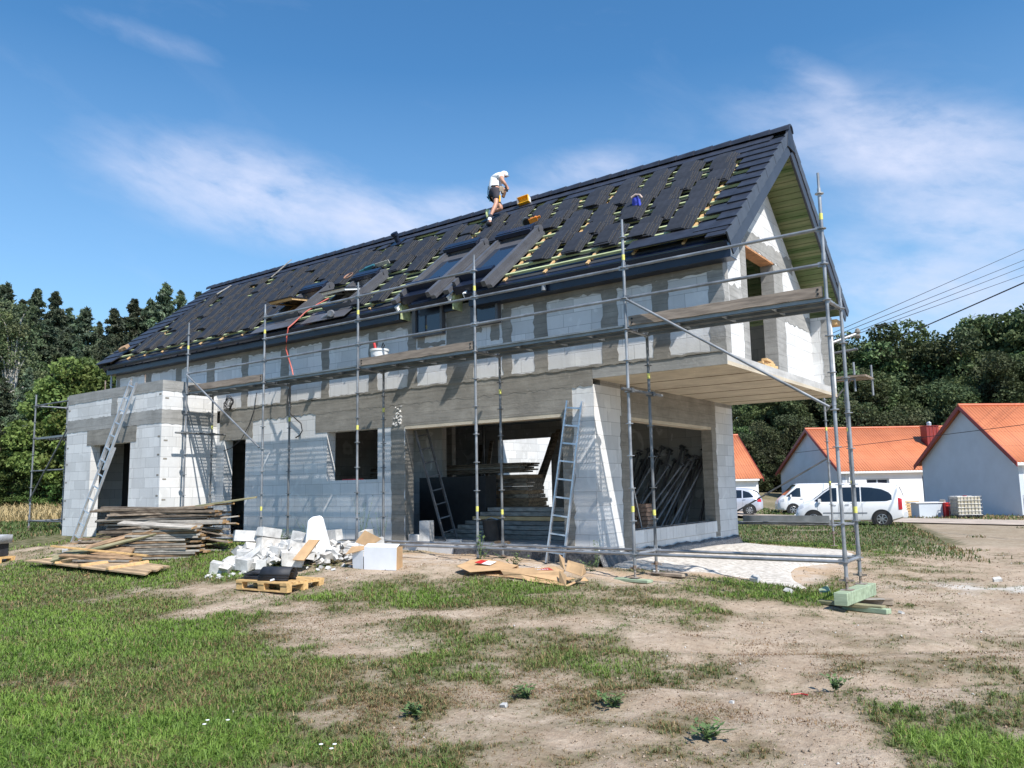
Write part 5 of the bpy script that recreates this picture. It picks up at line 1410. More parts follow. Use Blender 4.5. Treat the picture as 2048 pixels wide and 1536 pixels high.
for k in range(15):
    z = .62+k*.088; o = MB().rbox((-8.05+.012*(14-k)+rr.uniform(-.05, .05), 3.9, z+.03), (.85+.02*(14-k), .7, .084), rr.uniform(-.05, .05)).obj('board', M[rr.choice(['oldwood', 'oldbrown'])])
    tag(o, 'board end in the sloping pile between the high stack and the bright rear opening', 'board', 'sloping board pile inside')
for k in range(7):
    o = MB().box((-9.0+.17*k, 2.35+.05*k, .585+.092*k), (-5.35, 2.9+.05*k, .585+.092*k+.08)).obj('beam', M['freshwood' if k == 4 else 'oldgrey'])
    tag(o, 'yellow planed beam near the top of the stepped beam stack inside the big opening' if k == 4 else 'grey beam in the stepped stack on the floor behind the threshold', 'beam', None if k == 4 else 'stepped beam stack')
t = thing('bucket', 'black mortar tub standing on the threshold of the big opening', 'bucket', (-7.15, 1.75, FL))
MB().lathe((-7.15, 1.75, FL), [(0, 0), (.17, 0), (.21, .40), (.23, .40), (.23, .43), (.20, .43), (.16, .03), (0, .03)], 18).obj('tub_body', M['black'], t, smooth=True)
MB().path([(-7.38, 1.75, .98), (-7.15, 1.70, 1.05), (-6.92, 1.75, .98)], .008, 6).obj('wire_handle', M['alu'], t)
for x, y, sz, rz, lb in ((-8.42, 1.18, (.24, .2, .42), .2, 'upright white block standing on the threshold at the left jamb'), (-8.66, 1.15, (.30, .22, .14), -.1, 'flat white block lying on the threshold against the left jamb')):
    tag(MB().rbox((x, y, FL+sz[2]/2), sz, rz).obj('white_block', M['rubble'], bevel=.01), lb, 'block')
for x, w_, lb in ((-7.7, .32, 'flat pale offcut on the threshold left of the black tub'), (-6.5, .3, 'brown wood offcut on the threshold right of the black tub')):
    tag(MB().rbox((x, 1.2, FL+.03), (w_, .1, .05), .1).obj('offcut', M['rubble' if w_ > .31 else 'oldbrown']), lb, 'offcut')
for i, (x, y, x2, y2, z2) in enumerate(((-9.95, 6.6, -9.45, 7.3, 2.6), (-9.7, 6.4, -9.25, 7.3, 3.1), (-9.5, 6.3, -9.1, 7.3, 3.2), (-11.3, 6.4, -11.9, 7.4, 2.9), (-11.1, 6.3, -11.5, 7.4, 3.0))):
    o = MB(); d = Vector((x2-x, y2-y, z2-FL)); o.obb(((x+x2)/2, (y+y2)/2, (FL+z2)/2), (.06, 0, 0), (0, .02, 0), d/2)
    tag(o.obj('board', M['oldwood']), 'dark board leaning beside the bright rear opening inside the house' if i < 3 else 'dark board leaning left of the bright rear opening', 'board', 'boards leaning right of the rear opening' if i < 3 else 'boards leaning left of the rear opening')
tag(MB().tube((-11.5, 7.0, FL), (-11.5, 7.0, 3.4), .035, 8).obj('steel_prop', M['propgrey']), 'single upright steel prop standing in the bright rear opening', 'steel prop')
def prop(a, b, lb, g):
    a, b = Vector(a), Vector(b); d = b-a
    t = thing('steel_prop', lb, 'steel prop', tuple(a), g)
    MB().tube(a, a+d*.55, .030, 8).obj('outer_tube', M['propgrey'], t, smooth=True); MB().tube(a+d*.5, b, .024, 8).obj('inner_tube', M['propgrey'], t, smooth=True)
    n = d.normalized(); u = n.orthogonal().normalized(); v = n.cross(u)
    MB().obb(b, u*.07, v*.07, n*.005).obj('head_plate', M['propgrey'], t); MB().obb(a+n*.006, u*.07, v*.07, n*.005).obj('foot_plate', M['propgrey'], t)
for i in range(30):
    x = -7.3+.085*i+rr.uniform(-.05, .05)
    prop((x-rr.uniform(.0, .25), 6.3+rr.uniform(-.5, .5), FL), (x+rr.uniform(-.05, .15), 7.38, FL+rr.uniform(1.5, 2.0)), 'grey steel prop in the dark rows leaning inside the side opening', 'leaning steel props')
for i in range(7):
    x = -5.9+.16*i
    prop((x-.25, 4.9+.12*i, FL), (x+.30+rr.uniform(-.1, .2), 6.2+.1*i, FL+rr.uniform(1.35, 1.75)), 'lighter steel prop slanting in front of the dark rows of props', 'slanting front props')
for k in range(24):
    o = MB().rbox((-5.2+rr.uniform(-.02, .02)+.21*(k % 3), 3.75+.02*(k % 2), FL+.045+.085*(k//3)), (.2, .25, .075), rr.uniform(-.06, .06)).obj('clay_brick', M['brick'])
    tag(o, 'reddish brick in the small stack behind the step ladder', 'brick', 'brick stack in the side opening')
tag(MB().rbox((-10.7, 1.25, 1.88), (.5, .12, .03), .15).obj('red_cloth', M['red']), 'red cloth lying on the sill of the ground floor window', 'cloth')
for k in range(10):
    o = MB().rbox((-2.20+.02*(k % 3), 3.95+rr.uniform(-.1, .12)+.24*(k % 2), 3.76+.05*(k//2)), (.10, .3, .045), rr.uniform(-.3, .3)).obj('wood_offcut', M['freshwood'])
    tag(o, 'fresh sawn wood offcut piled on the gable sill of the upper opening', 'offcut', 'offcuts on the gable sill')

# ------------------------------------------------------------------ wood pile in front of the annex
E1, E2 = Vector((.808, .589, 0)), Vector((-.585, .801, 0)); YAW = math.atan2(.589, .808)
PX, PY = -13.80, -1.92
PZ = float(gz(PX, PY))
def pile_board(a, b, z, L, wd, th, yaw, mat, lb, grp=None, tilt=(0, 0)):
    c = Vector((PX, PY, PZ+z))+E1*a+E2*b
    o = MB().rbox((0, 0, 0), (L, wd, th), 0).obj('board', M[mat], origin=(0, 0, 0))
    o.data.materials.append(M['boardend']); o.data.polygons[3].material_index = 1; o.data.polygons[5].material_index = 1
    o.location = c; o.rotation_euler = (tilt[0], tilt[1], YAW+yaw)
    return tag(o, lb, 'board', grp)
rr = random.Random(77)
for k in range(19):
    z = .05+.054*k
    for j in range(3):
        L = rr.uniform(2.0, 2.75) if k > 10 else rr.uniform(1.7, 2.5)
        top = k > 14
        a = .15+rr.uniform(-.22, .22)+(.12 if k > 10 else 0)
        m_ = rr.choices(['oldwood', 'oldgrey', 'oldbrown'], [.55, .3, .15])[0]
        lb = ('weathered board in the top layers of the tall rear stack of the wood pile' if top else 'weathered board in the lower layers of the tall rear stack of the wood pile')
        pile_board(a, .30+.24*j, z, L, .20, rr.uniform(.034, .046), rr.gauss(0, .085), m_, lb, 'top of the rear board stack' if top else 'lower rear board stack', (rr.uniform(-.05, .05), rr.gauss(0, .022)))
for k in range(13):
    for j in range(2):
        m_ = rr.choices(['oldgrey', 'oldwood', 'oldbrown'], [.6, .25, .15])[0]
        pile_board(.62+rr.uniform(-.10, .16), -.42+.26*j, .03+.046*k, rr.uniform(1.25, 1.65), .23, .036, rr.uniform(-.05, .05), m_, 'greyish shuttering board in the low front stack of the wood pile', 'front board stack')
for k in range(9):
    pile_board(-.65+rr.uniform(-.2, .2), -.02+.22*(k % 3), .06+.05*k, rr.uniform(1.1, 1.6), .16, .03, rr.uniform(-.15, .15), rr.choice(['oldwood', 'oldbrown']), 'brown board at the left end of the wood pile near the ladder foot', 'left end of the wood pile')
pile_board(-.45, -.55, .32, 2.1, .24, .035, .10, 'oldgreen', 'long greenish board slanting up across the front left of the wood pile', None, (.5, -.24))
pile_board(-.42, -.50, .38, 1.9, .16, .03, .05, 'oldbrown', 'brown edge board slanting up beside the long greenish board', None, (.5, -.26))
pile_board(.55, -.45, .70, 1.75, .20, .035, -.22, 'oldgrey', 'pale grey board lying aslant on the front of the wood pile', None, (.25, .06))
pile_board(.85, -.40, .66, 1.2, .18, .03, .05, 'oldgrey', 'short pale board under the aslant grey board of the wood pile', None, (.2, .02))
pile_board(-.45, -.80, .22, 2.2, .07, .03, -.18, 'palletwood', 'long fresh lath sloping to the ground at the front left of the wood pile', None, (0, .09))
pile_board(-.35, -.95, .10, 1.9, .10, .04, -.24, 'oldbrown', 'rotten brown edge plank lying at the front left foot of the wood pile', None, (.3, .04))
pile_board(-.30, -.72, .10, .9, .5, .03, -.12, 'oldbrown', 'brown sheet leaning flat in the gap under the fresh lath', None, (.75, .05))
pile_board(-.25, -1.05, .04, 1.4, .10, .03, -.3, 'oldgrey', 'thin grey board lying in the grass before the wood pile', None)
pile_board(1.62, .55, 1.14, 1.3, .14, .03, .18, 'oldgreen', 'greenish board jutting out to the right from the top of the wood pile', None, (.1, -.13))
for k in range(12):
    pile_board(1.35+rr.uniform(-.15, .15), .25+.25*(k % 2), .12+.06*k, rr.uniform(.7, 1.1), .16, .028, rr.uniform(-.35, .2), rr.choice(['oldwood', 'oldgreen', 'oldgrey']), 'dark board end sticking out at the right side of the wood pile', 'right side of the wood pile', (rr.uniform(-.2, .2), rr.uniform(-.1, .2)))
tag(MB().rbox((-15.73, -2.42, float(gz(-15.7, -2.4))+.10), (.30, .22, .22), .4).obj('white_block', M['rubble'], bevel=.012), 'single white block lying in the grass left of the wood pile', 'block')
# flat shuttering panel on the grass
M['panelwood'] = simple('panel_board', (.40, .28, .165), .85, .3, 2.0, bumps=.2, objvar=.25, stretch=(1, 6, 6))
fb = thing('shuttering_panel', 'long flat yellowish board panel with three battens lying on the grass', 'panel', (-13.4, -2.95, .15))
c4 = [Vector(p) for p in ((-15.9, -3.30, .27), (-11.1, -3.30, .21), (-11.45, -2.62, .28), (-15.1, -2.50, .36))]
def bil(s, t): return (c4[0]*(1-s)+c4[1]*s)*(1-t)+(c4[3]*(1-s)+c4[2]*s)*t
for k in range(7):
    t0, t1 = k/7+.004, (k+1)/7-.004; h = Vector((0, 0, .028)); s0, s1 = .012*((k*5) % 3), 1-.015*((k*7) % 3)
    q = [bil(s0, t0), bil(s1, t0), bil(s1, t1), bil(s0, t1)]
    MB().hexa([*q, *[p+h for p in q]]).obj('panel_board', M['panelwood'], fb)
for s in (.30, .52, .74):
    q = [bil(s-.02, -.02), bil(s+.0, -.02), bil(s+.05, 1.0), bil(s+.03, 1.0)]; a, b = Vector((0, 0, .029)), Vector((0, 0, .075))
    MB().hexa([*[p+a for p in q], *[p+b for p in q]]).obj('batten', M['freshwood'], fb)
for x, y in ((-14.6, -3.35), (-13.0, -3.4)): tag(MB().chunk((x, y, .10), (.14, .12, .10), int(-x*10)).obj('support_block', M['freshwood']), 'small wood block under the front edge of the flat panel, %s one' % ('left' if x < -14 else 'right'), 'block')

# ------------------------------------------------------------------ rubble heap of white blocks
rr = random.Random(12)
HX, HY = -9.22, -1.22
def rub(a, b, h, size, seed, lb, grp=None, mat='rubble', jit=.25, rot=.6):
    x, y = HX+E1.x*a+E2.x*b, HY+E1.y*a+E2.y*b
    o = MB().chunk((x, y, float(gz(x, y))+h), size, seed, jit, rot).obj('block_piece', M[mat])
    return tag(o, lb, 'block piece', grp)
prof = lambda a: max(.02, np.interp(a, [-1.55, -1.2, -.5, .3, .9, 1.3, 1.6], [.03, .34, .40, .34, .27, .15, .02]))
n_ = 0
for i in range(260):
    a = rr.uniform(-1.3, 1.4); b = rr.uniform(-.65, .65)
    e = max(0, 1-(abs(b)/.8)**1.6); h = prof(a)*e*rr.uniform(.3, 1.0)+.03
    s = rr.uniform(.06, .16) if (a > .2 or rr.random() < .55) else rr.uniform(.15, .27)
    small = s < .13
    rub(a, b, h, (s*rr.uniform(.8, 1.5), s*rr.uniform(.7, 1.1), s*rr.uniform(.5, 1.0)), 100+i,
        'small white crumb of block scattered over the rubble heap' if small else 'broken white block piece lying in the rubble heap', 'small crumbs in the rubble heap' if small else 'broken pieces in the rubble heap', 'rubble' if rr.random() < .68 else 'rubble_dirty', .45)
for i in range(40):
    a = rr.uniform(-1.6, 1.75); b = rr.uniform(-1.25, -.7); s = rr.uniform(.03, .08)
    rub(a, b, .02, (s*1.4, s, s*.7), 400+i, 'tiny white chip in the grass before the rubble heap', 'chips before the rubble heap', jit=.4)
big = [(-1.18, .25, .52, (.62, .25, .26), 'rubble', 'upper white block of the stacked blocks at the left of the rubble heap'), (-.80, .28, .56, (.55, .24, .22), 'rubble', 'second white block on top of the left block stack'),
       (-.72, .0, .36, (.58, .24, .30), 'rubble_dirty', 'large stained block with mortar spots in the left block stack'), (-.15, .2, .42, (.5, .26, .28), 'rubble', 'broken block beside the stained block of the heap'),
       (-1.1, -.1, .22, (.5, .24, .26), 'rubble', 'low block at the left foot of the block stack'), (-.45, -.25, .25, (.4, .26, .26), 'rubble', 'notched block below the large stained block'),
       (.02, -.3, .30, (.55, .24, .24), 'rubble_dirty', 'dirty long block below the upright wedge'), (.35, .25, .45, (.6, .25, .24), 'rubble', 'long white block lying behind the dirty long block'),
       (-1.45, -.62, .12, (.26, .22, .26), 'rubble', 'separate square block at the left front of the rubble heap'), (-.95, -.62, .15, (.34, .24, .24), 'rubble', 'tilted block in the front row of the heap'),
       (-.62, -.72, .13, (.3, .22, .2), 'rubble', 'small tilted block in the front row of the heap'), (-.05, -.80, .20, (.46, .30, .30), 'rubble_dirty', 'big rough broken block at the front middle of the heap'),
       (1.05, .3, .34, (.34, .22, .46), 'rubble_dirty', 'grey sided block standing on edge at the right of the wedge'), (1.32, .05, .25, (.40, .26, .36), 'rubble', 'big white block at the right end of the heap')]
for i, (a, b, h, sz, mt, lb) in enumerate(big): rub(a, b, h, tuple(q*.84 for q in sz), 700+i, lb, None, mt, .16, .22)
ex, ey = -8.93, -1.28; ez = float(gz(ex, ey))+.10
def wd(a, z, d=0): return tuple(Vector((ex, ey, ez+z))+E1*a+E2*d)
o = MB().prism([wd(-.20, .1), wd(.28, .08), wd(.24, .24), wd(.11, .70), wd(.06, .745), wd(-.10, .72), wd(-.15, .67)], tuple(E2*.16+Vector((0, 0, .03)))).obj('foam_wedge', M['whitefoam'], bevel=.02)
tag(o, 'tall white wedge standing upright in the middle of the rubble heap', 'block')
q = [(-8.62, -2.02, .46), (-8.43, -1.93, .45), (-8.40, -1.62, .78), (-8.56, -1.72, .79)]
tag(MB().prism(q, (.02, -.03, .015)).obj('cardboard_strip', M['carton']), 'brown cardboard strip lying on the right half of the rubble heap', 'cardboard')

# ------------------------------------------------------------------ cartons
bx = thing('white_box', 'white carton standing in the grass with its brown flap open', 'box', (-7.15, -1.25, float(gz(-7.1, -1.2))))
b0 = Vector((-7.47, -1.44, float(gz(-7.4, -1.4))+.01)); ew, ed = Vector((.985, .17, 0)), Vector((-.42, .907, 0)); H = .37
def B3(a, d, z): return tuple(b0+ew*a+ed*d+Vector((0, 0, z)))
def sheet(name, pts, mat, par, th=.006):
    P = [Vector(p)+Vector((0, 0, .05*(par is not bx))) for p in pts]; n = (P[1]-P[0]).cross(P[-1]-P[0]).normalized()*th
    return MB().prism([tuple(p) for p in P], tuple(n)).obj(name, M[mat], par)
sheet('box_side', [B3(0, 0, 0), B3(.66, 0, 0), B3(.67, 0, H), B3(0, 0, H)], 'whitecarton', bx)
sheet('box_side', [B3(0, .30, 0), B3(.66, .30, 0), B3(.66, .30, H), B3(0, .30, H)], 'carton', bx)
sheet('box_end', [B3(0, 0, 0), B3(0, .3, 0), B3(0, .3, H), B3(0, 0, H)], 'whitecarton', bx); sheet('box_end', [B3(.66, 0, 0), B3(.66, .3, 0), B3(.66, .3, H), B3(.66, 0, H)], 'carton', bx)
sheet('box_flap', [B3(0, 0, H), B3(.67, 0, H), B3(.68, .13, H+.05), B3(.02, .13, H+.05)], 'whitecarton', bx)
sheet('box_flap', [B3(-.02, .02, H-.05), B3(-.02, .30, H), B3(-.40, .28, H-.02), B3(-.42, .04, H-.14)], 'carton', bx)
sheet('box_flap', [B3(-.02, .30, H-.02), B3(.22, .34, H+.12), B3(-.18, .42, H+.26), B3(-.36, .36, H+.05)], 'carton', bx)
sheet('box_end', [B3(-.03, .02, .0), B3(-.03, .02, H-.06), B3(-.30, .10, H-.10), B3(-.28, .10, .0)], 'whitecarton', bx)
ct = thing('cardboard_carton', 'long torn cardboard carton with red print lying flattened in the grass', 'carton', (-4.6, -.9, .2))
S = dict(
 lid=[(-5.761,-1.026,.348),(-5.851,-.54,.407),(-5.634,-.318,.403),(-5.016,-.355,.331),(-4.854,-.797,.32),(-5.37,-1.168,.286)],
 flap=[(-5.05,-.82,.315),(-4.02,-.74,.385),(-3.827,-.8,.343),(-3.896,-.838,.263),(-4.581,-.902,.267),(-4.938,-.917,.296)],
 front=[(-4.907,-.957,.301),(-4.521,-.985,.278),(-3.896,-.838,.263),(-3.848,-.916,.193),(-4.406,-1.014,.205),(-4.854,-.973,.249)],
 inner=[(-4.569,-.86,.275),(-3.933,-.75,.257),(-3.924,-.77,.179),(-4.492,-.90,.2)],
 bottom=[(-4.415,-1.02,.206),(-3.848,-.916,.19),(-3.617,-1.118,.166),(-4.322,-1.076,.195)],
 flap2=[(-3.865,-.892,.35),(-3.709,-.957,.3),(-3.643,-1.074,.159),(-3.829,-.966,.2)],
 flap3=[(-4.014,-.661,.568),(-3.902,-.694,.509),(-3.831,-.804,.349),(-3.965,-.724,.405)],
 end=[(-3.804,-.745,.495),(-3.455,-.858,.451),(-3.416,-.993,.298),(-3.736,-.922,.354)],
 tail=[(-3.617,-1.118,.166),(-3.575,-1.147,.151),(-3.538,-.88,.207),(-3.452,-.753,.203),(-3.517,-.746,.252),(-3.581,-.85,.217)],
 side=[(-3.416,-.993,.298),(-3.455,-.858,.451),(-3.491,-.739,.327),(-3.513,-.75,.295)])
for k, v in S.items():
    sheet({'lid': 'carton_lid', 'inner': 'white_liner', 'bottom': 'carton_bottom'}.get(k, 'carton_flap'), v, 'carton' if k != 'inner' else 'oldgrey', ct, .007)
sheet('carton_bottom', [(-5.6, -1.0, .24), (-3.9, -.95, .17), (-3.8, -.55, .2), (-5.6, -.4, .3)], 'carton', ct)
sheet('carton_side', [(-5.75, -.55, .29), (-5.0, -.36, .24), (-5.0, -.36, .325), (-5.8, -.53, .40)], 'carton', ct)
def text_on(parent, txt, size, origin, xdir, ydir, mat, lift=.004, name='lettering', align='LEFT'):
    cu_ = bpy.data.curves.new('lettering_curve', 'FONT'); cu_.body = txt; cu_.size = size; cu_.align_x = align
    tmp = bpy.data.objects.new('tmp', cu_); COL.objects.link(tmp)
    dg = bpy.context.evaluated_depsgraph_get(); me = bpy.data.meshes.new_from_object(tmp.evaluated_get(dg)); bpy.data.objects.remove(tmp)
    x = Vector(xdir).normalized(); y = Vector(ydir); y = (y-x*y.dot(x)).normalized(); n = x.cross(y)
    o0 = world_loc(parent); org = Vector(origin)+n*lift
    for v in me.vertices:
        p = org+x*v.co.x+y*v.co.y; v.co = p-o0
    me.materials.clear(); me.materials.append(M[mat]); me.name = name
    o = bpy.data.objects.new(name, me); COL.objects.link(o); o.parent = parent
    return o
def inset(poly, pts):
    """points given in (s, t) over the quad poly"""
    a, b, c, d = (Vector(p) for p in poly)
    return [tuple((a*(1-s)+b*s)*(1-t)+(d*(1-s)+c*s)*t) for s, t in pts]
# the red printed band on the long flap
q = [Vector(p) for p in ((-4.42, -.62, .352), (-4.06, -.62, .372), (-4.00, -.72, .342), (-4.40, -.70, .325))]
fp0 = Vector((-4.987,-.396,.324)); fn = (Vector((-4.104,-.51,.391))-fp0).cross(Vector((-4.938,-.917,.296))-fp0).normalized()
if fn.y > 0: fn = -fn
def onflap(x, t): # t 0 at the top edge .. 1 at the lower edge
    a = Vector((-5.05,-.82,.315)).lerp(Vector((-4.02,-.74,.385)), (x+5.05)/1.03); b = Vector((-4.938,-.917,.296)).lerp(Vector((-3.896,-.838,.263)), (x+4.938)/1.042)
    return a.lerp(b, t)+Vector((0, 0, .05))
red = [onflap(-4.50, .10), onflap(-4.13, .08), onflap(-4.03, .42), onflap(-4.40, .45)]
up_ = Vector((-.1, -.97, .2))
MB().prism([tuple(p+up_*.010) for p in red], tuple(up_*.002)).obj('red_print', M['brownred'], ct)
text_on(ct, 'VELUX', .085, red[3].lerp(red[2], .10)+up_*.014+(red[0]-red[3])*.16, red[2]-red[3], red[0]-red[3], 'paper', .004)
lb_ = [Vector(p) for p in ((-5.551,-.815,.425),(-5.600,-.58,.446),(-5.35,-.49,.418),(-5.291,-.742,.388))]
lift = Vector((-.05, -.2, .97))
MB().prism([tuple(p+lift*.012) for p in lb_], tuple(lift*.004)).obj('torn_flap', M['carton'], ct)
w_ = [lb_[0].lerp(lb_[3], .45), lb_[1].lerp(lb_[2], .45), lb_[2], lb_[3]]
MB().prism([tuple(p+lift*.020) for p in w_], tuple(lift*.002)).obj('white_label', M['paper'], ct)
r_ = [lb_[0], lb_[1], lb_[1].lerp(lb_[2], .44), lb_[0].lerp(lb_[3], .44)]
MB().prism([tuple(p+lift*.020) for p in r_], tuple(lift*.002)).obj('red_print', M['red'], ct)
MB().rbox((-3.63, -1.02, .19), (.08, .03, .03), .3).obj('red_print', M['red'], ct)

# ------------------------------------------------------------------ pallets and tiles
def pallet(loc, rz, lb, size=(1.2, .8)):
    t = thing('pallet', lb, 'pallet', loc)
    t.rotation_euler.z = rz
    L, W = size
    def o(mb, nm, mt='palletwood'):
        me = bpy.data.meshes.new(nm); me.from_pydata(mb.v, [], mb.f); me.materials.append(M[mt]); ob = bpy.data.objects.new(nm, me); COL.objects.link(ob); ob.parent = t; return ob
    for j in range(3):
        y = (j-1)*(W/2-.06)
        for i in range(3):
            x = (i-1)*(L/2-.07); o(MB().box((x-.07, y-.05, .022), (x+.07, y+.05, .10)), 'pallet_block')
        o(MB().box((-L/2, y-.05, 0), (L/2, y+.05, .022)), 'bottom_board')
    for i in range(3): x = (i-1)*(L/2-.07); o(MB().box((x-.07, -W/2, .10), (x+.07, W/2, .122)), 'cross_board')
    for j in range(6): y = (j-2.5)*(W-.10)/5; o(MB().box((-L/2, y-.05, .122), (L/2, y+.05, .144)), 'top_board')
    return t
pz = float(gz(-7.6, -3.05))
pallet((-7.72, -2.98, pz+.005), .08, 'yellow wooden pallet in the grass carrying ridge tiles', (1.12, .78))
pp_ = Vector((-7.72, -2.98, pz+.15))
rt = thing('ridge_tiles', 'stacked dark half round ridge tiles lying on the yellow pallet', 'ridge tiles', tuple(pp_))
for k in range(3):
    rows = []
    ax = Vector((.94, .34, 0)); sd = Vector((-.34, .94, 0)); c0 = pp_+Vector((.10, -.16, .035*k))-ax*.24
    for i in range(2):
        rows.append([c0+ax*(.52*i+.015*k)+sd*(.125*math.cos(a))*(1.0)+Vector((0, 0, .135*math.sin(a))) for a in np.linspace(.05, pi-.05, 12)])
    o = MB().grid(rows).obj('ridge_tile', M['tile_loose'], rt, smooth=True); o.modifiers.new('thick', 'SOLIDIFY').thickness = .018
for k in range(4):
    c = pp_+Vector((-.38+.04*k*(k % 2), -.12+.02*k, .015+.024*k)); o = MB().rbox(c, (.42, .33, .02), .12+.12*k, (0, .04*k)).obj('flat_tile', M['tile_loose'])
    tag(o, ['lowest', 'second', 'third', 'uppermost'][k]+' dark flat tile in the small stack at the left of the pallet', 'roof tile', None)
o = MB().rbox(pp_+Vector((-.22, -.12, .035)), (.5, .1, .018), .5, (.5, -.1)).obj('flat_tile', M['tile_loose']); tag(o, 'dark flat tile tilted between the flat stack and the ridge tiles', 'roof tile')
o = MB().chunk(pp_+Vector((.20, -.30, .02)), (.07, .05, .03), 5).obj('plastic_scrap', M['lampclear']); tag(o, 'small clear plastic scrap on the pallet before the ridge tiles', 'scrap')
pk = Vector((-17.80, -3.42, float(gz(-17.8, -3.4))))
pallet(tuple(pk), .35, 'wooden pallet at the left edge carrying a wrapped pack of dark tiles', (1.1, .8))
tk = thing('tile_pack', 'wrapped pack of upright dark tiles on the pallet at the left edge', 'tile pack', tuple(pk+Vector((0, 0, .15))))
for i in range(12):
    c = pk+Vector((.42*math.cos(.35), .42*math.sin(.35), .15+.22))-Vector((math.cos(.35), math.sin(.35), 0))*.075*i
    MB().rbox(c, (.035, .62, .42), .35).obj('upright_tile', M['tile_loose'], tk)
rows = [[pk+Vector((a*.50*math.cos(.35)-b*.34*math.sin(.35), a*.50*math.sin(.35)+b*.34*math.cos(.35), z)) for a, b in ((1, -1), (1.04, 0), (1, 1), (-1, 1), (-1, -1))] for z in (.44, .60, .63)]
o = MB().grid(rows, True).obj('film_wrap', simple('cloudy_film', (.42, .44, .47), .3, .2, 5, bumps=.3), tk, smooth=True); o.modifiers.new('thick', 'SOLIDIFY').thickness = .004

# ------------------------------------------------------------------ weeds, stones and litter
def leafy(name, lb, x, y, h, n, seed, spread=.12, leaf=.07, mat='weed'):
    r = random.Random(seed); z = float(gz(x, y))-.01
    t = thing(name, lb, 'plant', (x, y, z))
    st, lf = MB(), MB()
    for k in range(n):
        a = r.uniform(0, 6.28); tip = Vector((x+spread*math.cos(a)*r.random()*1.6, y+spread*math.sin(a)*r.random()*1.6, z+h*r.uniform(.6, 1)))
        p0 = Vector((x+r.uniform(-.02, .02), y+r.uniform(-.02, .02), z)); md = p0.lerp(tip, .5)+Vector((r.uniform(-.02, .02), r.uniform(-.02, .02), .03))
        st.path([p0, md, tip], .005, 4, .002)
        for j in range(7):
            c = p0.lerp(tip, .15+.85*j/6); b = r.uniform(0, 6.28); d = Vector((math.cos(b), math.sin(b), r.uniform(.0, .6))).normalized()*leaf*r.uniform(.5, 1.2); s = Vector((-d.y, d.x, 0)).normalized()*leaf*.2
            lf.add([c, c+d*.5+s, c+d, c+d*.5-s], [(0, 1, 2, 3)])
    st.obj('stem', M['weed'], t); lf.obj('leaves', M[mat], t)
leafy('weed_plant', 'green weed growing at the foot of the scaffold post behind the carton', -5.98, -.12, .55, 7, 1, .18, .11)
leafy('weed_plant', 'low leafy weed on the sand right of the scaffold post behind the carton', -5.45, .1, .28, 6, 2, .25, .10)
leafy('weed_plant', 'tall wispy weed before the front wall under the ground floor window', -9.9, .75, 1.15, 9, 3, .22, .06)
leafy('weed_plant', 'wispy weed against the front wall right of the scaffold post', -9.35, .8, .85, 8, 4, .2, .05)
leafy('weed_plant', 'sparse weed before the front wall behind the rubble heap', -11.6, .8, .62, 8, 5, .25, .05)
leafy('weed_plant', 'wispy weed at the foot of the sunlit corner pillar', -4.25, .85, .5, 7, 6, .14, .06)
leafy('weed_plant', 'green weed beside the gravel at the corner of the house', -4.05, .35, .25, 6, 7, .2, .08)
leafy('weed_plant', 'bushy green weed between rubble heap and front wall', -12.3, .55, .4, 10, 8, .25, .09)
for i, (x, y, lb) in enumerate(((-1.05, -5.75, 'broad leaved weed behind the white stone in the foreground'), (-.35, -5.6, 'broad leaved weed right of the white stone in the foreground'), (.55, -5.95, 'low broad leaved weed at the right in the foreground soil'), (-1.45, -6.6, 'broad leaved weed left of the white stone nearest the grass'), (.9, -4.2, 'small dark weed clump on the bare soil at the right'))):
    leafy('weed_plant', lb, x, y, .10, 9, 20+i, .10, .075)
for i, (x, y, s, mt, lb) in enumerate(((-1.03, -6.07, .05, 'rubble', 'small white stone lying on the bare soil in the foreground'), (-1.75, 1.5, .16, 'rubble', 'white block chip on the gravel near the nearest scaffold foot'), (-1.0, .75, .12, 'rubble', 'white chip in the grass left of the green timber'), (-3.2, .95, .10, 'rubble', 'white chip on the gravel near the inner scaffold foot'),
    (.62, .02, .06, 'rubble', 'white chip beside the green timber packing at its right end'), (-.55, .95, .16, 'greentimber', 'green timber chip on the soil behind the nearest scaffold foot'), (.35, -5.0, .035, 'rubble', 'tiny white chip on the bare soil at the right foreground'), (1.9, 3.2, .16, 'rubble', 'white chip on the sandy ground right of the scaffold'), (1.3, 4.0, .12, 'rubble', 'small white chip on the pale spill right of the scaffold'))):
    tag(MB().chunk((x, y, float(gzr(x, y))+s*.25), (s, s*.8, s*.6), 50+i, .3).obj('stone_chip', M[mt]), lb, 'stone')
o = MB().path([(.66, -4.55, float(gzr(.66, -4.55))+.008), (.72, -4.5, float(gzr(.72, -4.5))+.014), (.78, -4.52, float(gzr(.78, -4.52))+.008)], .006, 5).obj('red_scrap', M['red']); tag(o, 'thin red plastic scrap on the bare soil at the right', 'scrap')
fl = thing('daisies', 'few small white daisies in the lush grass at the left', 'flowers', (-2.3, -7.6, 0))
c = MB()
for x, y in ((-2.35, -7.75), (-2.3, -7.6), (-2.42, -7.68), (-1.25, -7.55), (-1.32, -7.6), (-1.2, -7.62)):
    c.lathe((x, y, .075), [(0, .004), (.013, .002), (.014, 0), (0, 0)], 8)
c.obj('flower_heads', M['white'], fl)
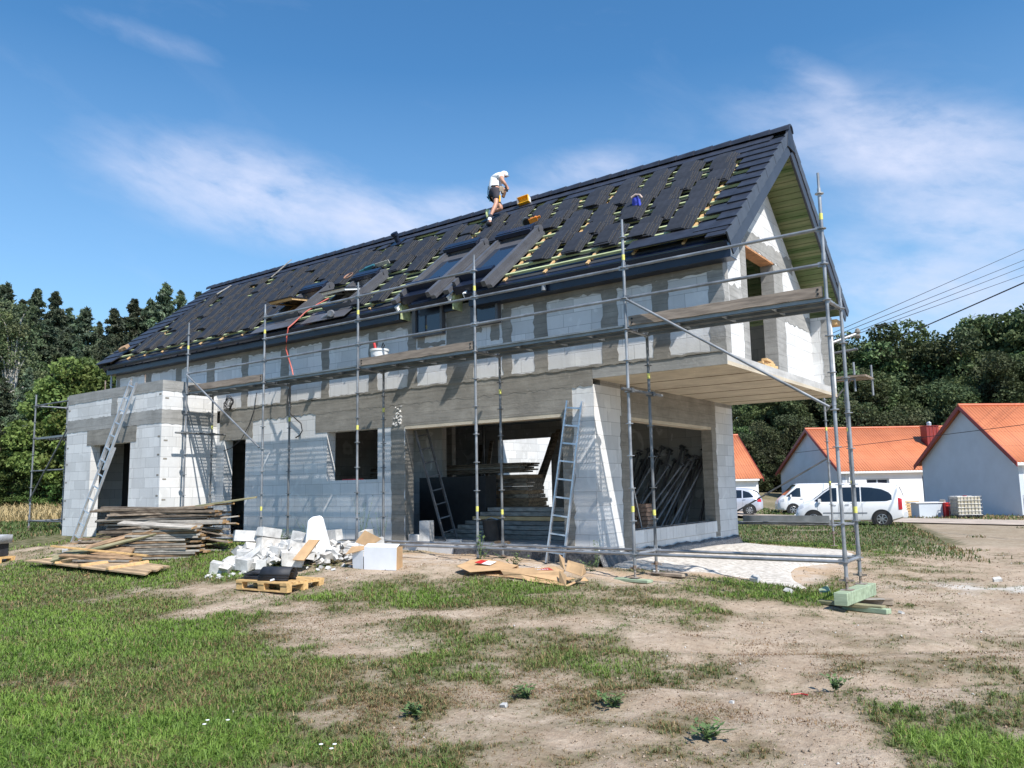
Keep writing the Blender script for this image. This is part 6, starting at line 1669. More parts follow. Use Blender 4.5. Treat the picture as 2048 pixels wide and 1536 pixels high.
# ------------------------------------------------------------------ vehicles
def interp_smooth(xs, ys):
    return lambda x: float(np.interp(x, xs, ys))
def vehicle(name, label, cat, loc, yaw, P):
    """body lofted from side profile P; local x forward, y left, z up; origin on the ground at the centre"""
    root = thing(name, label, cat, loc); root.rotation_euler.z = yaw
    top, bel, wid, wtop, bot = (interp_smooth(*P[k]) for k in ('top', 'belt', 'wid', 'wtop', 'bot'))
    x0, x1 = P['x']
    def section(x):
        t, b, w, wt, lo = top(x), bel(x), wid(x), wtop(x), bot(x)
        b = min(b, t-.02)
        pts = [(0, lo), (w*.86, lo), (w*.965, lo+.06), (w, lo+.25*(b-lo)+.03), (w, lo+.62*(b-lo)), (w*.985, b-.04), (w*.965, b)]
        if t-b > .15: pts += [(wt*1.04, b+.62*(t-b)), (wt*.99, t-.09), (wt*.90, t-.03), (wt*.6, t), (0, t+.012)]
        else: pts += [(w*.95, b+(t-b)*.3), (w*.90, t-.02), (w*.82, t-.008), (w*.5, t), (0, t+.01)]
        return pts
    def side_y(x, z):
        p = section(x)[1:-1]
        zs = [q[1] for q in p]; ys = [q[0] for q in p]
        return float(np.interp(z, zs, ys))
    xs = np.unique(np.concatenate([np.linspace(x0, x1, 46), [x0+.02, x0+.06, x1-.02, x1-.06]]))
    def put(mb, nm, mt, par=root, smooth=True):
        me = bpy.data.meshes.new(nm); me.from_pydata(mb.v, [], mb.f); me.materials.append(M[mt])
        if smooth: me.polygons.foreach_set('use_smooth', [True]*len(me.polygons))
        me.update()
        if smooth:
            try: me.set_sharp_from_angle(angle=math.radians(40))
            except Exception: pass
        o = bpy.data.objects.new(nm, me); COL.objects.link(o); o.parent = par; return o
    rows = []
    for x in xs:
        s = section(x); e = min(1, .80+2.2*min(x-x0, x1-x)) if P.get('round', True) else 1
        rows.append([(x, y*e, z) for y, z in s]+[(x, -y*e, z) for y, z in s[-2:0:-1]])
    mb = MB().grid(rows, True); n = len(rows[0]); mb.f += [tuple(range(n)), tuple(len(mb.v)-n+k for k in range(n))[::-1]]
    body = put(mb, 'body', P['paint'])
    def side_panel(nm, poly_lo, poly_hi, xa, xb, mt, off=.006, n=12, sides=(1, -1)):
        lo, hi = interp_smooth(*poly_lo), interp_smooth(*poly_hi)
        for sd in sides:
            rr_ = []
            for i in range(n+1):
                x = xa+(xb-xa)*i/n; a, b = lo(x), max(hi(x), lo(x)+.002)
                rr_.append([(x, sd*(side_y(x, a+(b-a)*k/5)+off), a+(b-a)*k/5) for k in range(6)])
            put(MB().grid(rr_ if sd > 0 else rr_[::-1]), nm, mt)
    for w_ in P['windows']: side_panel('side_window', w_[2], w_[3], w_[0], w_[1], 'carglass', sides=w_[4] if len(w_) > 4 else (1, -1))
    for s_ in P.get('strips', []): side_panel(s_[5], s_[2], s_[3], s_[0], s_[1], s_[4], .010)
    # windscreen and rear window follow the body surface
    for nm, xa, xb, fw in P['screens']:
        rr_ = []
        for i in range(9):
            x = xa+(xb-xa)*i/8; w = wtop(x)*fw; rr_.append([(x, w*(k/4-1), top(x)+.016-.010*abs(k/4-1)**3) for k in range(9)])
        put(MB().grid(rr_ if xa > xb else rr_[::-1]), nm, 'carglass')
    for b_ in P.get('blocks', []): put(MB().box(*b_[2:4]), b_[0], b_[1], smooth=False)
    R = P['r']
    for wx in P['wheels']:
        for sd in (1, -1):
            y = wid(wx)
            a = MB(); pts = [(wx+(R+.075)*math.cos(t), sd*(side_y(wx, .5)+.004), R+(R+.075)*math.sin(t)) for t in np.linspace(-.55, pi+.55, 24)]
            a.prism(pts, (0, -sd*.05, 0)); put(a, 'wheel_arch', 'black', smooth=False)
            t = MB().lathe((wx, sd*(y-.085), R), [(R*.62, -.10), (R*.96, -.10), (R, -.07), (R, .07), (R*.96, .098), (R*.66, .10), (R*.64, .09)], 26, 'Y'); ty = put(t, 'wheel', 'rubber')
            rm = MB(); rm.lathe((wx, sd*(y-.085), R), [(R*.66, sd*.085), (R*.60, sd*.095), (R*.56, sd*.06), (0, sd*.055)], 22, 'Y'); put(rm, 'rim', 'black', ty)
            sp_ = MB()
            for k in range(P.get('spokes', 7)):
                q = 2*pi*k/P.get('spokes', 7); c, s = math.cos(q), math.sin(q)
                sp_.obb((wx+c*R*.36, sd*(y-.085)+sd*.078, R+s*R*.36), (c*R*.25, 0, s*R*.25), (0, .012, 0), (-s*R*.075, 0, c*R*.075))
            sp_.lathe((wx, sd*(y-.085), R), [(0, sd*.095), (R*.16, sd*.09), (R*.16, sd*.06)], 12, 'Y'); sp_.lathe((wx, sd*(y-.085), R), [(R*.66, sd*.088), (R*.60, sd*.098), (R*.57, sd*.085)], 22, 'Y')
            put(sp_, 'rim_spokes', 'alloy', ty)
    for m_ in P.get('mirror', []):
        for sd in (1, -1): put(MB().obb((m_[0], sd*(side_y(m_[0], m_[1])+.09), m_[1]), (.05, 0, 0), (0, .09, 0), (0, 0, .08)), 'mirror', P['paint'])
    for h in P.get('handles', []): side_panel('door_handle', ([h[0]-.09, h[0]+.09], [h[1]-.015]*2), ([h[0]-.09, h[0]+.09], [h[1]+.015]*2), h[0]-.09, h[0]+.09, h[2], .02, 2)
    for x, za, zb in P.get('seams', []):
        for sd in (1, -1):
            put(MB().grid([[(x-.006, sd*(side_y(x, z)+.003), z) for z in np.linspace(za, zb, 8)], [(x+.006, sd*(side_y(x, z)+.003), z) for z in np.linspace(za, zb, 8)]]), 'door_seam', 'grey')
    return root, put, side_y
MPV = dict(paint='carwhite', x=(-2.19, 2.19), r=.325, wheels=(-1.30, 1.40), spokes=7,
  top=([-2.19, -2.12, -2.02, -1.80, -1.2, .2, .55, .95, 1.25, 1.50, 1.85, 2.05, 2.15, 2.19], [1.10, 1.36, 1.66, 1.78, 1.82, 1.82, 1.76, 1.52, 1.28, 1.12, 1.00, .86, .70, .58]),
  belt=([-2.19, -2.0, 1.1, 1.5, 2.19], [1.02, 1.06, 1.02, .96, .50]), wid=([-2.19, -2.05, -1.6, 1.5, 1.9, 2.1, 2.19], [.80, .86, .90, .90, .84, .74, .62]), wtop=([-2.2, -1.0, .6, 1.3, 2.2], [.66, .72, .70, .66, .6]),
  bot=([-2.19, -2.0, -1.7, 1.8, 2.1, 2.19], [.42, .33, .24, .22, .24, .32]),
  windows=[(.42, 1.34, ([.42, 1.0, 1.34], [1.06, 1.05, 1.07]), ([.42, .62, .95, 1.34], [1.64, 1.64, 1.42, 1.10])), (-.50, .30, ([-.50, .1, .30], [1.05, 1.05, 1.12]), ([-.5, .2, .30], [1.66, 1.66, 1.60])),
           (-1.72, -.55, ([-1.72, -1.5, -.55], [1.12, 1.06, 1.05]), ([-1.72, -1.62, -1.35, -.9, -.55], [1.30, 1.42, 1.56, 1.64, 1.66]))],
  screens=[('windscreen', .72, 1.42, .88), ('rear_window', -2.03, -2.15, .75)],
  strips=[(-.75, 1.0, ([-.75, 1.0], [.55, .55]), ([-.75, 1.0], [.60, .60]), 'grey', 'rub_strip'), (-2.10, -1.95, ([-2.10, -1.95], [.72, .70]), ([-2.10, -1.95], [1.16, 1.20]), 'lampred', 'tail_lamp'), (1.80, 2.06, ([1.8, 2.06], [.80, .70]), ([1.8, 2.06], [.93, .84]), 'lampclear', 'head_lamp')],
  blocks=[('number_plate', 'paper', (-2.215, -.26, .66), (-2.20, .26, .78)), ('rear_bumper', 'carwhite', (-2.27, -.78, .38), (-2.10, .78, .62)), ('front_bumper', 'carwhite', (2.12, -.66, .30), (2.22, .66, .52))],
  mirror=[(1.12, 1.10)], handles=[(.02, .92, 'grey'), (.55, .90, 'grey')], seams=[(.37, .35, 1.0), (-.56, .45, 1.0), (1.22, .6, 1.0)])
vehicle('parked_car', 'white high roofed family car parked on the grass behind the scaffold foot', 'car', (-6.15, 25.93, -.30), math.atan2(-.16, -.987), MPV)
VAN = dict(paint='carwhite', x=(-2.4, 2.4), r=.33, wheels=(-1.55, 1.50), spokes=6,
  top=([-2.4, -2.34, -2.2, 1.0, 1.25, 1.65, 1.95, 2.2, 2.33, 2.4], [1.70, 1.88, 1.95, 1.97, 1.88, 1.50, 1.22, 1.05, .90, .7]),
  belt=([-2.4, 1.7, 2.0, 2.4], [1.12, 1.12, 1.02, .66]), wid=([-2.4, -2.2, 1.5, 2.0, 2.25, 2.4], [.92, .95, .95, .90, .80, .66]), wtop=([-2.4, 1, 1.7, 2.4], [.84, .84, .76, .6]),
  bot=([-2.4, -2.1, 2.1, 2.4], [.38, .30, .26, .34]),
  windows=[(1.0, 1.86, ([1.0, 1.86], [1.12, 1.16]), ([1.0, 1.2, 1.5, 1.86], [1.70, 1.70, 1.48, 1.19]))], screens=[('windscreen', 1.22, 1.93, .9), ('rear_window', -2.33, -2.39, .1)],
  strips=[(-2.38, -2.22, ([-2.38, -2.22], [.95, .95]), ([-2.38, -2.22], [1.72, 1.72]), 'orange', 'tail_lamp'), (2.02, 2.24, ([2.02, 2.24], [.88, .82]), ([2.02, 2.24], [1.04, .94]), 'lampclear', 'head_lamp')],
  mirror=[(1.62, 1.2)], handles=[(.98, 1.0, 'black')], seams=[(.86, .4, 1.75), (1.80, .5, 1.1)])
vehicle('parked_van', 'white panel van parked before the gable of the middle orange roofed house', 'van', (-12.3, 42.6, -.47), math.atan2(-.45, -.893), VAN)
HAT = dict(paint='carsilver', x=(-2.02, 2.02), r=.31, wheels=(-1.28, 1.33), spokes=8,
  top=([-2.02, -1.95, -1.75, -1.35, -.6, .2, .6, 1.2, 1.6, 1.9, 2.02], [.80, 1.02, 1.36, 1.55, 1.62, 1.60, 1.48, 1.10, .96, .80, .58]),
  belt=([-2.02, -1.6, 1.2, 2.02], [.74, 1.0, .96, .5]), wid=([-2.02, -1.8, -1.3, 1.4, 1.85, 2.02], [.70, .82, .86, .86, .76, .6]), wtop=([-2, 0, 1.2, 2], [.58, .66, .64, .6]),
  bot=([-2.02, -1.7, 1.8, 2.02], [.40, .25, .22, .3]),
  windows=[(-1.52, -.95, ([-1.52, -.95], [1.06, 1.02]), ([-1.52, -1.3, -.95], [1.12, 1.34, 1.46])), (-.88, .05, ([-.88, .05], [1.02, 1.0]), ([-.88, .05], [1.48, 1.50])), (.12, 1.05, ([.12, 1.05], [1.0, 1.02]), ([.12, .5, 1.05], [1.50, 1.42, 1.08]))],
  screens=[('windscreen', .55, 1.22, .9), ('rear_window', -1.52, -1.84, .8)],
  strips=[(-1.96, -1.74, ([-1.96, -1.74], [.78, .80]), ([-1.96, -1.74], [.92, 1.06]), 'lampred', 'tail_lamp')], mirror=[(.98, 1.05)], handles=[(-.1, .9, 'grey'), (-1.0, .92, 'grey')], seams=[(.08, .35, 1.0), (-.92, .45, 1.0)])
vehicle('parked_car', 'silver hatchback half hidden behind the far corner of the unfinished house', 'car', (-15.35, 35.4, -.28), math.atan2(-.30, -.954), HAT)

# ------------------------------------------------------------------ neighbouring houses
def cottage(label, C1, g, wg, l, ll, z0, eave, ridge, loc_name='cottage', pk=.5, win=()):
    """gable from corner C1 along g (width wg), long wall from C1 along l (length ll)"""
    C1 = Vector((*C1, 0)); g = Vector((*g, 0)).normalized(); l = Vector((*l, 0)).normalized(); up = Vector((0, 0, 1))
    h = thing('rendered_house', label, 'house', (C1.x, C1.y, z0))
    pt = lambda a, b, z: C1+g*a+l*b+up*z
    zl = z0-.4
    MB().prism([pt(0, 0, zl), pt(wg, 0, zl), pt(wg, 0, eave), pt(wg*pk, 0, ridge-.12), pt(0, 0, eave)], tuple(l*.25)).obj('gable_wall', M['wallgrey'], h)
    w = MB(); xs_ = [0.001]; 
    b0 = .26; cuts = sorted(win)
    for a, b_, za, zb in cuts:
        w.hexa([pt(0, b0, zl), pt(0, a, zl), pt(.25, a, zl), pt(.25, b0, zl), pt(0, b0, eave), pt(0, a, eave), pt(.25, a, eave), pt(.25, b0, eave)])
        if za > z0: w.hexa([pt(0, a, zl), pt(0, b_, zl), pt(.25, b_, zl), pt(.25, a, zl), pt(0, a, za), pt(0, b_, za), pt(.25, b_, za), pt(.25, a, za)])
        w.hexa([pt(0, a, zb), pt(0, b_, zb), pt(.25, b_, zb), pt(.25, a, zb), pt(0, a, eave), pt(0, b_, eave), pt(.25, b_, eave), pt(.25, a, eave)])
        b0 = b_
    w.hexa([pt(0, b0, zl), pt(0, ll, zl), pt(.25, ll, zl), pt(.25, b0, zl), pt(0, b0, eave), pt(0, ll, eave), pt(.25, ll, eave), pt(.25, b0, eave)])
    w.obj('long_wall', M['wallwhite'], h)
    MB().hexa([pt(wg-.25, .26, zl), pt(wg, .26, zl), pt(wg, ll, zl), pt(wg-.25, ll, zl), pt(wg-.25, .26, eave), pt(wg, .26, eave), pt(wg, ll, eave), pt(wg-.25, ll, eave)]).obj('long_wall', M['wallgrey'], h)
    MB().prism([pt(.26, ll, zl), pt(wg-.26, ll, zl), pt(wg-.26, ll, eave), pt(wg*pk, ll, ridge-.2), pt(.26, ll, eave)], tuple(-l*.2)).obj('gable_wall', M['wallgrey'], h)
    for a, b_, za, zb in cuts:
        fr = MB(); 
        for q in ((a, a+.1, za, zb), (b_-.1, b_, za, zb), (a+.1, b_-.1, zb-.1, zb), ((a+b_)/2-.05, (a+b_)/2+.05, za, zb-.1)):
            fr.hexa([pt(.14, q[0], q[2]), pt(.14, q[1], q[2]), pt(.2, q[1], q[2]), pt(.2, q[0], q[2]), pt(.14, q[0], q[3]), pt(.14, q[1], q[3]), pt(.2, q[1], q[3]), pt(.2, q[0], q[3])])
        f_ = fr.obj('window_frame', M['wallgrey'], h)
        MB().hexa([pt(.21, a, za), pt(.21, b_, za), pt(.22, b_, za), pt(.22, a, za), pt(.21, a, zb), pt(.21, b_, zb), pt(.22, b_, zb), pt(.22, a, zb)]).obj('pane', M['glass'], f_)
    # corrugated roof with real waves
    rf = None
    sl_ = (ridge-eave)/(wg*pk)
    for side in (0, 1):
        ov = .35; n = int(ll/.11); V = []; UV = []
        run = (wg*pk if side == 0 else wg*(1-pk))+ov
        s2 = (ridge-eave)/(wg*pk) if side == 0 else (ridge-eave)/(wg*(1-pk))
        for i in range(n+1):
            b = -.35+(ll+.7)*i/n
            for k in range(2):
                d = run*k
                a = wg*pk-d if side == 0 else wg*pk+d
                V.append(pt(a, b, ridge-s2*d+(.02 if i % 2 else -.02))-Vector((C1.x, C1.y, z0)))
                UV.append((b, d*math.hypot(1, s2), 0, 1))
        Q = np.array([[2*i, 2*i+1, 2*i+3, 2*i+2] for i in range(n)])
        me = numesh('roof', np.array([tuple(v) for v in V]), Q if side else Q[:, ::-1], M['orangeroof'], {'uvw': np.array(UV)})
        o = bpy.data.objects.new('roof', me); COL.objects.link(o); o.parent = h; o.modifiers.new('thick', 'SOLIDIFY').thickness = .03
        rf = rf or o
    for b in (-.37, ll+.33):
        for side in (0, 1):
            a1 = -.36 if side == 0 else wg+.36; s2 = sl_ if side == 0 else (ridge-eave)/(wg*(1-pk)); r1 = wg*pk-a1 if side == 0 else a1-wg*pk
            p, q = pt(wg*pk, b, ridge), pt(a1, b, ridge-s2*r1)
            MB().prism([p+up*.06, q+up*.06, q-up*.22, p-up*.22], tuple(l*.05)).obj('verge_trim', M['redmetal'], h)
    MB().tube(pt(wg*pk, -.37, ridge+.03), pt(wg*pk, ll+.37, ridge+.03), .11, 8).obj('ridge_cap', M['orange_trim'], h)
    ez = eave-sl_*.35
    MB().hexa([pt(-.36, -.3, ez-.16), pt(-.36, ll, ez-.16), pt(0, ll, ez-.1), pt(0, -.3, ez-.1), pt(-.36, -.3, ez-.03), pt(-.36, ll, ez-.03), pt(0, ll, eave), pt(0, -.3, eave)]).obj('eaves_soffit', M['wallwhite'], h)
    MB().tube(pt(-.12, .5, z0), pt(-.12, .5, ez-.1), .05, 8).obj('downpipe', M['wallwhite'], h)
    return h, pt
M['orange_trim'] = simple('orange_ridge', (.55, .14, .06), .55, .15, 3, bumps=0)
h1, pt1 = cottage('middle orange roofed house with a white long wall and red chimney', (-13.4, 54.4), (-.614, .79), 13.1, (.79, .61), 13.5, -.55, 2.55, 6.05, pk=.44, win=((1.9, 3.7, .75, 1.75), (6.3, 7.4, -.5, 1.95)))
cp = pt1(3.2, 9.0, 0)
c = MB()
c.rbox((cp.x, cp.y, 4.95), (1.0, 1.0, 2.1), .65); c.obj('chimney', M['redmetal'], h1)
MB().rbox((cp.x, cp.y, 5.97), (1.1, 1.1, .06), .65).obj('chimney_cap', M['redmetal'], h1); MB().lathe((cp.x, cp.y, 6.0), [(.18, 0), (.18, .18), (.22, .2), (.1, .34), (0, .36)], 10).obj('chimney_cowl', M['alu'], h1)
for k in (-.25, .05, .33): MB().rbox((cp.x+.52*math.sin(.65)+k*math.cos(.65), cp.y-.52*math.cos(.65)+k*math.sin(.65), 5.0), (.03, .03, 1.85), .65).obj('chimney_seam', M['brownred'], h1)
cottage('nearest orange roofed house at the right edge with a big grey blue gable', (-.81, 41.0), (-.69, .724), 8.3, (.724, .69), 14, -.48, 2.75, 6.0, pk=.47, win=((2.5, 4.0, .6, 1.9),))
l3 = Vector((.79, .61, 0))
cottage('farthest orange roofed house seen between the corner pillar and the trees', (-20.2-13*.79, 54.8-13*.61), (-.61, .79), 12.0, (.79, .61), 13.0, -.55, 2.15, 5.9, pk=.5)

# ------------------------------------------------------------------ yard of the right hand house
def tote(loc, rz, lb):
    t = thing('liquid_tote', lb, 'tote', loc); t.rotation_euler.z = rz
    def put(mb, nm, mt, sm=False):
        me = bpy.data.meshes.new(nm); me.from_pydata(mb.v, [], mb.f); me.materials.append(M[mt]); o = bpy.data.objects.new(nm, me); COL.objects.link(o); o.parent = t; return o
    o = put(MB().box((-.57, -.47, .18), (.57, .47, 1.12)), 'plastic_tank', 'whiteplastic'); bv = o.modifiers.new('bevel', 'BEVEL'); bv.width = .07; bv.segments = 3
    put(MB().lathe((0, 0, 1.12), [(0, .04), (.10, .04), (.10, 0)], 12), 'tank_lid', 'red')
    c = MB()
    for z in np.linspace(.2, 1.13, 6):
        for a, b in (((-.6, -.5), (.6, -.5)), ((.6, -.5), (.6, .5)), ((.6, .5), (-.6, .5)), ((-.6, .5), (-.6, -.5))): c.tube((*a, z), (*b, z), .012, 6)
    for x in np.linspace(-.6, .6, 8):
        for y in (-.5, .5): c.tube((x, y, .15), (x, y, 1.14), .012, 6)
    for y in np.linspace(-.5, .5, 7):
        for x in (-.6, .6): c.tube((x, y, .15), (x, y, 1.14), .012, 6)
    put(c, 'wire_cage', 'galv')
    p = MB()
    for x in (-.5, 0, .5): p.box((x-.07, -.5, 0), (x+.07, .5, .14))
    p.box((-.6, -.5, .10), (.6, .5, .16)); put(p, 'tote_pallet', 'black')
    return t
tote((-3.0, 36.6, float(gz(-3, 36.6))), .55, 'caged yellowish plastic tote standing on the verge before the big grey gable')
tote((.28, 37.6, float(gz(0, 37))+.0), .55, 'second caged tote cut off by the right edge beside the big grey gable')
def upright_pallet(x, y, lb, rz):
    t = thing('pallet', lb, 'pallet', (x, y, float(gz(x, y)))); t.rotation_euler = (math.radians(80), 0, rz)
    for j in range(6):
        mb = MB().box((-.6, .02+j*.15, .10), (.6, .12+j*.15, .125)); me = bpy.data.meshes.new('top_board'); me.from_pydata(mb.v, [], mb.f); me.materials.append(M['freshwood']); o = bpy.data.objects.new('top_board', me); COL.objects.link(o); o.parent = t
    for x_ in (-.53, 0, .53):
        mb = MB().box((x_-.07, 0, 0), (x_+.07, .85, .098)); me = bpy.data.meshes.new('stringer'); me.from_pydata(mb.v, [], mb.f); me.materials.append(M['freshwood']); o = bpy.data.objects.new('stringer', me); COL.objects.link(o); o.parent = t
upright_pallet(-5.9, 37.9, 'light wooden pallet standing on edge behind the white family car', .62)
pkx, pky = -4.75, 37.0
t = thing('wrapped_pack', 'pack of grey blocks in foil with a red and white side between pallet and tote', 'pack', (pkx, pky, float(gz(pkx, pky))))
zz = float(gz(pkx, pky))
MB().rbox((pkx-.15, pky+.1, zz+.40), (1.25, .9, .78), .62).obj('grey_blocks', M['wallgrey'], t); MB().rbox((pkx-.15, pky+.1, zz+.81), (1.6, 1.0, .04), .62).obj('cover_board', M['wallwhite'], t)
MB().rbox((pkx+.62, pky+.35, zz+.41), (.24, .9, .80), .62).obj('red_foil', M['red'], t); MB().rbox((pkx+1.12, pky+.65, zz+.40), (.75, .9, .76), .62).obj('white_foil', M['wallwhite'], t)
MB().chunk((pkx+.6, pky+.3, zz+.87), (.28, .25, .14), 3).obj('stone_weight', M['conc'], t)
for k in range(3): MB().rbox((pkx+1.12-.3+.28*k, pky+.2-.17+.2*k, zz+.45+.1*(k % 2)), (.14, .01, .10), .62).obj('foil_print', M['red' if k == 0 else 'blue'], t)
fp_ = thing('farm_fence', 'dark green mesh fence with posts beyond the straw coloured field', 'fence', (-63, 16.5, .7))
fx = [(-84, 10.4), (-78, 12.2), (-72, 14.0), (-66, 15.9), (-60, 17.8), (-54, 19.7), (-48, 21.6), (-42, 23.5)]
for i, (x, y) in enumerate(fx): MB().tube((x, y, .6), (x, y, 2.3), .05, 8).obj('fence_post', M['fencegreen'], fp_)
for (x0, y0), (x1, y1) in zip(fx[:-1], fx[1:]):
    mb = MB(); d = Vector((x1-x0, y1-y0, 0))
    for z in np.linspace(.75, 2.05, 14): mb.tube((x0, y0, z), (x1, y1, z), .018, 4)
    for k in range(1, 30): mb.tube((x0+d.x*k/30, y0+d.y*k/30, .72), (x0+d.x*k/30, y0+d.y*k/30, 2.05), .014, 4)
    mb.obj('fence_mesh', M['fencegreen'], fp_)
# ------------------------------------------------------------------ power lines
def cable(name, label, a, b, r, sag, ext=1.0, n=20, g=None):
    a, b = Vector(a), Vector(b); b = a+(b-a)*ext
    return tag(MB().path([a.lerp(b, i/n)-Vector((0, 0, sag*4*(i/n)*(1-i/n))) for i in range(n+1)], r, 5).obj(name, M['wire'], smooth=True), label, 'power line', g)
BRA = (-1.49, 8.5, 5.06)
pl = thing('wall_bracket', 'grey wire bracket with an insulator sticking out behind the rear eaves of the house', 'bracket', (-2.1, 8.3, 4.8))
MB().tube((-2.6, YB, 4.60), BRA, .035, 8).obj('bracket_arm', M['galv'], pl)
MB().lathe((BRA[0], BRA[1], BRA[2]-.12), [(0, .25), (.04, .23), (.07, .15), (.04, .10), (.07, .06), (.02, 0)], 8).obj('insulator', M['oldgrey'], pl)
WB = ((1.254, 23.867, 10.193), (1.216, 23.9, 9.782), (1.194, 23.93, 9.54), (1.167, 23.96, 9.241))
WA = ((-2.284, 10.775, 5.655), (-2.294, 10.785, 5.55), (-2.194, 10.869, 5.482), (-2.055, 10.97, 5.479))
for i, (a, b) in enumerate(zip(WA, WB)):
    a, b = Vector(a), Vector(b)
    cable('power_line', 'overhead wire, %s of the four wires running from the rear eaves' % ('topmost', 'second', 'third', 'lowest')[i], a-(b-a)*.16, b, .009, .03, 3.2)
cable('power_line', 'thick overhead cable above the right hand trees below the four wires', (-4.574, 32.32, 8.794), (1.141, 23.982, 8.96), .028, .05, 3.0)
cable('power_line', 'thin low cable crossing in front of the orange roofs', (-14.414, 45.934, 3.631), (.231, 31.591, 4.053), .016, .05, 2.0)
LEFT = [(-87.4, 20.0, 21.3, 'pine'), (-93.1, 23.9, 23.3, 'pine'), (-88.3, 23.6, 22.0, 'pine'), (-89.0, 25.6, 21.8, 'pine'), (-88.9, 26.9, 24.1, 'pine'), (-86.0, 27.6, 23.2, 'pine'), (-86.6, 29.4, 21.4, 'pine'), (-80.9, 28.4, 21.2, 'pine'), (-83.1, 31.0, 20.3, 'pine'), (-79.0, 30.5, 19.9, 'pine'), (-81.0, 33.6, 22.0, 'pine'), (-79.1, 34.4, 21.7, 'pine'), (-71.9, 32.0, 21.1, 'pine'), (-71.0, 33.1, 20.2, 'pine'), (-70.1, 34.6, 20.5, 'pine'), (-79.8, 18.2, 17.1, 'pine'), (-75.0, 17.9, 15.7, 'pine'), (-74.8, 19.3, 16.6, 'pine'), (-71.6, 19.4, 15.7, 'pine'), (-71.7, 20.8, 16.4, 'pine'), (-69.7, 21.4, 15.3, 'pine'), (-68.5, 22.1, 15.0, 'pine'), (-68.9, 23.7, 14.2, 'pine'), (-67.7, 24.5, 14.6, 'pine'), (-68.3, 26.3, 15.5, 'pine'), (-65.8, 26.7, 14.2, 'pine'), (-66.8, 14.3, 16.3, 'birch'), (-65.1, 15.6, 15.8, 'birch'), (-58.3, 14.0, 10.0, 'pine'), (-56.8, 15.1, 9.8, 'pine'), (-59.8, 13.0, 9.5, 'pine'), (-55.7, 16.0, 9.5, 'pine'), (-60.9, 12.2, 9.1, 'pine'), (-47.0, 11.3, 8.1, 'leaf_light'), (-46.1, 11.9, 8.6, 'leaf_light'), (-45.1, 12.6, 8.8, 'leaf_light'), (-44.6, 13.1, 8.2, 'leaf_light'), (-48.1, 8.6, 4.4, 'spruce'), (-47.4, 9.0, 5.4, 'spruce'), (-46.8, 9.6, 4.1, 'spruce'), (-46.2, 9.9, 4.7, 'spruce'), (-45.6, 10.5, 3.7, 'spruce'), (-45.0, 10.9, 4.3, 'spruce'), (-48.8, 8.1, 4.7, 'spruce')]
RIGHT = [(-35.5, 90.4, 15.7, 'leaf'), (-32.6, 91.6, 16.9, 'leaf'), (-30.1, 94.5, 18.3, 'leaf'), (-26.6, 93.8, 19.1, 'leaf'), (-23.1, 91.3, 19.0, 'leaf'), (-22.4, 98.6, 19.9, 'leaf'), (-20.2, 101.2, 20.0, 'leaf'), (-17.6, 102.3, 21.6, 'leaf'), (-15.0, 101.2, 19.4, 'leaf'), (-13.1, 104.0, 19.4, 'leaf'), (-10.1, 101.0, 20.5, 'leaf'), (-8.2, 108.3, 22.5, 'leaf'), (-5.8, 107.5, 22.4, 'leaf'), (-3.4, 106.4, 22.2, 'leaf'), (-0.9, 106.1, 21.5, 'leaf'), (-28.8, 74.9, 9.7, 'leaf'), (-26.7, 77.1, 10.8, 'leaf'), (-23.0, 74.1, 10.8, 'leaf'), (-21.8, 79.3, 11.7, 'leaf'), (-19.0, 78.8, 12.5, 'leaf'), (-16.7, 78.8, 12.8, 'leaf'), (-15.0, 81.1, 11.8, 'leaf'), (-13.4, 85.1, 12.6, 'leaf'), (-11.4, 87.1, 13.1, 'leaf'), (-8.8, 83.8, 13.1, 'leaf'), (-7.1, 88.4, 14.2, 'leaf'), (-4.8, 86.5, 14.6, 'leaf'), (-3.1, 91.9, 15.0, 'leaf'), (-0.8, 91.2, 14.7, 'leaf'), (-26.0, 68.4, 6.0, 'leaf2'), (-24.1, 69.6, 7.0, 'leaf2'), (-17.0, 74.3, 10.4, 'leaf2'), (-15.0, 75.9, 9.3, 'leaf2'), (-13.0, 77.4, 9.5, 'leaf2'), (-21.7, 71.2, 7.9, 'leaf2')]

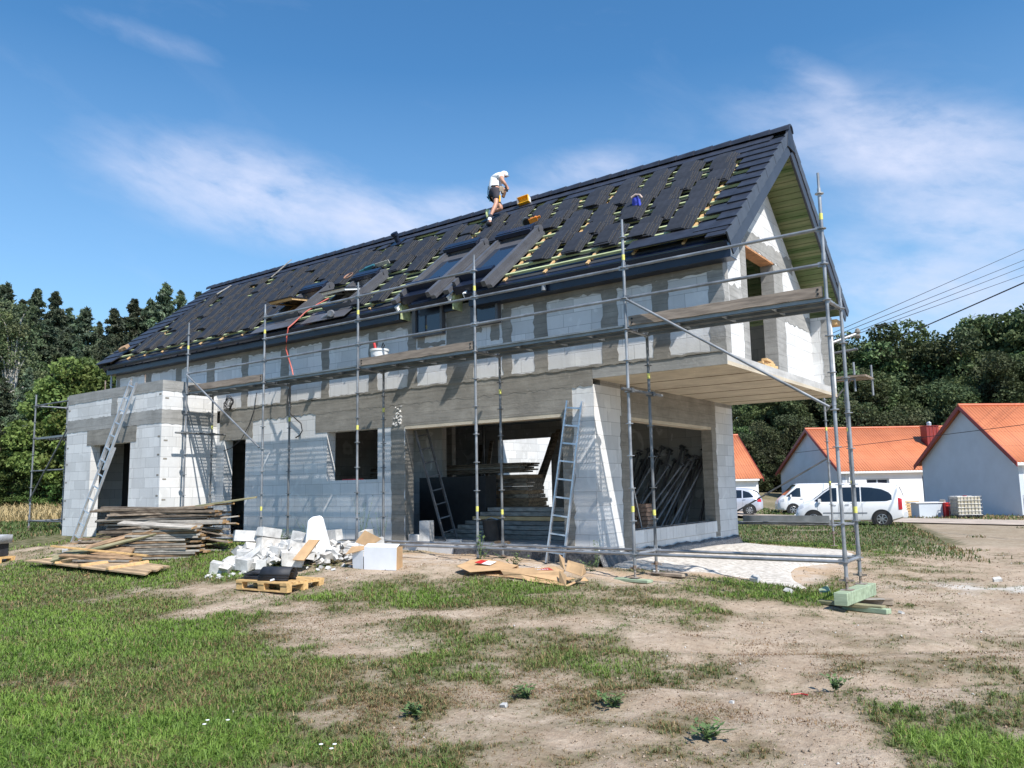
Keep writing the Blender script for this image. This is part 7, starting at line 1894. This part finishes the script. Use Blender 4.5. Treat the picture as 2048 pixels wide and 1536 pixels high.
# ------------------------------------------------------------------ trees
def tint_cols(r, n, lo=.65, hi=1.25):
    v = r.uniform(lo, hi, n); w = r.normal(0, .05, (n, 3)); return np.concatenate([np.clip(v[:, None]*(1+w), .2, 1.6), np.ones((n, 1))], 1)
def cards(centers, size, r, elong=1.6, up=0.0):
    """leaf quads at the given centres"""
    n = len(centers)
    d = r.normal(0, 1, (n, 3)); d[:, 2] += up; d /= np.linalg.norm(d, axis=1)[:, None]
    e = r.normal(0, 1, (n, 3)); s = np.cross(d, e); s /= np.linalg.norm(s, axis=1)[:, None]+1e-9
    sz = (size*r.uniform(.6, 1.35, n))[:, None]
    a = d*sz*elong*.5; b = s*sz*.5
    V = np.stack([centers-a, centers+b*.9, centers+a, centers-b*.9], 1).reshape(-1, 3)
    Q = np.arange(4*n).reshape(n, 4)
    return V, Q
def conifer(seed, H=20., R=3.4, n=11000, base=.28, top=.8, leaf=.30, mat='pine', bark='pinebark', droop=-.05, gap=.30):
    r = np.random.default_rng(seed)
    tr = MB(); pts = [(0, 0, 0)]
    wob = r.normal(0, .12, (6, 2))
    for i in range(1, 7): pts.append((wob[i-1][0]*i/6, wob[i-1][1]*i/6, H*.97*i/6))
    tr.path(pts, .012*H+.03, 7, .03)
    C = []; nb = int(110+H*3.5)
    for k in range(nb):
        t = r.random()**.75; z = H*(base+(1-base)*t)
        L = R*((1-t)**.85*(.5+.7*r.random())+.03)*(1 if t > .12 else .6+.4*t/.12)
        a = r.random()*6.283
        if r.random() < gap*.4: continue
        rise = (.25-.5*(1-t))*.5+droop+r.normal(0, .06)
        dirv = np.array([math.cos(a), math.sin(a), rise])
        tr.tube((0, 0, z-.1), tuple(np.array([0, 0, z])+dirv*L*.8), .035*(1-t)+.012, 4, .006, cap=False)
        for j in range(3+int(L*1.6)):
            s = .25+.75*(j+.5)/(3+int(L*1.6)); c = np.array([0, 0, z])+dirv*L*s+r.normal(0, (.12*L*.35+.05)*min(1, .3+1.7*(1-t)), 3)*np.array([1, 1, .6])
            C.append((c, min(1, .30+1.7*(1-t))*(.10+.13*min(1, L)+.07*L*(1.2-s))*(H/20*1.6 if H < 10 else 1)))
    for k in range(26):
        t = .72+.275*k/25; C.append((np.array([r.normal(0, .05), r.normal(0, .05), H*t]), max(.06, R*.30*(1-t)**.9)))
    per = max(6, n//len(C))
    P = np.concatenate([c+r.normal(0, w, (per, 3))*np.array([1, 1, .62]) for c, w in C])
    V, Q = cards(P, leaf, r, 2.8, .25)
    col = np.repeat(np.repeat(tint_cols(r, len(C), .7, 1.3), per, 0)*np.concatenate([r.uniform(.85, 1.15, (len(P), 1)).repeat(3, 1), np.ones((len(P), 1))], 1), 4, 0)
    return tr, V, Q, col, mat, bark
def broad(seed, H=14., R=4.2, n=12000, leaf=.26, mat='leaf', bark='bark', lobes=44, lo=.22, flat=1.0):
    r = np.random.default_rng(seed)
    tr = MB(); tr.path([(0, 0, 0), (.1, 0, H*.25), (0, .1, H*.5), (0, 0, H*.8)], .017*H, 8, .05)
    C = []
    for k in range(lobes):
        z = H*(lo+(1-lo)*(k+.5)/lobes*.96); t = (z/H-lo)/(1-lo)
        prof = math.sin(min(1, t*1.12+.10)*pi)**.55 if t < .85 else .55*(1-t)/.15+.15
        rad = R*prof*r.uniform(.35, 1.0)**.6; a = k*2.399+r.normal(0, .4)
        c = np.array([rad*math.cos(a), rad*math.sin(a), z+r.normal(0, .3)])
        C.append((c, R*.24*r.uniform(.7, 1.25)))
        tr.path([(0, 0, max(.1*H, z*.62)), tuple(c*np.array([.55, .55, 1])-np.array([0, 0, .10*H*.5])), tuple(c)], .03+.006*H, 4, .012, cap=False)
    per = n//lobes
    Pn = []
    for c, w in C:
        d = r.normal(0, 1, (per, 3)); d /= np.linalg.norm(d, axis=1)[:, None]
        q = c+d*(w*1.35*r.uniform(.35, 1.0, (per, 1))**.5)*np.array([1.15, 1.15, .8*flat])
        Pn.append(q)
    P = np.concatenate(Pn)
    V, Q = cards(P, leaf, r, 1.5, .1)
    col = np.repeat(np.repeat(tint_cols(r, lobes, .7, 1.3), per, 0)*np.concatenate([r.uniform(.8, 1.2, (len(P), 1)).repeat(3, 1), np.ones((len(P), 1))], 1), 4, 0)
    return tr, V, Q, col, mat, bark
def proto(spec):
    tr, V, Q, col, mat, bark = spec
    tm = bpy.data.meshes.new('trunk'); tm.from_pydata(tr.v, [], tr.f); tm.materials.append(M[bark]); tm.polygons.foreach_set('use_smooth', [True]*len(tm.polygons)); tm.update()
    cm = numesh('crown', V, Q, M[mat], {'tint': col})
    return tm, cm
KIND = {
 'pine': [proto(conifer(s, 20, R_0, 21000, b_, leaf=.17, mat='pine')) for s, R_0, b_ in ((1, 4.6, .16), (2, 3.8, .24), (3, 5.2, .18), (4, 3.4, .12), (5, 4.2, .26))],
 'spruce': [proto(conifer(s, 6, 1.5, 13000, .03, leaf=.075, mat='spruce', bark='bark', droop=.12, gap=.05)) for s in (11, 12, 13)],
 'birch': [proto(broad(21, 16, 3.4, 11000, .15, 'birch', 'birchbark', 40, .30)), proto(broad(22, 16, 3.0, 10000, .15, 'birch', 'birchbark', 36, .28))],
 'leaf_light': [proto(broad(31, 10, 2.8, 14000, .20, 'leaf_light', 'bark', 40, .18)), proto(broad(32, 10, 3.0, 14000, .20, 'leaf_light', 'bark', 40, .18))],
 'leaf': [proto(broad(s, 16, R_0, 20000, .25, 'leaf', 'bark', 38, .12)) for s, R_0 in ((41, 4.6), (42, 3.9), (43, 5.0), (44, 3.6), (45, 4.2))],
 'leaf2': [proto(broad(s, 10, 3.4, 12000, .18, 'birch', 'bark', 40, .10)) for s in (51, 52)],
}
H0 = {'pine': 20, 'spruce': 6, 'birch': 16, 'leaf_light': 10, 'leaf': 16, 'leaf2': 10}
NTH = ['first', 'second', 'third', 'fourth', 'fifth', 'sixth', 'seventh', 'eighth', 'ninth', 'tenth', 'eleventh', 'twelfth', 'thirteenth', 'fourteenth', 'fifteenth', 'sixteenth', 'seventeenth', 'eighteenth', 'nineteenth', 'twentieth', 'twenty-first', 'twenty-second', 'twenty-third', 'twenty-fourth', 'twenty-fifth', 'twenty-sixth', 'twenty-seventh', 'twenty-eighth', 'twenty-ninth', 'thirtieth']
NAME = {'pine': ('pine_tree', 'dark pine'), 'spruce': ('spruce_sapling', 'young bright green spruce'), 'birch': ('birch_tree', 'loose pale stemmed birch'), 'leaf_light': ('leafy_tree', 'light green broad leaved tree'), 'leaf': ('leafy_tree', 'dark green leafy tree'), 'leaf2': ('bushy_tree', 'low bushy tree')}
tr_rng = random.Random(8)
def plant(lst, side):
    from collections import Counter
    rows = {}
    for x, y, h, k in lst:
        d = (x-CX)*cf.x+(y-CY)*cf.y; row = 'back' if d > (75 if side == 'left' else 92) else ('front' if d > 60 else 'near')
        if k not in ('pine', 'leaf'): row = ''
        rows.setdefault((k, row), []).append((x, y, h))
    for (k, row), L in rows.items():
        L.sort(key=lambda q: math.atan2(q[0]-CX, q[1]-CY))
        for i, (x, y, h) in enumerate(L):
            tm, cm = KIND[k][(i*3+len(row)) % len(KIND[k])]
            nm, ds_ = NAME[k]
            where = {'pine': ('in the %s row of the wood behind the annex' % row if row != 'near' else 'standing nearest before the wood at the left'), 'spruce': 'before the wood at the left', 'birch': 'in the wood at the left edge', 'leaf_light': 'behind the annex', 'leaf': 'in the %s row behind the orange roofs' % row, 'leaf2': 'at the foot of the right hand wood'}[k]
            lb = '%s, %s from the left %s' % (ds_, NTH[i], where)
            t = thing(nm, lb, 'tree', (x, y, float(gz(x, y))-.15), 'trees of the %s wood' % ('left hand' if side == 'left' else 'right hand'))
            h *= tr_rng.uniform(.86, 1.10) if k == 'leaf' and row == 'front' else (tr_rng.uniform(.95, 1.06) if k in ('leaf', 'pine') else 1); s = h/H0[k]; t.rotation_euler.z = tr_rng.uniform(0, 6.28); t.scale = (s*tr_rng.uniform(.92, 1.15),)*2+(s,)
            for nm_, me in (('trunk', tm), ('crown', cm)):
                o = bpy.data.objects.new(nm_, me); COL.objects.link(o); o.parent = t
plant(LEFT, 'left'); plant(RIGHT, 'right')
# undergrowth closing the wood towards the ground
def thicket(name, label, pts, h, n, seed, mat):
    r = np.random.default_rng(seed); i = r.integers(0, len(pts)-1, n); t = r.random(n)
    P0 = np.array(pts)[i]; P1 = np.array(pts)[i+1]; xy = P0+(P1-P0)*t[:, None]+r.normal(0, 1.6, (n, 2))
    hh = h*(.55+.75*vnoise(xy[:, 0], xy[:, 1], 2.6, 5)); z = gz(xy[:, 0], xy[:, 1])+hh*r.random(n)**.8
    V, Q = cards(np.stack([xy[:, 0], xy[:, 1], z], -1), .24, r, 1.7, .2)
    cl = np.repeat(np.concatenate([np.repeat((.6+.8*vnoise(xy[:, 0], xy[:, 1], 1.3, 7))[:, None], 3, 1), np.ones((n, 1))], 1), 4, 0)
    o = bpy.data.objects.new(name, numesh(name, V, Q, M[mat], {'tint': cl})); COL.objects.link(o); tag(o, label, 'undergrowth', kind='stuff')
thicket('undergrowth', 'dark undergrowth at the foot of the wood behind the orange roofs', [(-44, 70), (-32, 78), (-20, 82), (-7, 79), (10, 72), (24, 64)], 5.5, 36000, 3, 'leaf')
thicket('undergrowth', 'dark undergrowth at the foot of the wood at the left', [(-95, 22), (-80, 30), (-62, 36), (-50, 42), (-38, 52)], 7.0, 36000, 4, 'pine')
thicket('undergrowth', 'green bushes along the fence at the left', [(-75, 15), (-62, 20), (-50, 24), (-42, 27)], 3.2, 18000, 6, 'spruce')
